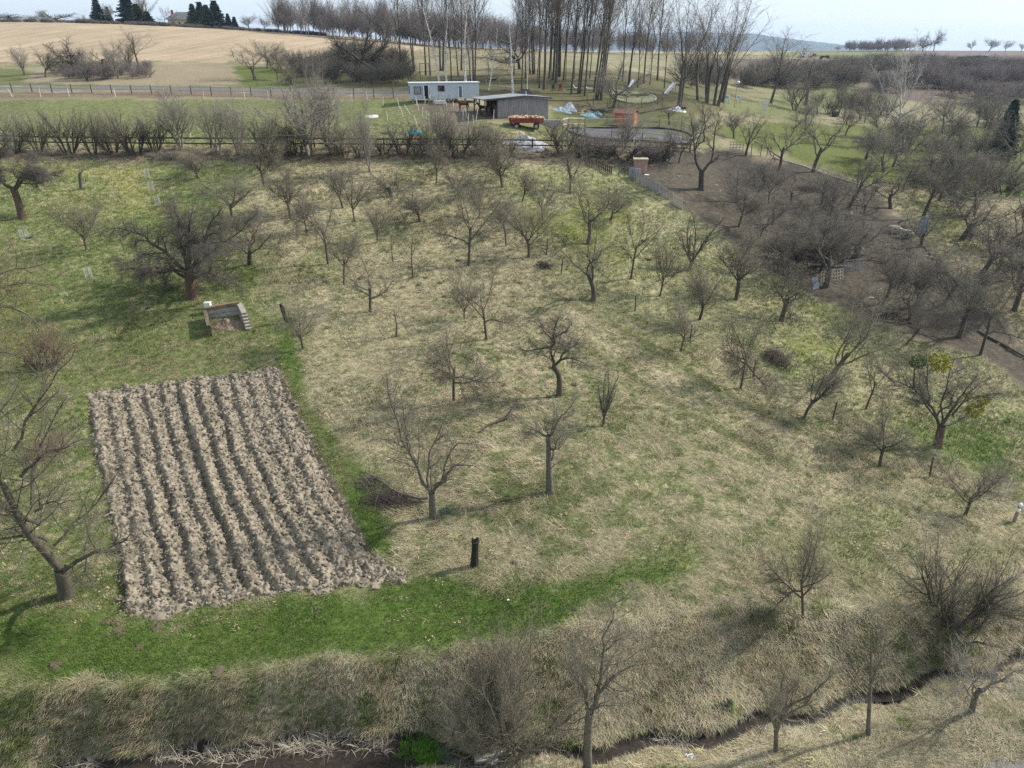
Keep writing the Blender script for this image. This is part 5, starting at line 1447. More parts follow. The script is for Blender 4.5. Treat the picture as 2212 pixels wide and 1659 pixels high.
# ------------------------------------------------------------------ the trailer home
def make_trailer():
    t, k = E("trailer_home", 962, 221, 13, "long pale blue-grey trailer home with red-framed windows", "trailer home")
    L, W, z0, H = 11.3, 2.5, .55, 2.35
    MB().box((0, W/2, z0 + H/2), (L, W, H)).build("body", SIDING, t)
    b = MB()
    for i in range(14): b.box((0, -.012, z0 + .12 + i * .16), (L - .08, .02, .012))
    b.build("groove_shade_strips", mat("siding_groove_shade", (.38,.43,.47)), t)  # darker raised strips paint the shade of grooves between the boards
    MB().box((0, W/2, z0 + H + .06), (L + .3, W + .35, .14)).build("roof", mat("pale_roof_edge", (.60,.63,.66)), t)
    for x0, w, z, h, fm, pm in ((-4.45, 1.15, z0 + 1.30, 1.15, REDF, GLASS), (-.60, 1.1, z0 + 1.55, .90, REDF, DARK)):
        f = MB().box((x0, -.04, z + h/2 - .05), (w, .07, .09)).box((x0, -.04, z - h/2 + .05), (w, .07, .09)).box((x0 - w/2 + .05, -.04, z), (.09, .07, h - .18)).box((x0 + w/2 - .05, -.04, z), (.09, .07, h - .18)).build("window", fm, t)
        MB().box((x0, -.02, z), (w - .18, .03, h - .18)).build("pane", pm, f)
    f = MB().box((-L/2 - .03, W/2, z0 + 1.35), (.06, 1.5, 1.1)).build("window", REDF, t)
    MB().box((-L/2 - .065, W/2, z0 + 1.35), (.02, 1.25, .85)).build("pane", GLASS, f)
    MB().box((-3.05, -.03, z0 + 1.0), (.60, .05, 2.0)).build("doorway_shade_panel", DARK, t)  # near-black panel on the solid wall paints the shade within the doorway
    d = MB().box((-3.50, -.30, z0 + 1.0), (.10, .62, 2.0)).build("door", WHITE, t)
    d = MB().box((-2.55, -.07, z0 + 1.0), (.36, .06, 2.0)).build("door", WHITE, t)
    MB().box((-2.55, -.105, z0 + 1.25), (.16, .02, 1.2)).build("pane", GLASS, d)
    g = MB().box((2.55, -.05, z0 + 1.95), (.70, .08, .10)).box((2.55, -.05, z0 + .12), (.70, .08, .10)).box((2.25, -.05, z0 + 1.03), (.10, .08, 1.74)).box((2.85, -.05, z0 + 1.03), (.10, .08, 1.74)).build("glass_door", WHITE, t)
    MB().box((2.55, -.02, z0 + 1.03), (.5, .05, 1.74)).build("pane", TEAL, g)
    for x in (-5.2, -2.6, 3.4, 5.2): MB().box((x, .5, z0/2 - .1), (.3, .4, z0 + .2)).build("support", CONC, t)
    for x in (.6, 1.5):
        w = MB().tube([(x, .1, .36), (x, .34, .36)], .38, 12).build("wheel", RUBBER, t)
        MB().tube([(x, .07, .36), (x, .12, .36)], .2, 10).build("rim", RIM, w)
    MB().box((-1.0, -.9, .02), (1.7, .9, .3), (0, 0, .1)).build("step", CONC, t)
make_trailer()
o, k = E("bath_tub", 950, 225, 8, "white trough standing in front of the trailer home", "trough")
MB().box((0,0,.52),(1.9,.75,.08)).box((0,-.33,.28),(1.8,.07,.48)).box((0,.33,.28),(1.8,.07,.48)).box((-.9,0,.28),(.07,.66,.48)).box((.9,0,.28),(.07,.66,.48)).build("basin", PLAST, o)
MB().box((-.6,0,.02),(.1,.6,.12)).box((.6,0,.02),(.1,.6,.12)).build("foot", RIM, o)

# ------------------------------------------------------------------ the horse shelter
def make_shelter():
    t, k = E("horse_shelter", 1130, 257, 22, "wooden horse shelter with grey flat roof and plank wall", "shelter")
    W, D = 8.4, 4.8
    b = MB(); n = 62
    for i in range(n):
        x = -W/2 + (i + .5) * W / n
        h = 3.15 - abs(x - .2) * .085
        b.box((x, -.02 - (.02 if i % 2 else 0), h/2 - .15), (W / n - .035, .035, h + .3))
    b.build("board_cladding", BOARD, t)
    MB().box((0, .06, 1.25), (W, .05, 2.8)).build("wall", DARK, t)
    MB().box((W/2, D/2, 1.25), (.1, D, 2.9)).build("wall", BOARD, t)
    MB().box((0, D, 1.25), (W, .1, 2.9)).build("wall", BOARD_R, t)
    MB().box((-W/2 + 2.6, D/2 + .3, 1.2), (.08, D - .6, 2.6)).build("partition", BOARD_R, t)
    for y in (0.1, 1.7, 3.2, 4.7): MB().box((-W/2, y, 1.3), (.2, .2, 2.9)).build("post", WOOD_D, t)
    MB().box((-W/2 - .02, 1.1, 1.0), (.06, 1.5, 2.2)).build("door", BOARD_R, t)
    MB().box((-W/2 - .03, 3.8, .75), (.06, 1.6, 1.6)).build("gate", BOARD_R, t)
    # shallow gable roof, far overhang on the open side
    zr, zl, zrgt = 3.42, 2.98, 3.05
    o_ = [(-6.7, zl), (.2, zr), (4.65, zrgt), (4.65, zrgt - .14), (.2, zr - .16), (-6.7, zl - .14)]
    MB().prism(o_, -.5, D + .5).build("roof", ROOFG, t)
    b = MB().beam((-6.7, -.53, zl - .1), (.2, -.53, zr - .12), .06, .22).beam((.2, -.53, zr - .12), (4.65, -.53, zrgt - .1), .06, .22)
    b.build("fascia", mat("dark_fascia", (.10,.105,.11)), t)
    for y in (-.2, 2.3, 4.7): MB().box((-6.3, y, 1.3), (.16, .16, 3.1)).build("post", WOOD_D, t)
    g = MB().tube([(0.2, -.6, zr - .1), (.2, -.6, zr + .55)], .05, 7).build("vent_pipe", PLAST, t)
    # round feeder ring leaning on the wall
    f, _ = E("feeder_ring", 1165, 257, 22, "round blue-grey hay feeder ring leaning against the plank wall", "feeder")
    for r in (1.25, .95):
        pts = [(r * math.cos(a), -.35 + .30 * math.sin(a) , .75 + r * math.sin(a) * .98) for a in [i * math.pi / 10 for i in range(-2, 13)]]
        MB().tube(pts, .035, 6).build("hoop", mat("blue_grey_metal", (.16,.19,.25), rough=.5), f)
make_shelter()

# ------------------------------------------------------------------ animals (one continuous skinned body each)
def skin_body(name, joints, edges, root_i, material, parent, sub=2):
    me = bpy.data.meshes.new(name)
    me.from_pydata([j[0] for j in joints], edges, []); me.update()
    import bmesh
    bm = bmesh.new(); bm.from_mesh(me); bm.verts.layers.skin.verify(); bm.to_mesh(me); bm.free()
    o = link(name, me, material, parent)
    sk = o.modifiers.new("skin", 'SKIN'); sk.use_smooth_shade = True
    lay = me.skin_vertices[0].data
    for i, j in enumerate(joints):
        r = j[1]; lay[i].radius = r if isinstance(r, tuple) else (r, r); lay[i].use_root = (i == root_i)
    sb = o.modifiers.new("subdivision", 'SUBSURF'); sb.levels = sub; sb.render_levels = sub
    return o
def ensure_skin(me):
    if not len(me.skin_vertices):
        me.attributes.new  # layer is made by the modifier
def quadruped(name, px, py, yaw, scale, label, cat, coat, head_mat=None, kind='horse', lower=False):
    root, _ = E(name, px, py, yaw, label, cat)
    if kind == 'horse':
        J = [((0,0,1.18),.29),((.38,0,1.18),.31),((.72,0,1.20),.29),((-.35,0,1.20),.29),            # 0 pelvis root..belly; x forward
             ((.92,0,1.38),.20),((1.12,0,1.62),.145),((1.30,0,1.80),.115),((1.46,0,1.74),.105),((1.70,0,1.50),.075),((1.78,0,1.42),.062),
             ((.72,.15,.92),.13),((.74,.16,.58),.065),((.74,.16,.22),.045),((.75,.16,.09),.055),((.77,.16,-.04),.06),
             ((.72,-.15,.92),.13),((.70,-.16,.58),.065),((.68,-.16,.22),.045),((.68,-.16,.09),.055),((.70,-.16,-.04),.06),
             ((-.48,.16,.98),.17),((-.42,.17,.72),.10),((-.60,.17,.50),.065),((-.56,.17,.20),.046),((-.54,.17,.09),.055),((-.52,.17,-.04),.06),
             ((-.48,-.16,.98),.17),((-.38,-.17,.72),.10),((-.54,-.17,.50),.065),((-.48,-.17,.20),.046),((-.46,-.17,.09),.055),((-.44,-.17,-.04),.06),
             ((-.60,0,1.28),.10),((-.70,0,1.10),.07),((-.74,0,.70),.075),((-.72,0,.45),.03),
             ((1.30,.07,1.93),.022),((1.30,-.07,1.93),.022)]
        Ed = [(0,1),(1,2),(0,3),(2,4),(4,5),(5,6),(6,7),(7,8),(8,9),(2,10),(10,11),(11,12),(12,13),(13,14),(2,15),(15,16),(16,17),(17,18),(18,19),
              (3,20),(20,21),(21,22),(22,23),(23,24),(24,25),(3,26),(26,27),(27,28),(28,29),(29,30),(30,31),(3,32),(32,33),(33,34),(34,35),(6,36),(6,37)]
    else:
        J = [((0,0,.56),.25),((.28,0,.57),.26),((.48,0,.60),.20),((-.30,0,.57),.24),
             ((.60,0,.72),.13),((.70,0,.80),.10),((.84,0,.75),.075),((.95,0,.66),.05),
             ((.42,.13,.34),.085),((.43,.13,.18),.04),((.43,.13,.04),.035),((.45,.13,-.03),.04),
             ((.42,-.13,.34),.085),((.40,-.13,.18),.04),((.40,-.13,.04),.035),((.42,-.13,-.03),.04),
             ((-.36,.13,.38),.11),((-.42,.13,.22),.05),((-.38,.13,.04),.035),((-.36,.13,-.03),.04),
             ((-.36,-.13,.38),.11),((-.40,-.13,.22),.05),((-.34,-.13,.04),.035),((-.32,-.13,-.03),.04),
             ((-.50,0,.52),.06),((-.54,0,.38),.04),((.68,.13,.80),.025),((.68,-.13,.80),.025)]
        Ed = [(0,1),(1,2),(0,3),(2,4),(4,5),(5,6),(6,7),(2,8),(8,9),(9,10),(10,11),(2,12),(12,13),(13,14),(14,15),(3,16),(16,17),(17,18),(18,19),(3,20),(20,21),(21,22),(22,23),(3,24),(24,25),(5,26),(5,27)]
    J = [((p[0]*scale, p[1]*scale, p[2]*scale), r*scale) for p, r in J]
    skin_body("body", J, Ed, 0, coat, root)
    if kind == 'horse':
        b = MB()
        b.tube([(1.34*scale,0,1.92*scale),(1.12*scale,0,1.80*scale),(.92*scale,0,1.58*scale),(.80*scale,0,1.44*scale)],[.03*scale,.055*scale,.055*scale,.03*scale],6)
        b.build("mane", HORSED, root, smooth=True)
        MB().blob((1.52*scale, .095*scale, 1.72*scale), .02*scale).blob((1.52*scale, -.095*scale, 1.72*scale), .02*scale).build("eye", HORSED, root)
    else:
        MB().blob((.84*scale,0,.74*scale),(.13*scale,.082*scale,.085*scale),1,.05,9,7).blob((.95*scale,0,.66*scale),(.06*scale,.052*scale,.05*scale),2,.05).build("face", head_mat or coat, root, smooth=True)
        MB().blob((.86*scale,.075*scale,.78*scale),.014*scale).blob((.86*scale,-.075*scale,.78*scale),.014*scale).build("eye", HORSED, root)
    return root
quadruped("horse", 1003, 240, 172, .95, "chestnut brown horse standing beside the wooden shelter, head to the left", "horse", HORSE)
quadruped("horse", 1045, 247, 150, .88, "black horse standing in the shade under the shelter roof", "horse", HORSED)
quadruped("sheep", 1936, 503, 165, 1.12, "cream-white sheep standing in the pen, the farther of the two", "sheep", WOOL, WOOL, 'sheep')
quadruped("sheep", 1961, 513, 160, 1.18, "grey-white sheep with a dark face, beside the pen gate", "sheep", WOOLG, FACE, 'sheep')

# ------------------------------------------------------------------ dark car behind the shelter
def make_car():
    t, k = E("parked_car", 1124, 216, 180, "dark blue estate car parked behind the horse shelter", "car")
    W = 1.8
    body = [(-2.15,.38),(-2.2,.85),(-2.0,.98),(.75,1.0),(2.05,.86),(2.2,.62),(2.15,.38)]
    MB().prism(body, -W/2, W/2).build("body", CARP, t, bevel=.05)
    cab = [(-2.02,.98),(-1.85,1.52),(-1.5,1.66),(.05,1.66),(.95,1.0)]
    b = MB()
    n = len(cab); vs = [(x, -W/2 + (.02 if z < 1.1 else .14), z) for x, z in cab] + [(x, W/2 - (.02 if z < 1.1 else .14), z) for x, z in cab]
    b.add(vs, [tuple(range(n)), tuple(reversed(range(n, 2*n)))] + [(i, i+n, (i+1) % n + n, (i+1) % n) for i in range(n)])
    b.build("cabin", CARP, t, bevel=.03)
    for s in (-1, 1):
        for q in ([(-1.85,1.05),(-1.72,1.48),(-1.12,1.56),(-1.12,1.05)],[(-1.04,1.05),(-1.04,1.56),(-.28,1.56),(-.28,1.05)],[(-.2,1.05),(-.2,1.56),(.05,1.54),(.72,1.05)]):
            y = s * (W/2 - .015)
            vs = [(x, s * (W/2 - .005 - (z - 1.0) * .19), z) for x, z in q] + [(x, s * (W/2 - .05 - (z - 1.0) * .19), z) for x, z in q]
            MB().add(vs, [(0,1,2,3),(7,6,5,4),(0,4,5,1),(1,5,6,2),(2,6,7,3),(3,7,4,0)]).build("window", CARG, t)
        for x in (-1.35, 1.35):
            w = MB().tube([(x, s*(W/2 - .2), .33), (x, s*(W/2 + .02), .33)], .34, 16).build("wheel", RUBBER, t)
            MB().tube([(x, s*(W/2 + .0), .33), (x, s*(W/2 + .035), .33)], .2, 12).build("rim", RIM, w)
        MB().box((2.14, s*.62, .72), (.12, .4, .16)).build("headlight", GLASS, t)
        MB().box((-2.17, s*.72, .86), (.08, .22, .3)).build("tail_light", REDF, t)
        MB().beam((-1.6, s*.62, 1.72), (-.1, s*.62, 1.72), .05, .05).build("roof_rail", RUBBER, t)
    vs = [(.11,-.72,1.61),(.11,.72,1.61),(.93,.82,1.04),(.93,-.82,1.04)]
    MB().add(vs + [(x-.05, y, z-.05) for x, y, z in vs], [(0,1,2,3),(7,6,5,4),(0,4,5,1),(1,5,6,2),(2,6,7,3),(3,7,4,0)]).build("windscreen", CARG, t)
    MB().box((2.2,0,.42),(.12,1.7,.2)).box((-2.2,0,.42),(.12,1.7,.2)).build("bumper", RUBBER, t)
make_car()

# ------------------------------------------------------------------ hay trailer and concrete blocks
def make_hay_trailer():
    t, k = E("hay_trailer", 1137, 280, -2, "red farm trailer loaded with hay in front of the shelter", "farm trailer")
    L, W = 5.0, 2.0
    MB().box((0, W/2, .98), (L, W, .12)).build("bed", REDT, t)
    for y in (0, W):
        p = MB().box((0, y, 1.32), (L, .06, .58)).build("side_board", REDT, t)
        b = MB()
        for x in (-2.4, -.8, .8, 2.4): b.box((x, y - (.05 if y == 0 else -.05), 1.30), (.09, .05, .66))
        b.build("stanchion", mat("dark_red_post", (.15,.03,.028)), p)
    for x in (-L/2, L/2): MB().box((x, W/2, 1.32), (.06, W - .08, .58)).build("end_board", REDT, t)
    b = MB()
    rg = random.Random(4)
    for i in range(16): b.blob((-2.2 + i * .29 + rg.uniform(-.1, .1), W/2 + rg.uniform(-.45, .45), 1.5 + rg.uniform(-.05, .12)), (.48, .62, .33), i, .3, 10, 7)
    for i in range(70):
        p = Vector((rg.uniform(-2.3, 2.4), rg.uniform(-.1, 1.6), rg.uniform(1.55, 1.85))); q = p + Vector((rg.uniform(-.3,.3), rg.uniform(-.3,.2), rg.uniform(-.1,.18)))
        b.tube([p, q], .012, 3, False)
    b.build("hay_load", HAY, t)
    for x in (-1.45, 1.45):
        MB().beam((x, -.05, .5), (x, W + .05, .5), .14, .14).box((x, W/2, .75), (.5, .8, .36)).build("axle", RUBBER, t)
        for y in (-.06, W + .06):
            w = MB().tube([(x, y - .13, .46), (x, y + .13, .46)], .46, 16).build("wheel", RUBBER, t)
            MB().tube([(x, y - .15, .46), (x, y + .15, .46)], .27, 12).build("rim", RIM, w)
    MB().beam((-2.4, W/2, .6), (-4.0, W/2, .35), .12, .12).build("drawbar", REDT, t)
make_hay_trailer()
t, k = E("block_wall", 1188, 274, -3, "low wall of pale concrete blocks right of the hay trailer", "block wall")
for r_ in range(2):
    for i in range(4): MB().box((-1.55 + i * .98 + (.12 if r_ else 0), .3, .26 + r_ * .5), (.95, .6, .48)).build("block", CONC, t, bevel=.02)

# ------------------------------------------------------------------ round riding pen
def make_pen():
    c = at(1361, 289); rx, ry = 9.7, 9.0
    n = 64; V = [(c.x, c.y, gz(c.x, c.y) + .05)]; F = []
    ring = 8
    for j in range(1, ring + 1):
        for i in range(n):
            a = 2 * math.pi * i / n; f = j / ring
            x = c.x + rx * f * math.cos(a); y = c.y + ry * f * math.sin(a)
            V.append((x, y, gz(x, y) + .06))
    for i in range(n): F.append((0, 1 + i, 1 + (i + 1) % n))
    for j in range(ring - 1):
        for i in range(n):
            a0 = 1 + j * n; F.append((a0 + i, a0 + n + i, a0 + n + (i + 1) % n, a0 + (i + 1) % n))
    me = bpy.data.meshes.new("riding_sand"); me.from_pydata(V, [], F); me.update()
    tag(link("riding_sand", me, SANDG), kind='structure')
    b = MB()
    for i in range(n):
        a = 2*math.pi*i/n; a2 = 2*math.pi*(i+1)/n
        p = Vector((c.x + (rx+.1)*math.cos(a), c.y + (ry+.1)*math.sin(a), 0)); q = Vector((c.x + (rx+.1)*math.cos(a2), c.y + (ry+.1)*math.sin(a2), 0))
        p.z = gz(p.x, p.y) + .12; q.z = gz(q.x, q.y) + .12
        b.beam(p, q, .08, .34)
    tag(b.build("edge_liner", LINER), "black plastic edging round the dark riding pen", "edging")
    t = empty("pen_fence", (c.x, c.y, c.z), 0, "pale rail fence round the dark riding pen", "fence")
    m = 15; P = []
    for i in range(m):
        a = 2*math.pi*(i + .3)/m; x = c.x + (rx+1.0)*math.cos(a); y = c.y + (ry+1.0)*math.sin(a); P.append(Vector((x, y, gz(x, y))) - Vector(c))
    for i in range(m):
        p = P[i]; MB().box((p.x, p.y, p.z + .7), (.16, .16, 1.8)).build("post", WOOD, t)
        q = P[(i + 1) % m]
        for z in (1.45, .62): MB().beam((p.x, p.y, p.z + z), (q.x, q.y, q.z + z), .07, .17).build("rail", WOOD_P, t)
make_pen()

# ------------------------------------------------------------------ orange shed and the yard clutter
def make_shed():
    t, k = E("garden_shed", 1327, 270, -22, "small orange wooden shed with maroon gable roof", "shed")
    L, W, H = 3.3, 2.5, 1.95     # long side faces right-front
    for (c_, s_) in (((L/2, 0, H/2 - .1), (L, .07, H + .2)), ((L/2, W, H/2 - .1), (L, .07, H + .2)), ((L, W/2, H/2 - .1), (.07, W - .08, H + .2))): MB().box(c_, s_).build("wall", ORANGE, t)
    MB().prism([(-W/2 + .04, -.2), (W/2 - .04, -.2), (W/2 - .04, H), (0, H + .55), (-W/2 + .04, H)], -.035, .035, Matrix.Translation((0, W/2, 0)) @ Euler((0, 0, R(90))).to_matrix().to_4x4()).build("wall", ORANGE, t)
    for x in (.03, 1.12, 2.2, L - .03): MB().box((x, -.06, H/2 - .05), (.06, .05, H)).build("batten", mat("dark_orange_batten", (.36,.11,.035)), t)
    MB().box((L/2, -.05, .95), (L - .1, .03, .04)).build("batten", MATS["dark_orange_batten"], t)
    MB().box((-.06, W/2, .85), (.05, .85, 1.75)).build("door", mat("dark_orange_door", (.38,.12,.038)), t)
    for s in (-1, 1):
        y0 = W/2; e = (W/2 + .28) * s
        vs = [(-.3, y0, H + .62), (L + .25, y0, H + .62), (L + .25, y0 + e, H + .02), (-.3, y0 + e, H + .02)]
        MB().add(vs + [(x, y, z - .07) for x, y, z in vs], [(0,1,2,3),(7,6,5,4),(0,4,5,1),(1,5,6,2),(2,6,7,3),(3,7,4,0)]).build("roof", MAROON, t)
make_shed()
def plank_pile(name, px, py, yaw, n, L, label, cat, m, seed, w=.18, spread=.9):
    t, k = E(name, px, py, yaw, label, cat); rg = random.Random(seed)
    for i in range(n):
        a = rg.uniform(-.3, .3); y = rg.uniform(-spread, spread); z = .08 + .11 * (i // 4)
        l = L * rg.uniform(.6, 1.0)
        MB().box((rg.uniform(-.3, .3), y, z), (l, w, .07), (rg.uniform(-.06,.06), rg.uniform(-.05,.05), a)).build("plank", m, t)
    return t
plank_pile("timber_pile", 1255, 240, -14, 14, 3.2, "jumbled pile of old timber between the shelter and the orange shed", "timber pile", WOOD, 1)
plank_pile("timber_pile", 1288, 237, -20, 8, 5.0, "long grey poles lying up the slope behind the orange shed", "poles", mat("grey_pole", (.27,.26,.25)), 2)
plank_pile("plank_heap", 1345, 270, 8, 5, 1.8, "few orange and grey boards lying beside the orange shed", "boards", mat("orange_board", (.50,.19,.08), (.30,.27,.25), lo=.45, hi=.55, scale=.8), 5, .16, .35)
def heap(name, px, py, rx, ry, h, m, label, cat, seed=1, n=26):
    t, k = E(name, px, py, 0, label, cat)
    V = []; F = []; rg = np.random.default_rng(seed); nr = 10
    V.append((0, 0, h))
    for j in range(1, nr + 1):
        for i in range(n):
            a = 2*math.pi*i/n; f = j/nr; kx = 1 + .22*(float(vnoise(np.array([math.cos(a)*2+9]), np.array([math.sin(a)*2+seed]), seed)[0])-.5)*2
            x = rx*f*kx*math.cos(a); y = ry*f*kx*math.sin(a)
            g = gz(t.location.x + x, t.location.y + y) - t.location.z
            nz = float(fbm(np.array([x*1.7+seed*7]), np.array([y*1.7]), 3, seed)[0]) - .5
            V.append((x, y, (h*(1-f)**1.1 + h*.9*nz*(1-f*.6))*(1 if j < nr else 0) + g*f + (.0 if j < nr else -.08)))
    for i in range(n): F.append((0, 1+i, 1+(i+1) % n))
    for j in range(nr-1):
        for i in range(n):
            a0 = 1+j*n; F.append((a0+i, a0+n+i, a0+n+(i+1) % n, a0+(i+1) % n))
    me = bpy.data.meshes.new(name); me.from_pydata(V, [], F); me.update()
    link("heap", me, m, t); return t
heap("tarp_heap", 1213, 240, 1.9, 1.2, .75, mat("pale_blue_sheet", (.36,.44,.48), (.22,.28,.32), scale=2), "pale blue plastic sheeting heaped behind the shelter", "sheeting", 3)
heap("tarp_heap", 1232, 238, 1.4, 1.0, 1.25, mat("white_sheet", (.62,.64,.66), (.34,.36,.40), scale=2), "white sheeting heaped on top of the scrap timber", "sheeting", 4)
heap("tarp_heap", 1271, 251, 1.8, 1.0, .7, mat("cyan_sheet", (.10,.34,.44), (.55,.60,.62), scale=2.5), "blue and white plastic sheeting left of the orange shed", "sheeting", 5)
heap("tarp_heap", 1292, 247, .9, .7, .6, mat("teal_sheet", (.05,.15,.20), (.42,.48,.52), scale=3), "dark teal bundle directly left of the orange shed", "bundle", 6)
heap("straw_heap", 1262, 243, 1.3, .9, .7, HAY, "small straw-coloured heap among the scrap timber", "straw heap", 7)
heap("rubble_pile", 1136, 314, 3.4, 2.4, 1.35, STONE, "grey rubble pile behind the rail fence", "rubble pile", 8)
heap("hay_heap", 1120, 287, 1.2, .6, .25, HAY, "spilt hay on the ground below the farm trailer", "hay", 9)
heap("manure_heap", 1195, 266, .7, .5, .4, CONC, "pale sack lying on the concrete block wall", "sack", 12)
o = heap("rowing_tarp", 896, 286, 1.55, .62, .38, TURQ, "turquoise plastic pool lying on the pasture", "paddling pool", 10)
heap("white_sheet", 802, 251, 1.25, 1.1, .18, mat("grey_white_sheet", (.56,.56,.55), (.42,.42,.41)), "white sheet lying on the pasture by the white posts", "sheet", 11)
heap("dark_mat", 840, 287, 1.5, .7, .2, mat("dark_mat", (.05,.05,.052)), "dark mat lying on the pasture left of the turquoise pool", "mat", 13)

# ------------------------------------------------------------------ playground in the grove
def swing(px, py, top, hw, label, yaw=0, bench=True):
    t, k = E("swing_frame", px, py, yaw, label, "swing"); p = t.location
    h = height_for(p, top); w = hw * k
    for x in (-w, w):
        for s in (-1, 1): MB().beam((x, s * 1.1, -.1), (x * .86, 0, h), .13, .13).build("leg", WOOD, t)
    MB().beam((-w * 1.12, 0, h + .03), (w * 1.12, 0, h + .03), .15, .15).build("crossbar", WOOD, t)
    if bench:
        MB().box((w * .3, 0, .55), (w * .9, .5, .08)).build("seat", WOOD_P, t)
        for x in (-.1, .7): MB().beam((w * x, 0, .55), (w * x, 0, h), .03, .03).build("chain", RIM, t)
swing(1041, 164, 125, 15, "tall wooden A-frame swing with bench seat among the birches")
swing(918, 172, 138, 11, "wooden A-frame swing behind the trailer home", bench=False)
def lounger(px, py, yaw, label):
    t, k = E("sun_lounger", px, py, yaw, label, "sun lounger")
    MB().box((.35, 0, .38), (1.3, .65, .07)).build("seat", PLAST, t)
    MB().box((-.62, 0, .72), (.85, .65, .07), (0, R(52), 0)).build("backrest", PLAST, t)
    for x, y in ((.85,.26),(.85,-.26),(-.2,.26),(-.2,-.26)): MB().box((x, y, .17), (.07, .07, .36)).build("leg", PLAST, t)
lounger(1272, 195, -8, "white plastic sun lounger standing free between the grove trunks")
lounger(1246, 194, -8, "white plastic sun lounger partly hidden behind a grove trunk")
def slide(px, py, yaw, L, label, stripe):
    t, k = E("slide", px, py, yaw, label, "slide")
    a = Vector((0, 0, .15)); b_ = Vector((0, L, 1.3 * L / 3))
    MB().beam(a, b_, .7, .06).build("chute", PLAST, t)
    for x in (-.36, .36): MB().beam(a + Vector((x, 0, .1)), b_ + Vector((x, 0, .1)), .06, .2).build("side_rail", BLUEG, t)
    if stripe:
        for x in (-.12, .12): MB().beam(a + Vector((x, 0, .05)), b_ + Vector((x, 0, .05)), .1, .02).build("stripe", mat("violet_stripe", (.12,.11,.22)), t)
    for x in (-.3, .3): MB().beam((x, L, -.6), (x, L, 1.3 * L / 3), .08, .08).build("leg", WOOD, t)
slide(1438, 204, -32, 4.6, "striped white and violet slide on the slope left of the tall clump", True)
slide(1361, 192, -18, 3.6, "pale blue slide on the slope behind the grey spreading tree", False)
def chair(px, py, label, m):
    t, k = E("garden_chair", px, py, 20, label, "chair")
    MB().box((0,0,.45),(.6,.6,.08)).build("seat", m, t); MB().box((0,.28,.85),(.6,.08,.8)).build("backrest", m, t)
    for x, y in ((.25,.25),(.25,-.25),(-.25,.25),(-.25,-.25)): MB().box((x,y,.2),(.06,.06,.44)).build("leg", m, t)
chair(1211, 197, "red garden chair in the grove left of the loungers", mat("red_chair", (.32,.045,.035)))
chair(1196, 197, "small brown garden chair in the grove left of the red chair", WOOD_D)
chair(1254, 201, "dark garden chair beside the white loungers", WOOD_D)
t, k = E("bench", 1157, 198, -4, "pale plank bench standing under the grove trees", "bench")
MB().box((0,0,.45),(2.1,.45,.08)).build("seat", WOOD_P, t)
for x in (-.8,.8): MB().box((x,0,.18),(.12,.4,.44)).build("leg", WOOD_P, t)
t, k = E("garden_table", 1101, 196, 0, "low bluish table under the birches", "table")
MB().box((0,0,.7),(1.9,.9,.07)).build("table_top", BLUEG, t)
for x in (-.7,.7): MB().box((x,0,.3),(.1,.6,.74)).build("leg", WOOD, t)
t, k = E("hammock", 1064, 185, 0, "dark hammock slung beside a birch behind the shelter", "hammock")
MB().tube([(-1.2,0,1.5),(-.6,0,1.15),(0,0,1.05),(.6,0,1.15),(1.2,0,1.5)],[.04,.12,.16,.12,.04],7).build("cloth", RUBBER, t)
for x in (-1.25, 1.25): MB().tube([(x,0,-.2),(x,0,1.7)], .07, 7).build("post", WOOD, t)
t, k = E("sand_pit", 1370, 209, 0, "oval sand pit with pale timber edging in the grove", "sand pit")
pts = []
for i in range(22):
    a = 2*math.pi*i/22; x = 4.2*math.cos(a); y = 4.6*math.sin(a)
    pts.append(Vector((x, y, gz(t.location.x + x, t.location.y + y) - t.location.z + .05)))
me = bpy.data.meshes.new("sand"); me.from_pydata([tuple(p) for p in pts], [], [tuple(range(22))]); me.update(); link("sand", me, mat("pit_sand", (.30,.27,.19), (.16,.19,.07)), t)
for i in range(22): MB().beam(pts[i], pts[(i+1) % 22], .25, .22).build("edging", mat("pale_edging", (.46,.43,.37)), t)
t, k = E("lamp_post", 1586, 232, 0, "white-headed lamp post at the edge of the tall clump", "lamp post")
h = height_for(t.location, 178); MB().tube([(0,0,-.2),(0,0,h)], [.07,.05], 8).build("post", RIM, t); MB().blob((.15,0,h),(.42,.28,.3),1,.03,10,7).build("lamp_head", PLAST, t, smooth=True)
for (x, y, w, hh, lb, m_) in ((1568,224,1.35,1.1,"white notice board with bluish picture beside the lamp post",PLAST),(1594,224,1.0,.8,"smaller pale notice board right of the lamp post",PLAST)):
    t, k = E("notice_board", x, y, 6, lb, "notice board")
    MB().box((0,0,1.35),(w,.06,hh)).build("panel", m_, t); MB().box((-w*.12,-.04,1.35),(w*.3,.02,hh*.5)).box((w*.2,-.04,1.3),(w*.2,.02,hh*.4)).build("print", mat("pale_blue_print", (.25,.40,.52)), t)
    for s in (-1, 1): MB().box((s*w*.42,.05,.5),(.08,.06,1.6)).build("post", WOOD, t)
t, k = E("marker_post", 1652, 239, 0, "tall white striped marker beside the dark leaning tree", "marker")
MB().box((0,0,1.1),(.75,.12,2.4)).build("panel", PLAST, t)
for i in range(6): MB().box((0,-.07,.25+i*.36),(.6,.02,.12)).build("stripe", mat("grey_stripe", (.40,.42,.44)), t)
t, k = E("waste_bin", 1802, 253, 0, "black bin standing in the valley meadow", "bin")
MB().box((0,0,.6),(1.0,.9,1.2),taper=1.12).build("body", RUBBER, t); MB().box((0,0,1.26),(1.2,1.05,.12)).build("lid", RUBBER, t)
heap("white_bundle", 1462, 238, 1.6, .9, .7, PLAST, "white plastic bundles lying at the foot of the tall clump", "bundle", 14)
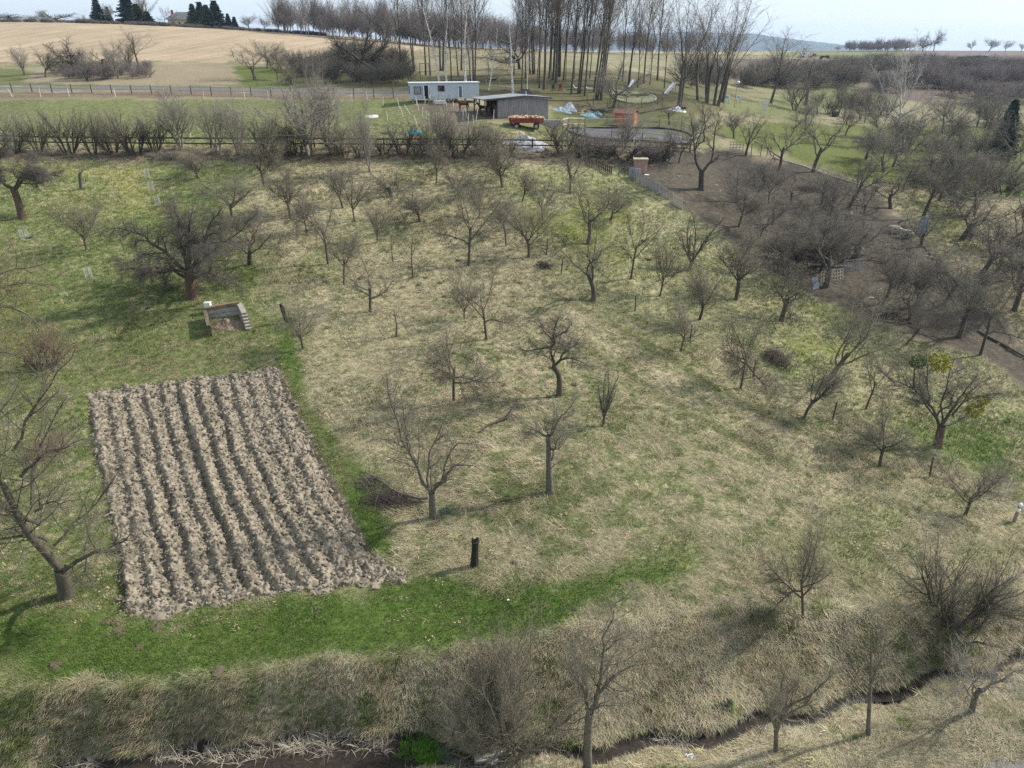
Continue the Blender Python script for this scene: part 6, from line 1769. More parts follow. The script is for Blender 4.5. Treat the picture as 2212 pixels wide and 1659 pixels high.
t, k = E("wheelbarrow", 1476, 240, 0, "upturned dark wheelbarrow beside the white bundles", "wheelbarrow")
MB().box((0,0,.55),(1.0,.7,.35),taper=.7).build("tray", RUBBER, t); MB().tube([(-.7,-.06,.22),(-.7,.06,.22)],.24,12).build("wheel", RUBBER, t)
MB().beam((-.7,0,.25),(.9,.25,.6),.05,.05).beam((-.7,0,.25),(.9,-.25,.6),.05,.05).build("handle", WOOD, t)
_ones = "first second third fourth fifth sixth seventh eighth ninth tenth eleventh twelfth thirteenth fourteenth fifteenth sixteenth seventeenth eighteenth nineteenth".split()
ORD = _ones + [x for t_, n_ in (("twent", "twenty"), ("thirt", "thirty"), ("fort", "forty"), ("fift", "fifty")) for x in [t_ + "ieth"] + [n_ + "-" + o_ for o_ in _ones[:9]]]

# ------------------------------------------------------------------ fences
def rail_fence(name, pts, post_h, rails, label, m_post, m_rail, step=None, w=.14, ext=True):
    P = [at(*p) for p in pts]
    if step:
        out = [P[0]]; acc = 0
        for a, b in zip(P[:-1], P[1:]):
            n = max(1, round((b - a).length / step))
            for i in range(1, n + 1):
                q = a.lerp(b, i / n); q.z = gz(q.x, q.y); out.append(q)
        P = out
    t = empty(name, tuple(P[0]), 0, label, "fence"); o = P[0]
    for i, p in enumerate(P):
        q = p - o
        MB().box((q.x, q.y, q.z + post_h/2 - .15), (w, w, post_h + .3)).build("post", m_post, t)
        if i + 1 < len(P):
            r = P[i + 1] - o
            for z, hh in rails: MB().beam((q.x, q.y - w*.6, q.z + z), (r.x, r.y - w*.6, r.z + z), .06, hh).build("rail", m_rail, t)
    return t
rail_fence("rail_fence", [(-60,312),(104,317),(223,318),(341,319),(457,320),(560,320),(680,320),(830,322),(930,322),(1040,323),(1150,324),(1260,325),(1370,327),(1490,330)], 1.5, ((1.3,.20),(.62,.18)), "long dark two-rail fence behind the hedge across the picture", WOOD_D, WOOD_D, w=.2)
rail_fence("track_fence", [(-30,199)] + [(x, 199 + (x - 27) * .0165) for x in range(27, 640, 43)] + [(680,211),(722,211),(765,212),(808,212),(850,212),(890,213)], 1.55, ((1.3,.09),(.75,.09)), "grey post-and-rail fence along the track behind the pasture", WOOD_D, mat("grey_rail", (.30,.30,.31)))
def slat_fence(name, pts, h, label, m, pitch=.24, gap=.07):
    P = [at(*p) for p in pts]; t = empty(name, tuple(P[0]), 0, label, "fence"); o = P[0]; rg = random.Random(2)
    for a, b in zip(P[:-1], P[1:]):
        L = (b - a).length; n = max(2, int(L / pitch)); ang = math.atan2(b.y - a.y, b.x - a.x)
        for i in range(n):
            q = a.lerp(b, (i + .5) / n); z = gz(q.x, q.y); hh = h * rg.uniform(.88, 1.06)
            MB().box((q.x - o.x, q.y - o.y, z - o.z + hh/2 - .06), (pitch - gap, .035, hh + .12), (rg.uniform(-.05,.05), rg.uniform(-.03,.03), ang)).build("slat", m, t)
        for z in (.35, h * .8):
            MB().beam(a - o + Vector((0, .05, z)), b - o + Vector((0, .05, z)), .05, .09).build("rail", m, t)
    return t
slat_fence("slat_fence", [(1362,384),(1380,393),(1404,408),(1430,424),(1446,434)], 1.35, "grey slat fence between the green slope and the bare paddock", BOARD)
slat_fence("slat_fence", [(1451,440),(1474,454)], 1.3, "short separate pale piece of slat fence at the paddock corner", WOOD_P)
slat_fence("slat_fence", [(1262,352),(1290,362),(1322,378)], 1.0, "dark broken slat fence behind the top orchard row", WOOD_D, .3, .1)
t, k = E("corrugated_sheet", 1370, 386, -32, "blue-grey metal sheet leaning at the end of the slat fence", "metal sheet")
MB().box((0,0,.65),(1.6,.05,1.45),(R(8),0,0)).build("sheet", BLUEG, t)
def poles(name, lst, h, r, m, label, cat, group, lean=6, where=None, own=None):
    rg = random.Random(len(lst)); made = []
    me = None
    for (x, y, *rest) in lst:
        p = at(x, y); hh = rest[0] if rest else h
        if me is None:
            b = MB().tube([(0,0,-.25),(0,0,1)], [r, r*.9], 6)
            me = bpy.data.meshes.new(name); me.from_pydata([tuple(v) for v in b.v], [], b.f); me.update(); me.materials.append(m)
        o = bpy.data.objects.new(name, me); COL.objects.link(o); o.location = p
        o.rotation_euler = (R(rg.uniform(-lean, lean)), R(rest[1] if len(rest) > 1 else rg.uniform(-lean, lean)), 0); o.scale = (1, 1, hh)
        made.append((x, y, o)); tag(o, label, cat, group)
    if own:
        for (x, y, o), l in zip(made, own): o['label'] = l
    if where:
        by = {}
        for x, y, o in made: by.setdefault(where(x, y), []).append((x, o))
        for w_, l in by.items():
            l.sort(key=lambda q: q[0])
            for i, (x, o) in enumerate(l): o['label'] = label + ' ' + w_ + ', ' + ORD[i] + ' from left'
poles("electric_fence_post", [(27,209,1.4,-20),(88,209),(150,208,1.3),(250,210),(357,211,1.5),(440,213,1.3),(530,216),(580,217),(631,219),(673,219),(717,220),(8,293,1.2,-25),(67,304,1.2),(176,306,1.4),(413,300,1.2),(523,303,1.4),
   (761,222),(794,218),(828,228,1.3),(863,233,1.5,-12),(871,252,1.5,-16),(886,247,1.6,-30),(902,273,1.6,-16),(905,239,1.5,-10),(913,251,1.4),(921,257,1.3),(927,266,1.5),(935,270,1.4),(900,227,1.4),(918,228,1.4),(966,242,1.5),(982,241,1.5,-8),(1000,260,1.5),(1010,257,1.6,-14),(1011,270,1.6),(1023,270,1.4),(1028,262,1.6,10),(1066,260,1.5),(788,290),(838,262),(950,296,1.2),(827,315,1.2),(1116,300,1.3,10),(1124,320,1.3,8)],
   1.45, .035, PLAST, "thin white plastic fence post", "fence post", "white electric fence posts", 5,
   lambda x, y: "along the track" if y < 224 and x < 820 else ("along the dark rail fence" if y > 285 else ("in the trampled yard left of the shelter" if x < 960 else "in front of the shelter")))
poles("fence_post", [(1212,594),(1181,548),(1093,530,1.3),(1372,672),(1491,737),(1627,815),(1798,909),(2008,1030)], 1.55, .07, WOOD_D, "dark wooden post", "fence post", "posts down the orchard slope", 5, None,
   ["dark orchard post right of the small twig heap", "dark orchard post above the small twig heap", "short dark post beside a slender upper-orchard tree", "dark post on the slope below the wide orchard tree", "dark post right beside a small tree in the post line", "dark post near the large round twig heap", "tall dark post standing alone on the open slope edge", "leaning dark post left of the mistletoe apple tree"])
poles("white_stake", [(2169,1072,1.5),(1368,346,3.0)], 1.5, .045, WHITE, "thin white stake", "stake", "thin white stakes", 2, None, ["thin white stake beyond the insulator post at the right", "tall thin white stake beside the pinkish hut"])
poles("mesh_fence_post", [(1350,379,2.0),(1337,378,1.9),(1622,338,1.9),(1642,338,1.9),(1656,337,1.9),(1907,322,2.0),(1296,216,1.6),(1318,222,1.6),(1352,228,1.6),(1386,232,1.6),(1420,228,1.6),(1268,222,1.6),(1282,228,1.6),(1312,236,1.6),(1335,240,1.6)], 1.7, .06, WOOD_D, "dark thin wire-fence post", "fence post", "dark wire fence posts", 3,
   lambda x, y: "behind the orange shed" if y < 250 else ("by the pinkish hut" if x < 1400 else "at the upper paddock corner"))

# insulator post at the right edge
t, k = E("insulator_post", 2190, 1128, 0, "short wooden post with white ceramic insulators and wires at the right", "post")
MB().tube([(0,0,-.2),(0,0,1.25)], [.10,.09], 8).build("post", WOOD, t)
for z, x in ((1.32,.0),(.95,-.02)): MB().blob((x,-.02,z),(.13,.13,.15),1,.03,10,7).build("insulator", PLAST, t, smooth=True)
for s in (1, -1):
    MB().tube([(0,0,1.3),(s*2,-.05,1.22),(s*4.5,-.1,1.3)], .008, 3, False).build("wire", PLAST, t)

# burnt stump, pair of old posts, bare sticks
t, k = E("burnt_stump", 1026, 1222, 4, "charred black tree stump standing upright in the dry grass", "tree stump")
b = MB().tube([(-.04,0,-.15),(0,0,.5),(.02,.02,1.0),(.05,0,1.55)], [.24,.20,.17,.20], 9).build("trunk", CHAR, t)
b = MB().tube([(.05,0,1.45),(-.10,0,1.72)], [.13,.06], 6).tube([(.05,0,1.45),(.19,.02,1.75)], [.14,.07], 6).build("splinter", CHAR, t)
t, k = E("old_post", 618, 694, 0, "pair of dark leaning posts left of a small orchard tree", "posts")
MB().tube([(0,0,-.2),(-.25,0,1.55)], [.12,.14], 7).build("post", CHAR, t); MB().tube([(.15,0,-.2),(-.1,0.1,1.35)], [.10,.08], 7).build("post", WOOD_D, t)

# compost bin
def make_compost():
    A, B, Cc, D = at(455, 728), at(445, 690), at(520, 680), at(538, 714)     # near left, far left, far right, near right
    BL, BR = at(447, 692), at(521, 680)
    t = empty("compost_bin", tuple(at(490, 705)), 0, "three-sided compost bin of old beams and concrete slabs", "compost bin"); o = t.location
    zt = 1.05
    def P(p, z): return (p.x - o.x, p.y - o.y, p.z - o.z + z)
    for i in range(3): MB().beam(P(A, .18 + i * .34), P(BL, .18 + i * .34), .30, .32).build("beam", mat("mossy_beam", (.13,.115,.07), (.075,.06,.04), scale=3), t)
    for i in range(2): MB().beam(P(BL, .25 + i * .44), P(BR, .25 + i * .44), .16, .40).build("slab", CONC, t)
    MB().beam(P(BL, 1.05), P(BR, 1.10), .42, .22).build("beam", mat("old_brown_beam", (.23,.17,.10), (.13,.095,.06), scale=3), t)
    dirn = (D - BR)
    for i in range(6):
        f = 1 - i * .0
        e = BR + dirn * (1.0 - .07 * i)
        q = P(BR, .10 + i * .18); r = P(e, .10 + i * .18)
        MB().beam(q, r, .46 - (i % 2) * .04, .165).build("slab", mat("weathered_slab", (.30,.275,.235), (.19,.175,.15), scale=4, bump=.3), t)
    g = heap("garden_waste", 490, 702, 1.7, 1.25, .5, mat("garden_waste", (.23,.17,.125), (.11,.08,.06), scale=6, bump=.8), "heap of brown garden waste inside the compost bin", "compost", 21)
    bx = at(452, 676)
    u = empty("white_bucket", (bx.x, bx.y, bx.z + .1), 0, "small white box on the far left corner of the compost bin", "box")
    MB().box((0,0,.55),(.5,.4,.5)).box((0,0,.84),(.56,.46,.08)).build("body", PLAST, u); MB().box((0,0,.1),(.4,.35,.45)).build("base", WOOD_D, u)
make_compost()

# ------------------------------------------------------------------ cut brush and fallen branches
def brush(name, px, py, rx, ry, h, n, L, label, cat, m, seed, comb=None, thick=.012):
    t, k = E(name, px, py, 0, label, cat); rg = np.random.default_rng(seed)
    P0 = np.stack([rg.normal(0, rx*.45, n), rg.normal(0, ry*.45, n), np.abs(rg.normal(0, h*.42, n))], 1)
    a = rg.uniform(0, 6.28, n) if comb is None else rg.normal(comb, .28, n)
    D = nrm(np.stack([np.cos(a), np.sin(a), rg.normal(.02, .16, n)], 1)); ln = L * rg.uniform(.4, 1.1, n)
    P0 = P0 - D * ln[:, None] * .5
    lim = np.clip(1 - (P0[:, 0]/rx)**2*.5 - (P0[:, 1]/ry)**2*.5, .1, 1); P0[:, 2] *= lim
    Pp = grow_polys(rg, P0, D, ln, 3, .14, .0, .03)
    Rr = (thick * rg.lognormal(0, .5, n))[:, None] * np.linspace(1, .4, 4)[None]
    C2, R2, L2 = spawn(rg, Pp, Rr, ln, dict(n=4, t=(.3, 1), ang=(35, 12), len=.4, seg=2, wig=.15, r=.6, rmin=.004, k=3))
    gx = t.location.x; gy = t.location.y
    V, Q, T = pack([(Pp, Rr, 4), (C2, R2, 3)])
    g = height(V[:, 0] + gx, V[:, 1] + gy) - t.location.z
    V[:, 2] = g + np.maximum(V[:, 2], .02)
    me = np_mesh("twigs", V, Q, T); link("twigs", me, m, t); return t
brush("brush_heap", 1672, 776, 1.15, .9, 1.1, 420, 1.5, "round dark heap of cut twigs on the orchard slope", "brush heap", BRUSH, 1)
brush("brush_heap", 1175, 577, .75, .6, .75, 260, 1.0, "small dark heap of twigs beside the line of posts", "brush heap", BRUSH, 2)
brush("brush_pile", 835, 1085, 1.6, .8, .5, 300, 2.4, "pile of long cut branches lying beside the green strip", "brush pile", BRUSH, 3, R(-32))
brush("brush_pile", 800, 1050, 1.0, .9, .5, 160, 2.0, "thin grey cut branches lying at the edge of the green strip", "brush pile", MATS["twig_olive"], 4, R(-40))
brush("brush_heap", 1655, 390, 2.6, 1.5, .9, 260, 2.6, "tangle of pruned branches lying in the bare paddock", "brush heap", BRUSH, 5)
brush("brush_heap", 1915, 690, 2.0, 1.1, .9, 260, 2.0, "dark tangle of branches by the lower paddock edge", "brush heap", BRUSH, 6)
brush("brush_heap", 1745, 410, 1.8, 1.1, .7, 200, 2.0, "low brown heap of branches under the paddock trees", "brush heap", BRUSH, 7)
def fallen(name, pts, r0, label, m, seed, lift=.06):
    P = [at(*p) for p in pts]; o = P[0]; t = empty(name, tuple(o), 0, label, "fallen branch")
    P = np.array([[p.x - o.x, p.y - o.y, p.z - o.z + lift] for p in P]); p, l = line_resample(P, 10); p[:, 2] += lift
    rg = np.random.default_rng(seed); p[1:-1] += rg.normal(0, .05, (9, 3)) * [1, 1, .5]
    Rr = r0 * np.linspace(1, .3, 11)[None]
    C1, R1, L1 = spawn(rg, p[None], Rr, np.array([l]), dict(n=9, t=(.25, 1), ang=(42, 15), len=.26, seg=3, wig=.2, r=.5, rmin=.008, k=3))
    C2, R2, L2 = spawn(rg, C1, R1, L1, dict(n=5, t=(.2, 1), ang=(40, 15), abs=.3, seg=1, wig=.1, r=.5, rmin=.004, k=0))
    V, Q, T = pack([(p[None], Rr, 7)]); link("bough", np_mesh("bough", V, Q, T), m, t)
    V, Q, T = pack([(C1, R1, 3), (C2, R2, 0)]); link("twigs", np_mesh("twigs", V, Q, T), m, t)
fallen("fallen_branch", [(1115,878),(1106,895),(1100,905),(1072,913),(1050,925),(1038,937)], .13, "dark rotten branch lying on the open meadow", mat("rotten_wood", (.085,.062,.048), (.045,.035,.03), scale=4), 1)
fallen("fallen_branch", [(925,1083),(895,1085),(870,1078),(845,1062),(815,1040),(780,1025)], .10, "cut grey-green limb lying left of the tall fruit tree", MATS["bark_lichen"], 2, .12)
fallen("fallen_branch", [(1745,574),(1770,574),(1800,577),(1830,577)], .16, "long pale trunk lying across the paddock", PALE, 3)
fallen("fallen_branch", [(1893,672),(1930,680),(1960,695),(1985,715)], .16, "mossy dark trunk lying along the lower paddock edge", WOOD_D, 4)

# ------------------------------------------------------------------ sheep pen
def hurdle(px, py, yaw, w, h, label, tilt=0, nx=3, nz=4, m=None):
    t, k = E("hurdle", px, py, yaw, label, "hurdle"); m = m or WOOD_P
    c, s = math.cos(R(tilt)), math.sin(R(tilt))
    def P(x, z): return (x, z * s, z * c + .03)
    for i in range(nz): z = h * i / (nz - 1); MB().beam(P(-w/2, z), P(w/2, z), .05, .10).build("rail", m, t)
    for i in range(nx): x = -w/2 + w * i / (nx - 1); MB().beam(P(x, 0), P(x, h), .10, .04, (0, 1, 0)).build("upright", m, t)
hurdle(1945, 526, 0, 2.1, 1.5, "wooden hurdle gate leaning in front of the dark-faced sheep", 25, 3, 3, WOOD)
hurdle(1922, 590, 5, 2.6, 1.7, "pallet-like hurdle lying flat on the paddock earth", 82, 5, 4, WOOD)
hurdle(1797, 606, 24, 3.2, 1.1, "long pale pallet fence at the lower paddock corner", 12, 9, 4)
hurdle(1845, 585, 14, 2.6, 1.2, "greyish pallet fence behind the lower paddock corner", 10, 8, 4, BOARD)
hurdle(1590, 330, 8, 2.2, 1.6, "pale crate-like pallet upright behind the heart-shaped tree", 5, 5, 5)
hurdle(2010, 574, -60, 1.8, 1.4, "pale pallet panel upright beside the fork-trunked paddock tree", 8, 4, 4)
t, k = E("blue_panel", 1762, 624, 18, "blue-grey panel leaning at the left end of the pallet fence", "panel")
MB().box((0,.2,.55),(.75,.05,1.3),(R(-24),0,0)).build("panel", BLUEG, t)
t, k = E("hung_tarp", 1990, 505, -20, "pale blue-white tarpaulin hanging beside the sheep", "tarpaulin")
vs = []; fs = []
for i in range(9):
    for j in range(4):
        vs.append(((i/8 - .5) * (.8 + .5*(1 - j/3)), .12*math.sin(i*2.1) + .25*(1 - j/3), .1 + 2.0*j/3))
for i in range(8):
    for j in range(3): a = i*4 + j; fs.append((a, a+4, a+5, a+1))
ob = MB().add(vs, fs).build("cloth", BLUEG, t); md = ob.modifiers.new("thickness", 'SOLIDIFY'); md.thickness = .02
MB().tube([(-.9,.1,1.6),(-.2,.1,2.05),(.5,.1,2.1)], .04, 6).build("pole", PALE, t)
t, k = E("hanging_rack", 1862, 552, 0, "small white frame hanging near the dark gnarled tree", "frame")
for a_, b_ in (((-.15,0,.4),(.15,0,.4)),((-.15,0,.85),(.15,0,.85)),((-.15,0,1.3),(.15,0,1.3)),((-.15,0,.4),(-.15,0,1.3)),((.15,0,.4),(.15,0,1.3))): MB().beam(a_, b_, .05, .06).build("bar", PLAST, t)
t, k = E("mineral_block", 1882, 645, 0, "small white feed block lying on the paddock earth", "feed block")
MB().blob((0,0,.08),(.28,.18,.12),3,.2).build("block", PLAST, t)
t, k = E("feed_bowl", 1835, 484, 0, "pale round bowl hung in the dark gnarled tree", "bowl")
MB().tube([(0,0,1.4),(0,-.06,1.42)],.22,12).build("bowl", CREAM, t)
t, k = E("post_stub", 1835, 488, 0, "thin dead stick standing under the pale bowl", "stick")
MB().tube([(0,0,-.1),(0.02,0,1.35)],.04,6).build("stick", WOOD_D, t)
t, k = E("feed_hut", 1383, 374, -3, "small pinkish box hut standing in the bare paddock", "hut")
MB().box((0,.55,.85),(1.75,1.1,1.75)).build("body", PINK, t); MB().box((0,.5,1.78),(1.95,1.35,.14)).build("roof", mat("cream_top", (.50,.42,.32)), t); MB().box((.9,.55,.8),(.06,1.0,1.5)).build("side_panel", BOARD_R, t)
MB().box((-.1,-.03,.85),(1.3,.05,1.35)).build("door", mat("pink_door", (.36,.22,.18)), t)
t, k = E("white_scrap", 1397, 379, 10, "white scrap lying in front of the pinkish hut", "scrap")
MB().box((0,0,.08),(.6,.35,.1),(.1,.1,0)).build("sheet", PLAST, t)
def edging(name, pts, r, label, m, seed, cat):
    P = [at(*p) for p in pts]; t = empty(name, tuple(P[0]), 0, label, cat); o = P[0]; rg = random.Random(seed)
    for a, b in zip(P[:-1], P[1:]):
        n = max(1, round((b - a).length / 1.8))
        for i in range(n):
            p = a.lerp(b, (i + .03) / n); q = a.lerp(b, (i + .97) / n)
            p.z = gz(p.x, p.y) + r * .6; q.z = gz(q.x, q.y) + r * .6 + rg.uniform(-.03, .03)
            MB().tube([p - o, q - o], [r * rg.uniform(.8, 1.1), r * rg.uniform(.7, 1)], 7).build("log", m, t)
edging("log_edging", [(1668,342),(1700,350),(1735,360),(1775,375),(1815,388),(1871,405)], .15, "pale logs edging the top of the bare paddock", PALE, 1, "edging")
edging("log_edging", [(1992,530),(2030,575),(2080,625)], .10, "thin dark logs edging the straw slope by the sheep pen", WOOD_D, 2, "edging")
edging("log_edging", [(2110,716),(2160,742),(2212,772),(2260,800)], .14, "dark timber edging along the paddock at the right edge", WOOD_D, 3, "edging")
edging("log_edging", [(1630,305),(1660,318),(1668,338)], .10, "short pale logs at the upper corner of the paddock", PALE, 4, "edging")

# ------------------------------------------------------------------ young-tree guards, mole hills, litter
def guard(px, py, h, r, label, stick=True):
    t, k = E("tree_guard", px, py, 0, label, "tree guard", "wire guards round young trees")
    b = MB()
    for i in range(10): a = 2*math.pi*i/10; b.tube([(r*math.cos(a), r*math.sin(a), 0), (r*math.cos(a), r*math.sin(a), h)], .008, 3, False)
    for z in np.linspace(.05, h, 8):
        b.tube([(r*math.cos(2*math.pi*i/10), r*math.sin(2*math.pi*i/10), z) for i in range(11)], .006, 3, False)
    b.build("mesh", MESHW, t)
    MB().tube([(0,0,-.1),(.02,.01,h*.8),(0,.03,h*1.55)], [.022,.018,.008], 5, False).build("sapling", TWIG, t)
guard(193, 601, 1.05, .30, "wire mesh guard round a sapling left of the huge apple tree"); guard(328, 412, 1.1, .30, "wire mesh guard nearer than its neighbour, on the upper lawn")
guard(319, 384, 1.1, .28, "wire mesh guard farthest up the lawn"); guard(342, 445, 1.0, .28, "wire mesh guard directly behind the huge apple tree")
guard(54, 515, 1.0, .40, "wire mesh guard beside the green tray on the left lawn")
t, k = E("green_tray", 65, 516, 0, "small green tray lying beside a wire guard on the left lawn", "tray")
MB().box((0,0,.06),(.62,.4,.03)).box((0,-.19,.12),(.62,.03,.12)).box((0,.19,.12),(.62,.03,.12)).box((.3,0,.12),(.03,.36,.12)).box((-.3,0,.12),(.03,.36,.12)).build("body", GREENP, t)
def molehills():
    rg = random.Random(12); me = []
    for j in range(4):
        b = MB().blob((0,0,0),(1,.9,.55),j,.3,10,6); m_ = bpy.data.meshes.new("mole_hill"); m_.from_pydata([tuple(v) for v in b.v], [], b.f); m_.update(); m_.materials.append(MOLE); me.append(m_)
    L = [(135,1310),(248,1345),(228,1347),(255,1363),(340,1360),(420,1280),(1250,1335),(1268,1330),(1305,1358),(1285,1303),(1180,1310),(1112,1215),(1162,1250),(690,1110),(885,578),(990,562),(905,615),(918,600),(950,610),(870,620),(1060,562),(1130,560),
         (1040,715),(1090,830),(1190,795),(1240,830),(1225,770),(355,695),(330,700),(375,705),(318,665),(600,775),(640,720),(700,1005),(1125,610),(1400,560),(1390,520),(960,640),(1000,650),(780,600),(1230,1390),(120,1440),(470,1450),(300,1400)]
    for x, y in L:
        p = at(x, y); o = bpy.data.objects.new("mole_hill", rg.choice(me)); COL.objects.link(o); s = rg.uniform(.14, .30)
        o.location = p; o.scale = (s * 1.15, s, s * .8); o.rotation_euler = (0, 0, rg.uniform(0, 6))
        tag(o, "small brown mole hill thrown up in the orchard grass", "mole hill", "mole hills in the orchard grass")
molehills()
t, k = E("plastic_bag", 1486, 1639, 0, "crumpled white plastic bag lying on the stream verge", "bag")
MB().blob((0,0,.10),(.16,.12,.13),5,.35,10,7).blob((.12,.02,.17),(.08,.06,.09),6,.4).build("bag", PLAST, t)
t, k = E("green_scrap", 962, 1105, 0, "dark green scrap of plastic beside the tall fruit tree", "scrap")
MB().box((0,0,.06),(.55,.5,.04),(.15,.1,.4)).build("sheet", mat("dark_green_plastic", (.05,.085,.07)), t)
for (x, y, lb) in ((1098,1298,"scrap of white paper on the dry grass below the charred stump"),):
    t, k = E("litter", x, y, 20, lb, "litter"); MB().box((0,0,.05),(.12,.08,.03),(.3,.2,0)).build("paper", PLAST, t)
# standing rust-coloured weeds beside the plot
def stalks():
    t, k = E("dry_stalks", 108, 980, 0, "patch of upright rust-brown stalks left of the ploughed plot", "stalks"); rg = np.random.default_rng(3); n = 260
    P0 = np.stack([rg.normal(0, .35, n), rg.normal(0, .8, n), np.zeros(n)], 1); P0[:, 2] = height(P0[:, 0] + t.location.x, P0[:, 1] + t.location.y) - t.location.z
    D = nrm(np.stack([rg.normal(0, .12, n), rg.normal(0, .12, n), np.ones(n)], 1)); P = grow_polys(rg, P0, D, rg.uniform(.7, 1.3, n), 2, .05, 0)
    V, Q, T = pack([(P, np.full((n, 3), .008), 3)]); link("stalk", np_mesh("stalk", V, Q, T), mat("rust_stalk", (.27,.16,.10), (.19,.11,.07), scale=3), t)
stalks()

# ------------------------------------------------------------------ stream water, outfall, culvert
def make_water():
    xs = np.linspace(-3.2, 24, 120); V = []; F = []
    for i, x in enumerate(xs):
        y = float(stream_y(x)); w = float(stream_w(x)) * .62; z = float(np.interp(x, STX, STZ)) - .085
        V += [(x, y - w, z), (x, y + w, z)]
        if i: F.append((2*i - 2, 2*i, 2*i + 1, 2*i - 1))
    me = bpy.data.meshes.new("stream_water"); me.from_pydata(V, [], F); me.update(); tag(link("stream_water", me, WATER), kind='structure')
make_water()
t, k = E("concrete_outfall", 1062, 1640, 8, "pale concrete outfall with whitish water at the bottom edge", "outfall")
MB().box((-.35,0,.08),(.75,.42,.3),(0,.04,0)).build("slab", CONC, t, bevel=.03); MB().box((.08,.0,.10),(.34,.7,.10),(.12,0,.1)).build("water_film", mat("white_water", (.50,.55,.58), (.30,.34,.37), scale=6, rough=.15), t); MB().box((.55,.2,.05),(.6,.4,.3)).build("slab", CONC, t, bevel=.03)
def make_culvert():
    t, k = E("culvert", 1568, 1560, 24, "mossy concrete culvert mouth opening in the stream bank", "culvert")
    MB().box((0,.22,.30),(.60,.30,1.0),(R(-34),0,0)).build("mouth_shade_slab", DARK, t)  # solid dark slab laid on the bank, painting the shade inside the mouth
    MB().box((.40,.16,.34),(.20,.42,1.12),(R(-30),R(10),0)).build("wing_wall", MOSSC, t, bevel=.05); MB().box((-.37,.24,.30),(.12,.32,.95),(R(-34),R(-6),0)).build("wing_wall", mat("earth_side", (.20,.16,.11)), t, bevel=.03)
make_culvert()

# ------------------------------------------------------------------ far things: house, conifers, pole, clamp
def make_house():
    p = at(384, 53.2)
    t = empty("house", (p.x, p.y + 6, p.z - .3), R(4), "cream house with dark hip roof on the hill", "house")
    W, D, H = 13.5, 9, 3.4
    MB().box((0, D/2, H/2 - 1), (W, D, H + 2)).build("wall", CREAM, t)
    o = 1.3; z = H - .1; zr = H + 3.3
    vs = [(-W/2-o,-o,z),(W/2+o,-o,z),(W/2+o,D+o,z),(-W/2-o,D+o,z),(-W/2+3.2,D/2,zr),(W/2-3.2,D/2,zr)]
    r = MB().add(vs, [(0,1,5,4),(1,2,5),(2,3,4,5),(3,0,4),(3,2,1,0)]).build("roof", SLATE, t)
    for x in (-W/2 + 1.6, W/2 - 1.8): MB().box((x, D/2 - 1, zr - .5), (1.0, .8, 2.6)).build("chimney", BRICK, r)
    for x in (-4.2, -1.4, 1.4, 4.2):
        f = MB().box((x, -.06, 1.7), (1.3, .1, 1.5)).build("window", WHITE, t); MB().box((x, -.12, 1.7), (1.0, .04, 1.2)).build("pane", TEAL, f)
make_house()
def conifer_mesh(seed, wide, m):
    rg = np.random.default_rng(seed); Vq = []
    H = 10.0; n = 0
    for j in range(24):
        z = .9 + 8.9 * (j / 23) ** .95; R0 = wide * (1 - (z / H)) ** 1.0 * rg.uniform(.85, 1.12) + .12
        for i in range(12):
            a = rg.uniform(0, 6.28); L = R0 * rg.uniform(.75, 1.12); mcnt = int(6 + 9 * L)
            for q in range(mcnt):
                f = (q + rg.uniform()) / mcnt; d = np.array([math.cos(a), math.sin(a), 0]); sd = np.array([-d[1], d[0], 0])
                c = d * L * f + sd * rg.normal(0, .16 + .12 * f) + np.array([0, 0, z - .30 * L * f + .12 * L * f * f + rg.normal(0, .06)])
                u = nrm(d + rg.normal(0, .4, 3)) * .34; v = nrm(sd + rg.normal(0, .5, 3)) * .12
                Vq += [c - u - v, c + u - v, c + u * 1.1 + v - np.array([0,0,.14]), c - u + v - np.array([0,0,.10])]; n += 1
    V = np.array(Vq); Q = np.arange(len(V)).reshape(-1, 4); me = np_mesh("spruce_crown", V, Q); me.materials.append(m)
    b = MB().tube([(0,0,-.3),(0,0,9.4)], [.24,.03], 7); mt = bpy.data.meshes.new("spruce_trunk"); mt.from_pydata([tuple(v) for v in b.v], [], b.f); mt.update(); mt.materials.append(MATS["bark_dark"])
    return mt, me
CON = [conifer_mesh(1, 2.3, NEEDLE), conifer_mesh(2, 3.0, NEEDLE), conifer_mesh(3, 3.0, NEEDLE_Y)]
def conifer(px, py, top, hw, v, label, group="evergreens on the hill by the house", push=4):
    p = at(px, py); p = Vector((p.x, p.y + push, p.z - .2)); h = height_for(p, top); w = hw * mpp(p) * 1.45
    t = empty("spruce_tree", tuple(p), 0, label, "conifer", group)
    mt, mc = CON[v]; s = w / (2.3 if v == 0 else 3.0)
    for nm, me in (("trunk", mt), ("crown", mc)): o = link(nm, me, None, t); o.scale = (s, s, h / 10.0); o.rotation_euler = (0, 0, px)
for a in [(206,47.5,-2,14,0,"slim dark spruce standing apart, leftmost evergreen on the hill"),(271,49,-14,24,1,"largest dark spruce left of the house on the hill"),(292,50,8,20,2,"yellowish conifer right beside the largest spruce on the hill"),(312,51,24,17,2,"low yellowish conifer left of the house"),
          (414,54,8,15,2,"dark conifer directly right of the house"),(431,55,4,17,1,"second dark conifer right of the house"),(444,56,10,17,2,"third dark conifer right of the house, in the dense clump"),(463,57,1,20,1,"rightmost tall conifer of the clump by the house"),(489,59,29,9,1,"small conifer at the right end of the evergreen group"),(502,60,36,8,0,"smallest conifer, last in the evergreen group"),(228,48,14,7,0,"thin spruce left of the largest spruce")]: conifer(*a)
conifer(2175, 345, 215, 26, 1, "dark green conifer among bare trees at the right edge", None, 2)
t, k = E("utility_pole", 621, 67, 0, "thin pale utility pole at the end of the long field", "utility pole")
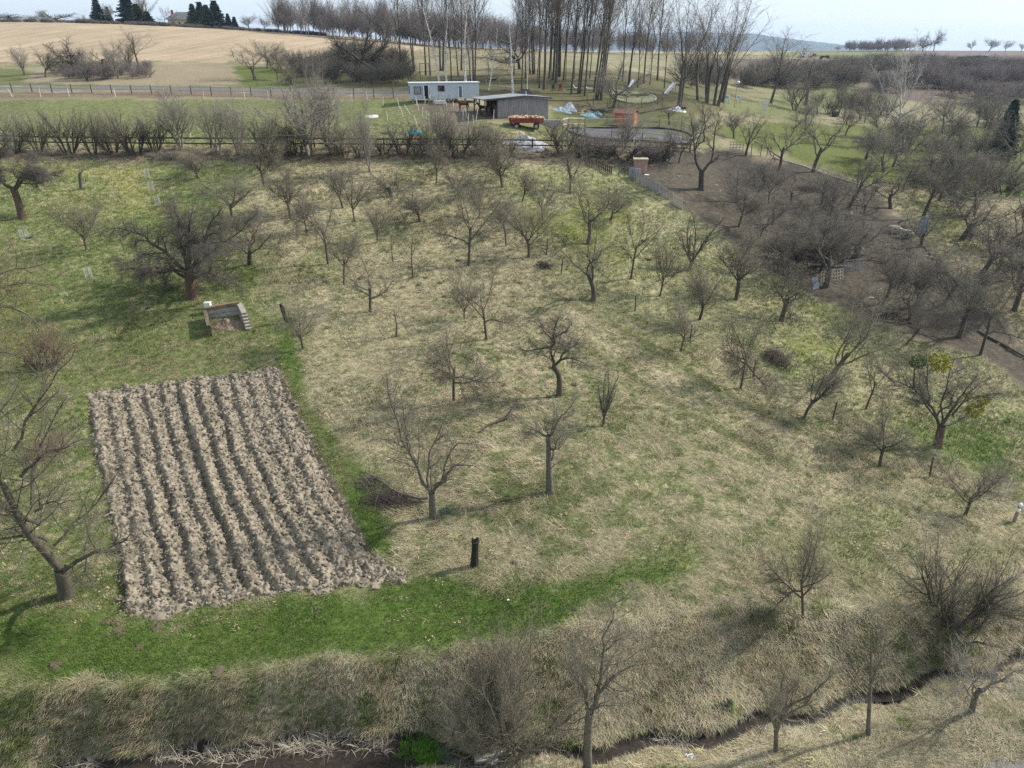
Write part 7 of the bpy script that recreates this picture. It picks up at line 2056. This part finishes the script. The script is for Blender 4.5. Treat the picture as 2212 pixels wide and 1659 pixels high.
h = height_for(t.location, 26); MB().tube([(0,0,-.5),(-.12,0,h)], [.17,.12], 8).build("pole", PALE, t); MB().box((-.1,0,h - .4),(1.3,.12,.12)).build("crossarm", WOOD_D, t)
for (x, y, y2, lb) in ((345,51,18,"pollarded tree with knobbly stubs left of the house"),):
    pass
def far_clamp():
    t, k = E("silage_clamp", 2102, 135, 0, "dark covered silage heap on the edge of the far field", "silage heap")
    w = 30 * k * .5; hh = 3.4
    MB().prism([(-w*2,-.6),(-w*1.9,hh*.8),(-w*.4,hh),(w*1.2,hh*.95),(w*2.1,-.6)], -4, 4).build("heap", mat("black_cover", (.022,.03,.035)), t)
    MB().prism([(-w*.6,0),(w*.2,hh*.55),(w*.9,hh*.3),(w*1.1,-.3)], -5, -4.02).build("face", mat("brown_silage", (.19,.12,.07)), t)
    MB().box((w*1.1,0,hh+.3),(w*.9,4,.6)).build("cover_sheet", PLAST, t)
    for i, (x, lb, m, s) in enumerate(((2150,"white wrapped bales at the end of the silage heap",PLAST,1.6),(2172,"dark bale beside the white wrapped bales",RUBBER,1.7),(2190,"dark stacked timber at the far right field edge",WOOD_D,2.0),(2204,"small white thing at the right end of the far field edge",PLAST,1.0))):
        u, k2 = E("bale", x, 138, 0, lb, "bale"); MB().blob((0,0,s*.45),(s*1.6,s,s*.6),i,.12,10,7).build("bale", m, u)
far_clamp()
t, k = E("white_van", 1741, 124, 6, "white van with red load parked on the far field track", "van")
MB().prism([(-3.2,.5),(-3.2,2.0),(-2.4,2.9),(2.6,2.9),(3.0,2.4),(3.0,.5)], -1.5, 1.5).build("body", PLAST, t); MB().box((-2.2,-1.52,2.0),(1.2,.06,.8)).build("window", TEAL, t)
for x in (-2.6, 2.6): MB().tube([(x,-1.6,.6),(x,1.6,.6)],.6,12).build("wheel", RUBBER, t)
MB().box((4.4,0,1.4),(2.4,2.2,1.5)).build("load", mat("red_load", (.20,.09,.075)), t)
t, k = E("cart", 1781, 127, 0, "small dark cart with pale load right of the white van", "cart")
MB().box((0,0,1.1),(4.5,2.0,.8)).build("bed", RUBBER, t); MB().box((1.5,0,1.7),(1.3,1.7,.7)).build("load", PINK, t)
for x in (-2,2): MB().tube([(x,-1.2,.5),(x,1.2,.5)],.55,10).build("wheel", RUBBER, t)

# ------------------------------------------------------------------ names for the many trees
DESC = dict(vase='upright-branched', round='dense round-crowned', open='open spreading', thin='slender sparse', column='narrow upright', multi='many-stemmed', bush='low bushy', ash='pale many-stemmed',
            tall='tall single-trunked', talltwin='tall fork-trunked', birch='white-trunked', oak='broad-crowned', apple='gnarled low-spreading', ragged='ragged')
groups_ = {}
for r_, px, reg, wd, form in PLACED: groups_.setdefault((reg, form), []).append((px, r_))
for (reg, form), lst in groups_.items():
    lst.sort(key=lambda q: q[0]); nm = CATNAME[form]
    for i, (px, r_) in enumerate(lst):
        if len(lst) == 1: r_['label'] = "the only %s %s %s" % (DESC[form], nm, reg)
        else: r_['label'] = "%s %s %s, %s from left" % (DESC[form], nm, reg, ORD[i])

# ------------------------------------------------------------------ air
def make_haze():
    b = MB().box((0, 3700, 95), (10400, 8000, 230))
    m = bpy.data.materials.new("haze_air"); m.use_nodes = True
    n, l = m.node_tree.nodes, m.node_tree.links; n.clear()
    o = n.new("ShaderNodeOutputMaterial"); v = n.new("ShaderNodeVolumePrincipled")
    v.inputs['Color'].default_value = (.50, .68, .95, 1); v.inputs['Density'].default_value = .00010; v.inputs['Anisotropy'].default_value = .2
    l.new(v.outputs[0], o.inputs['Volume'])
    h = tag(b.build("haze", m), kind='stuff')
make_haze()
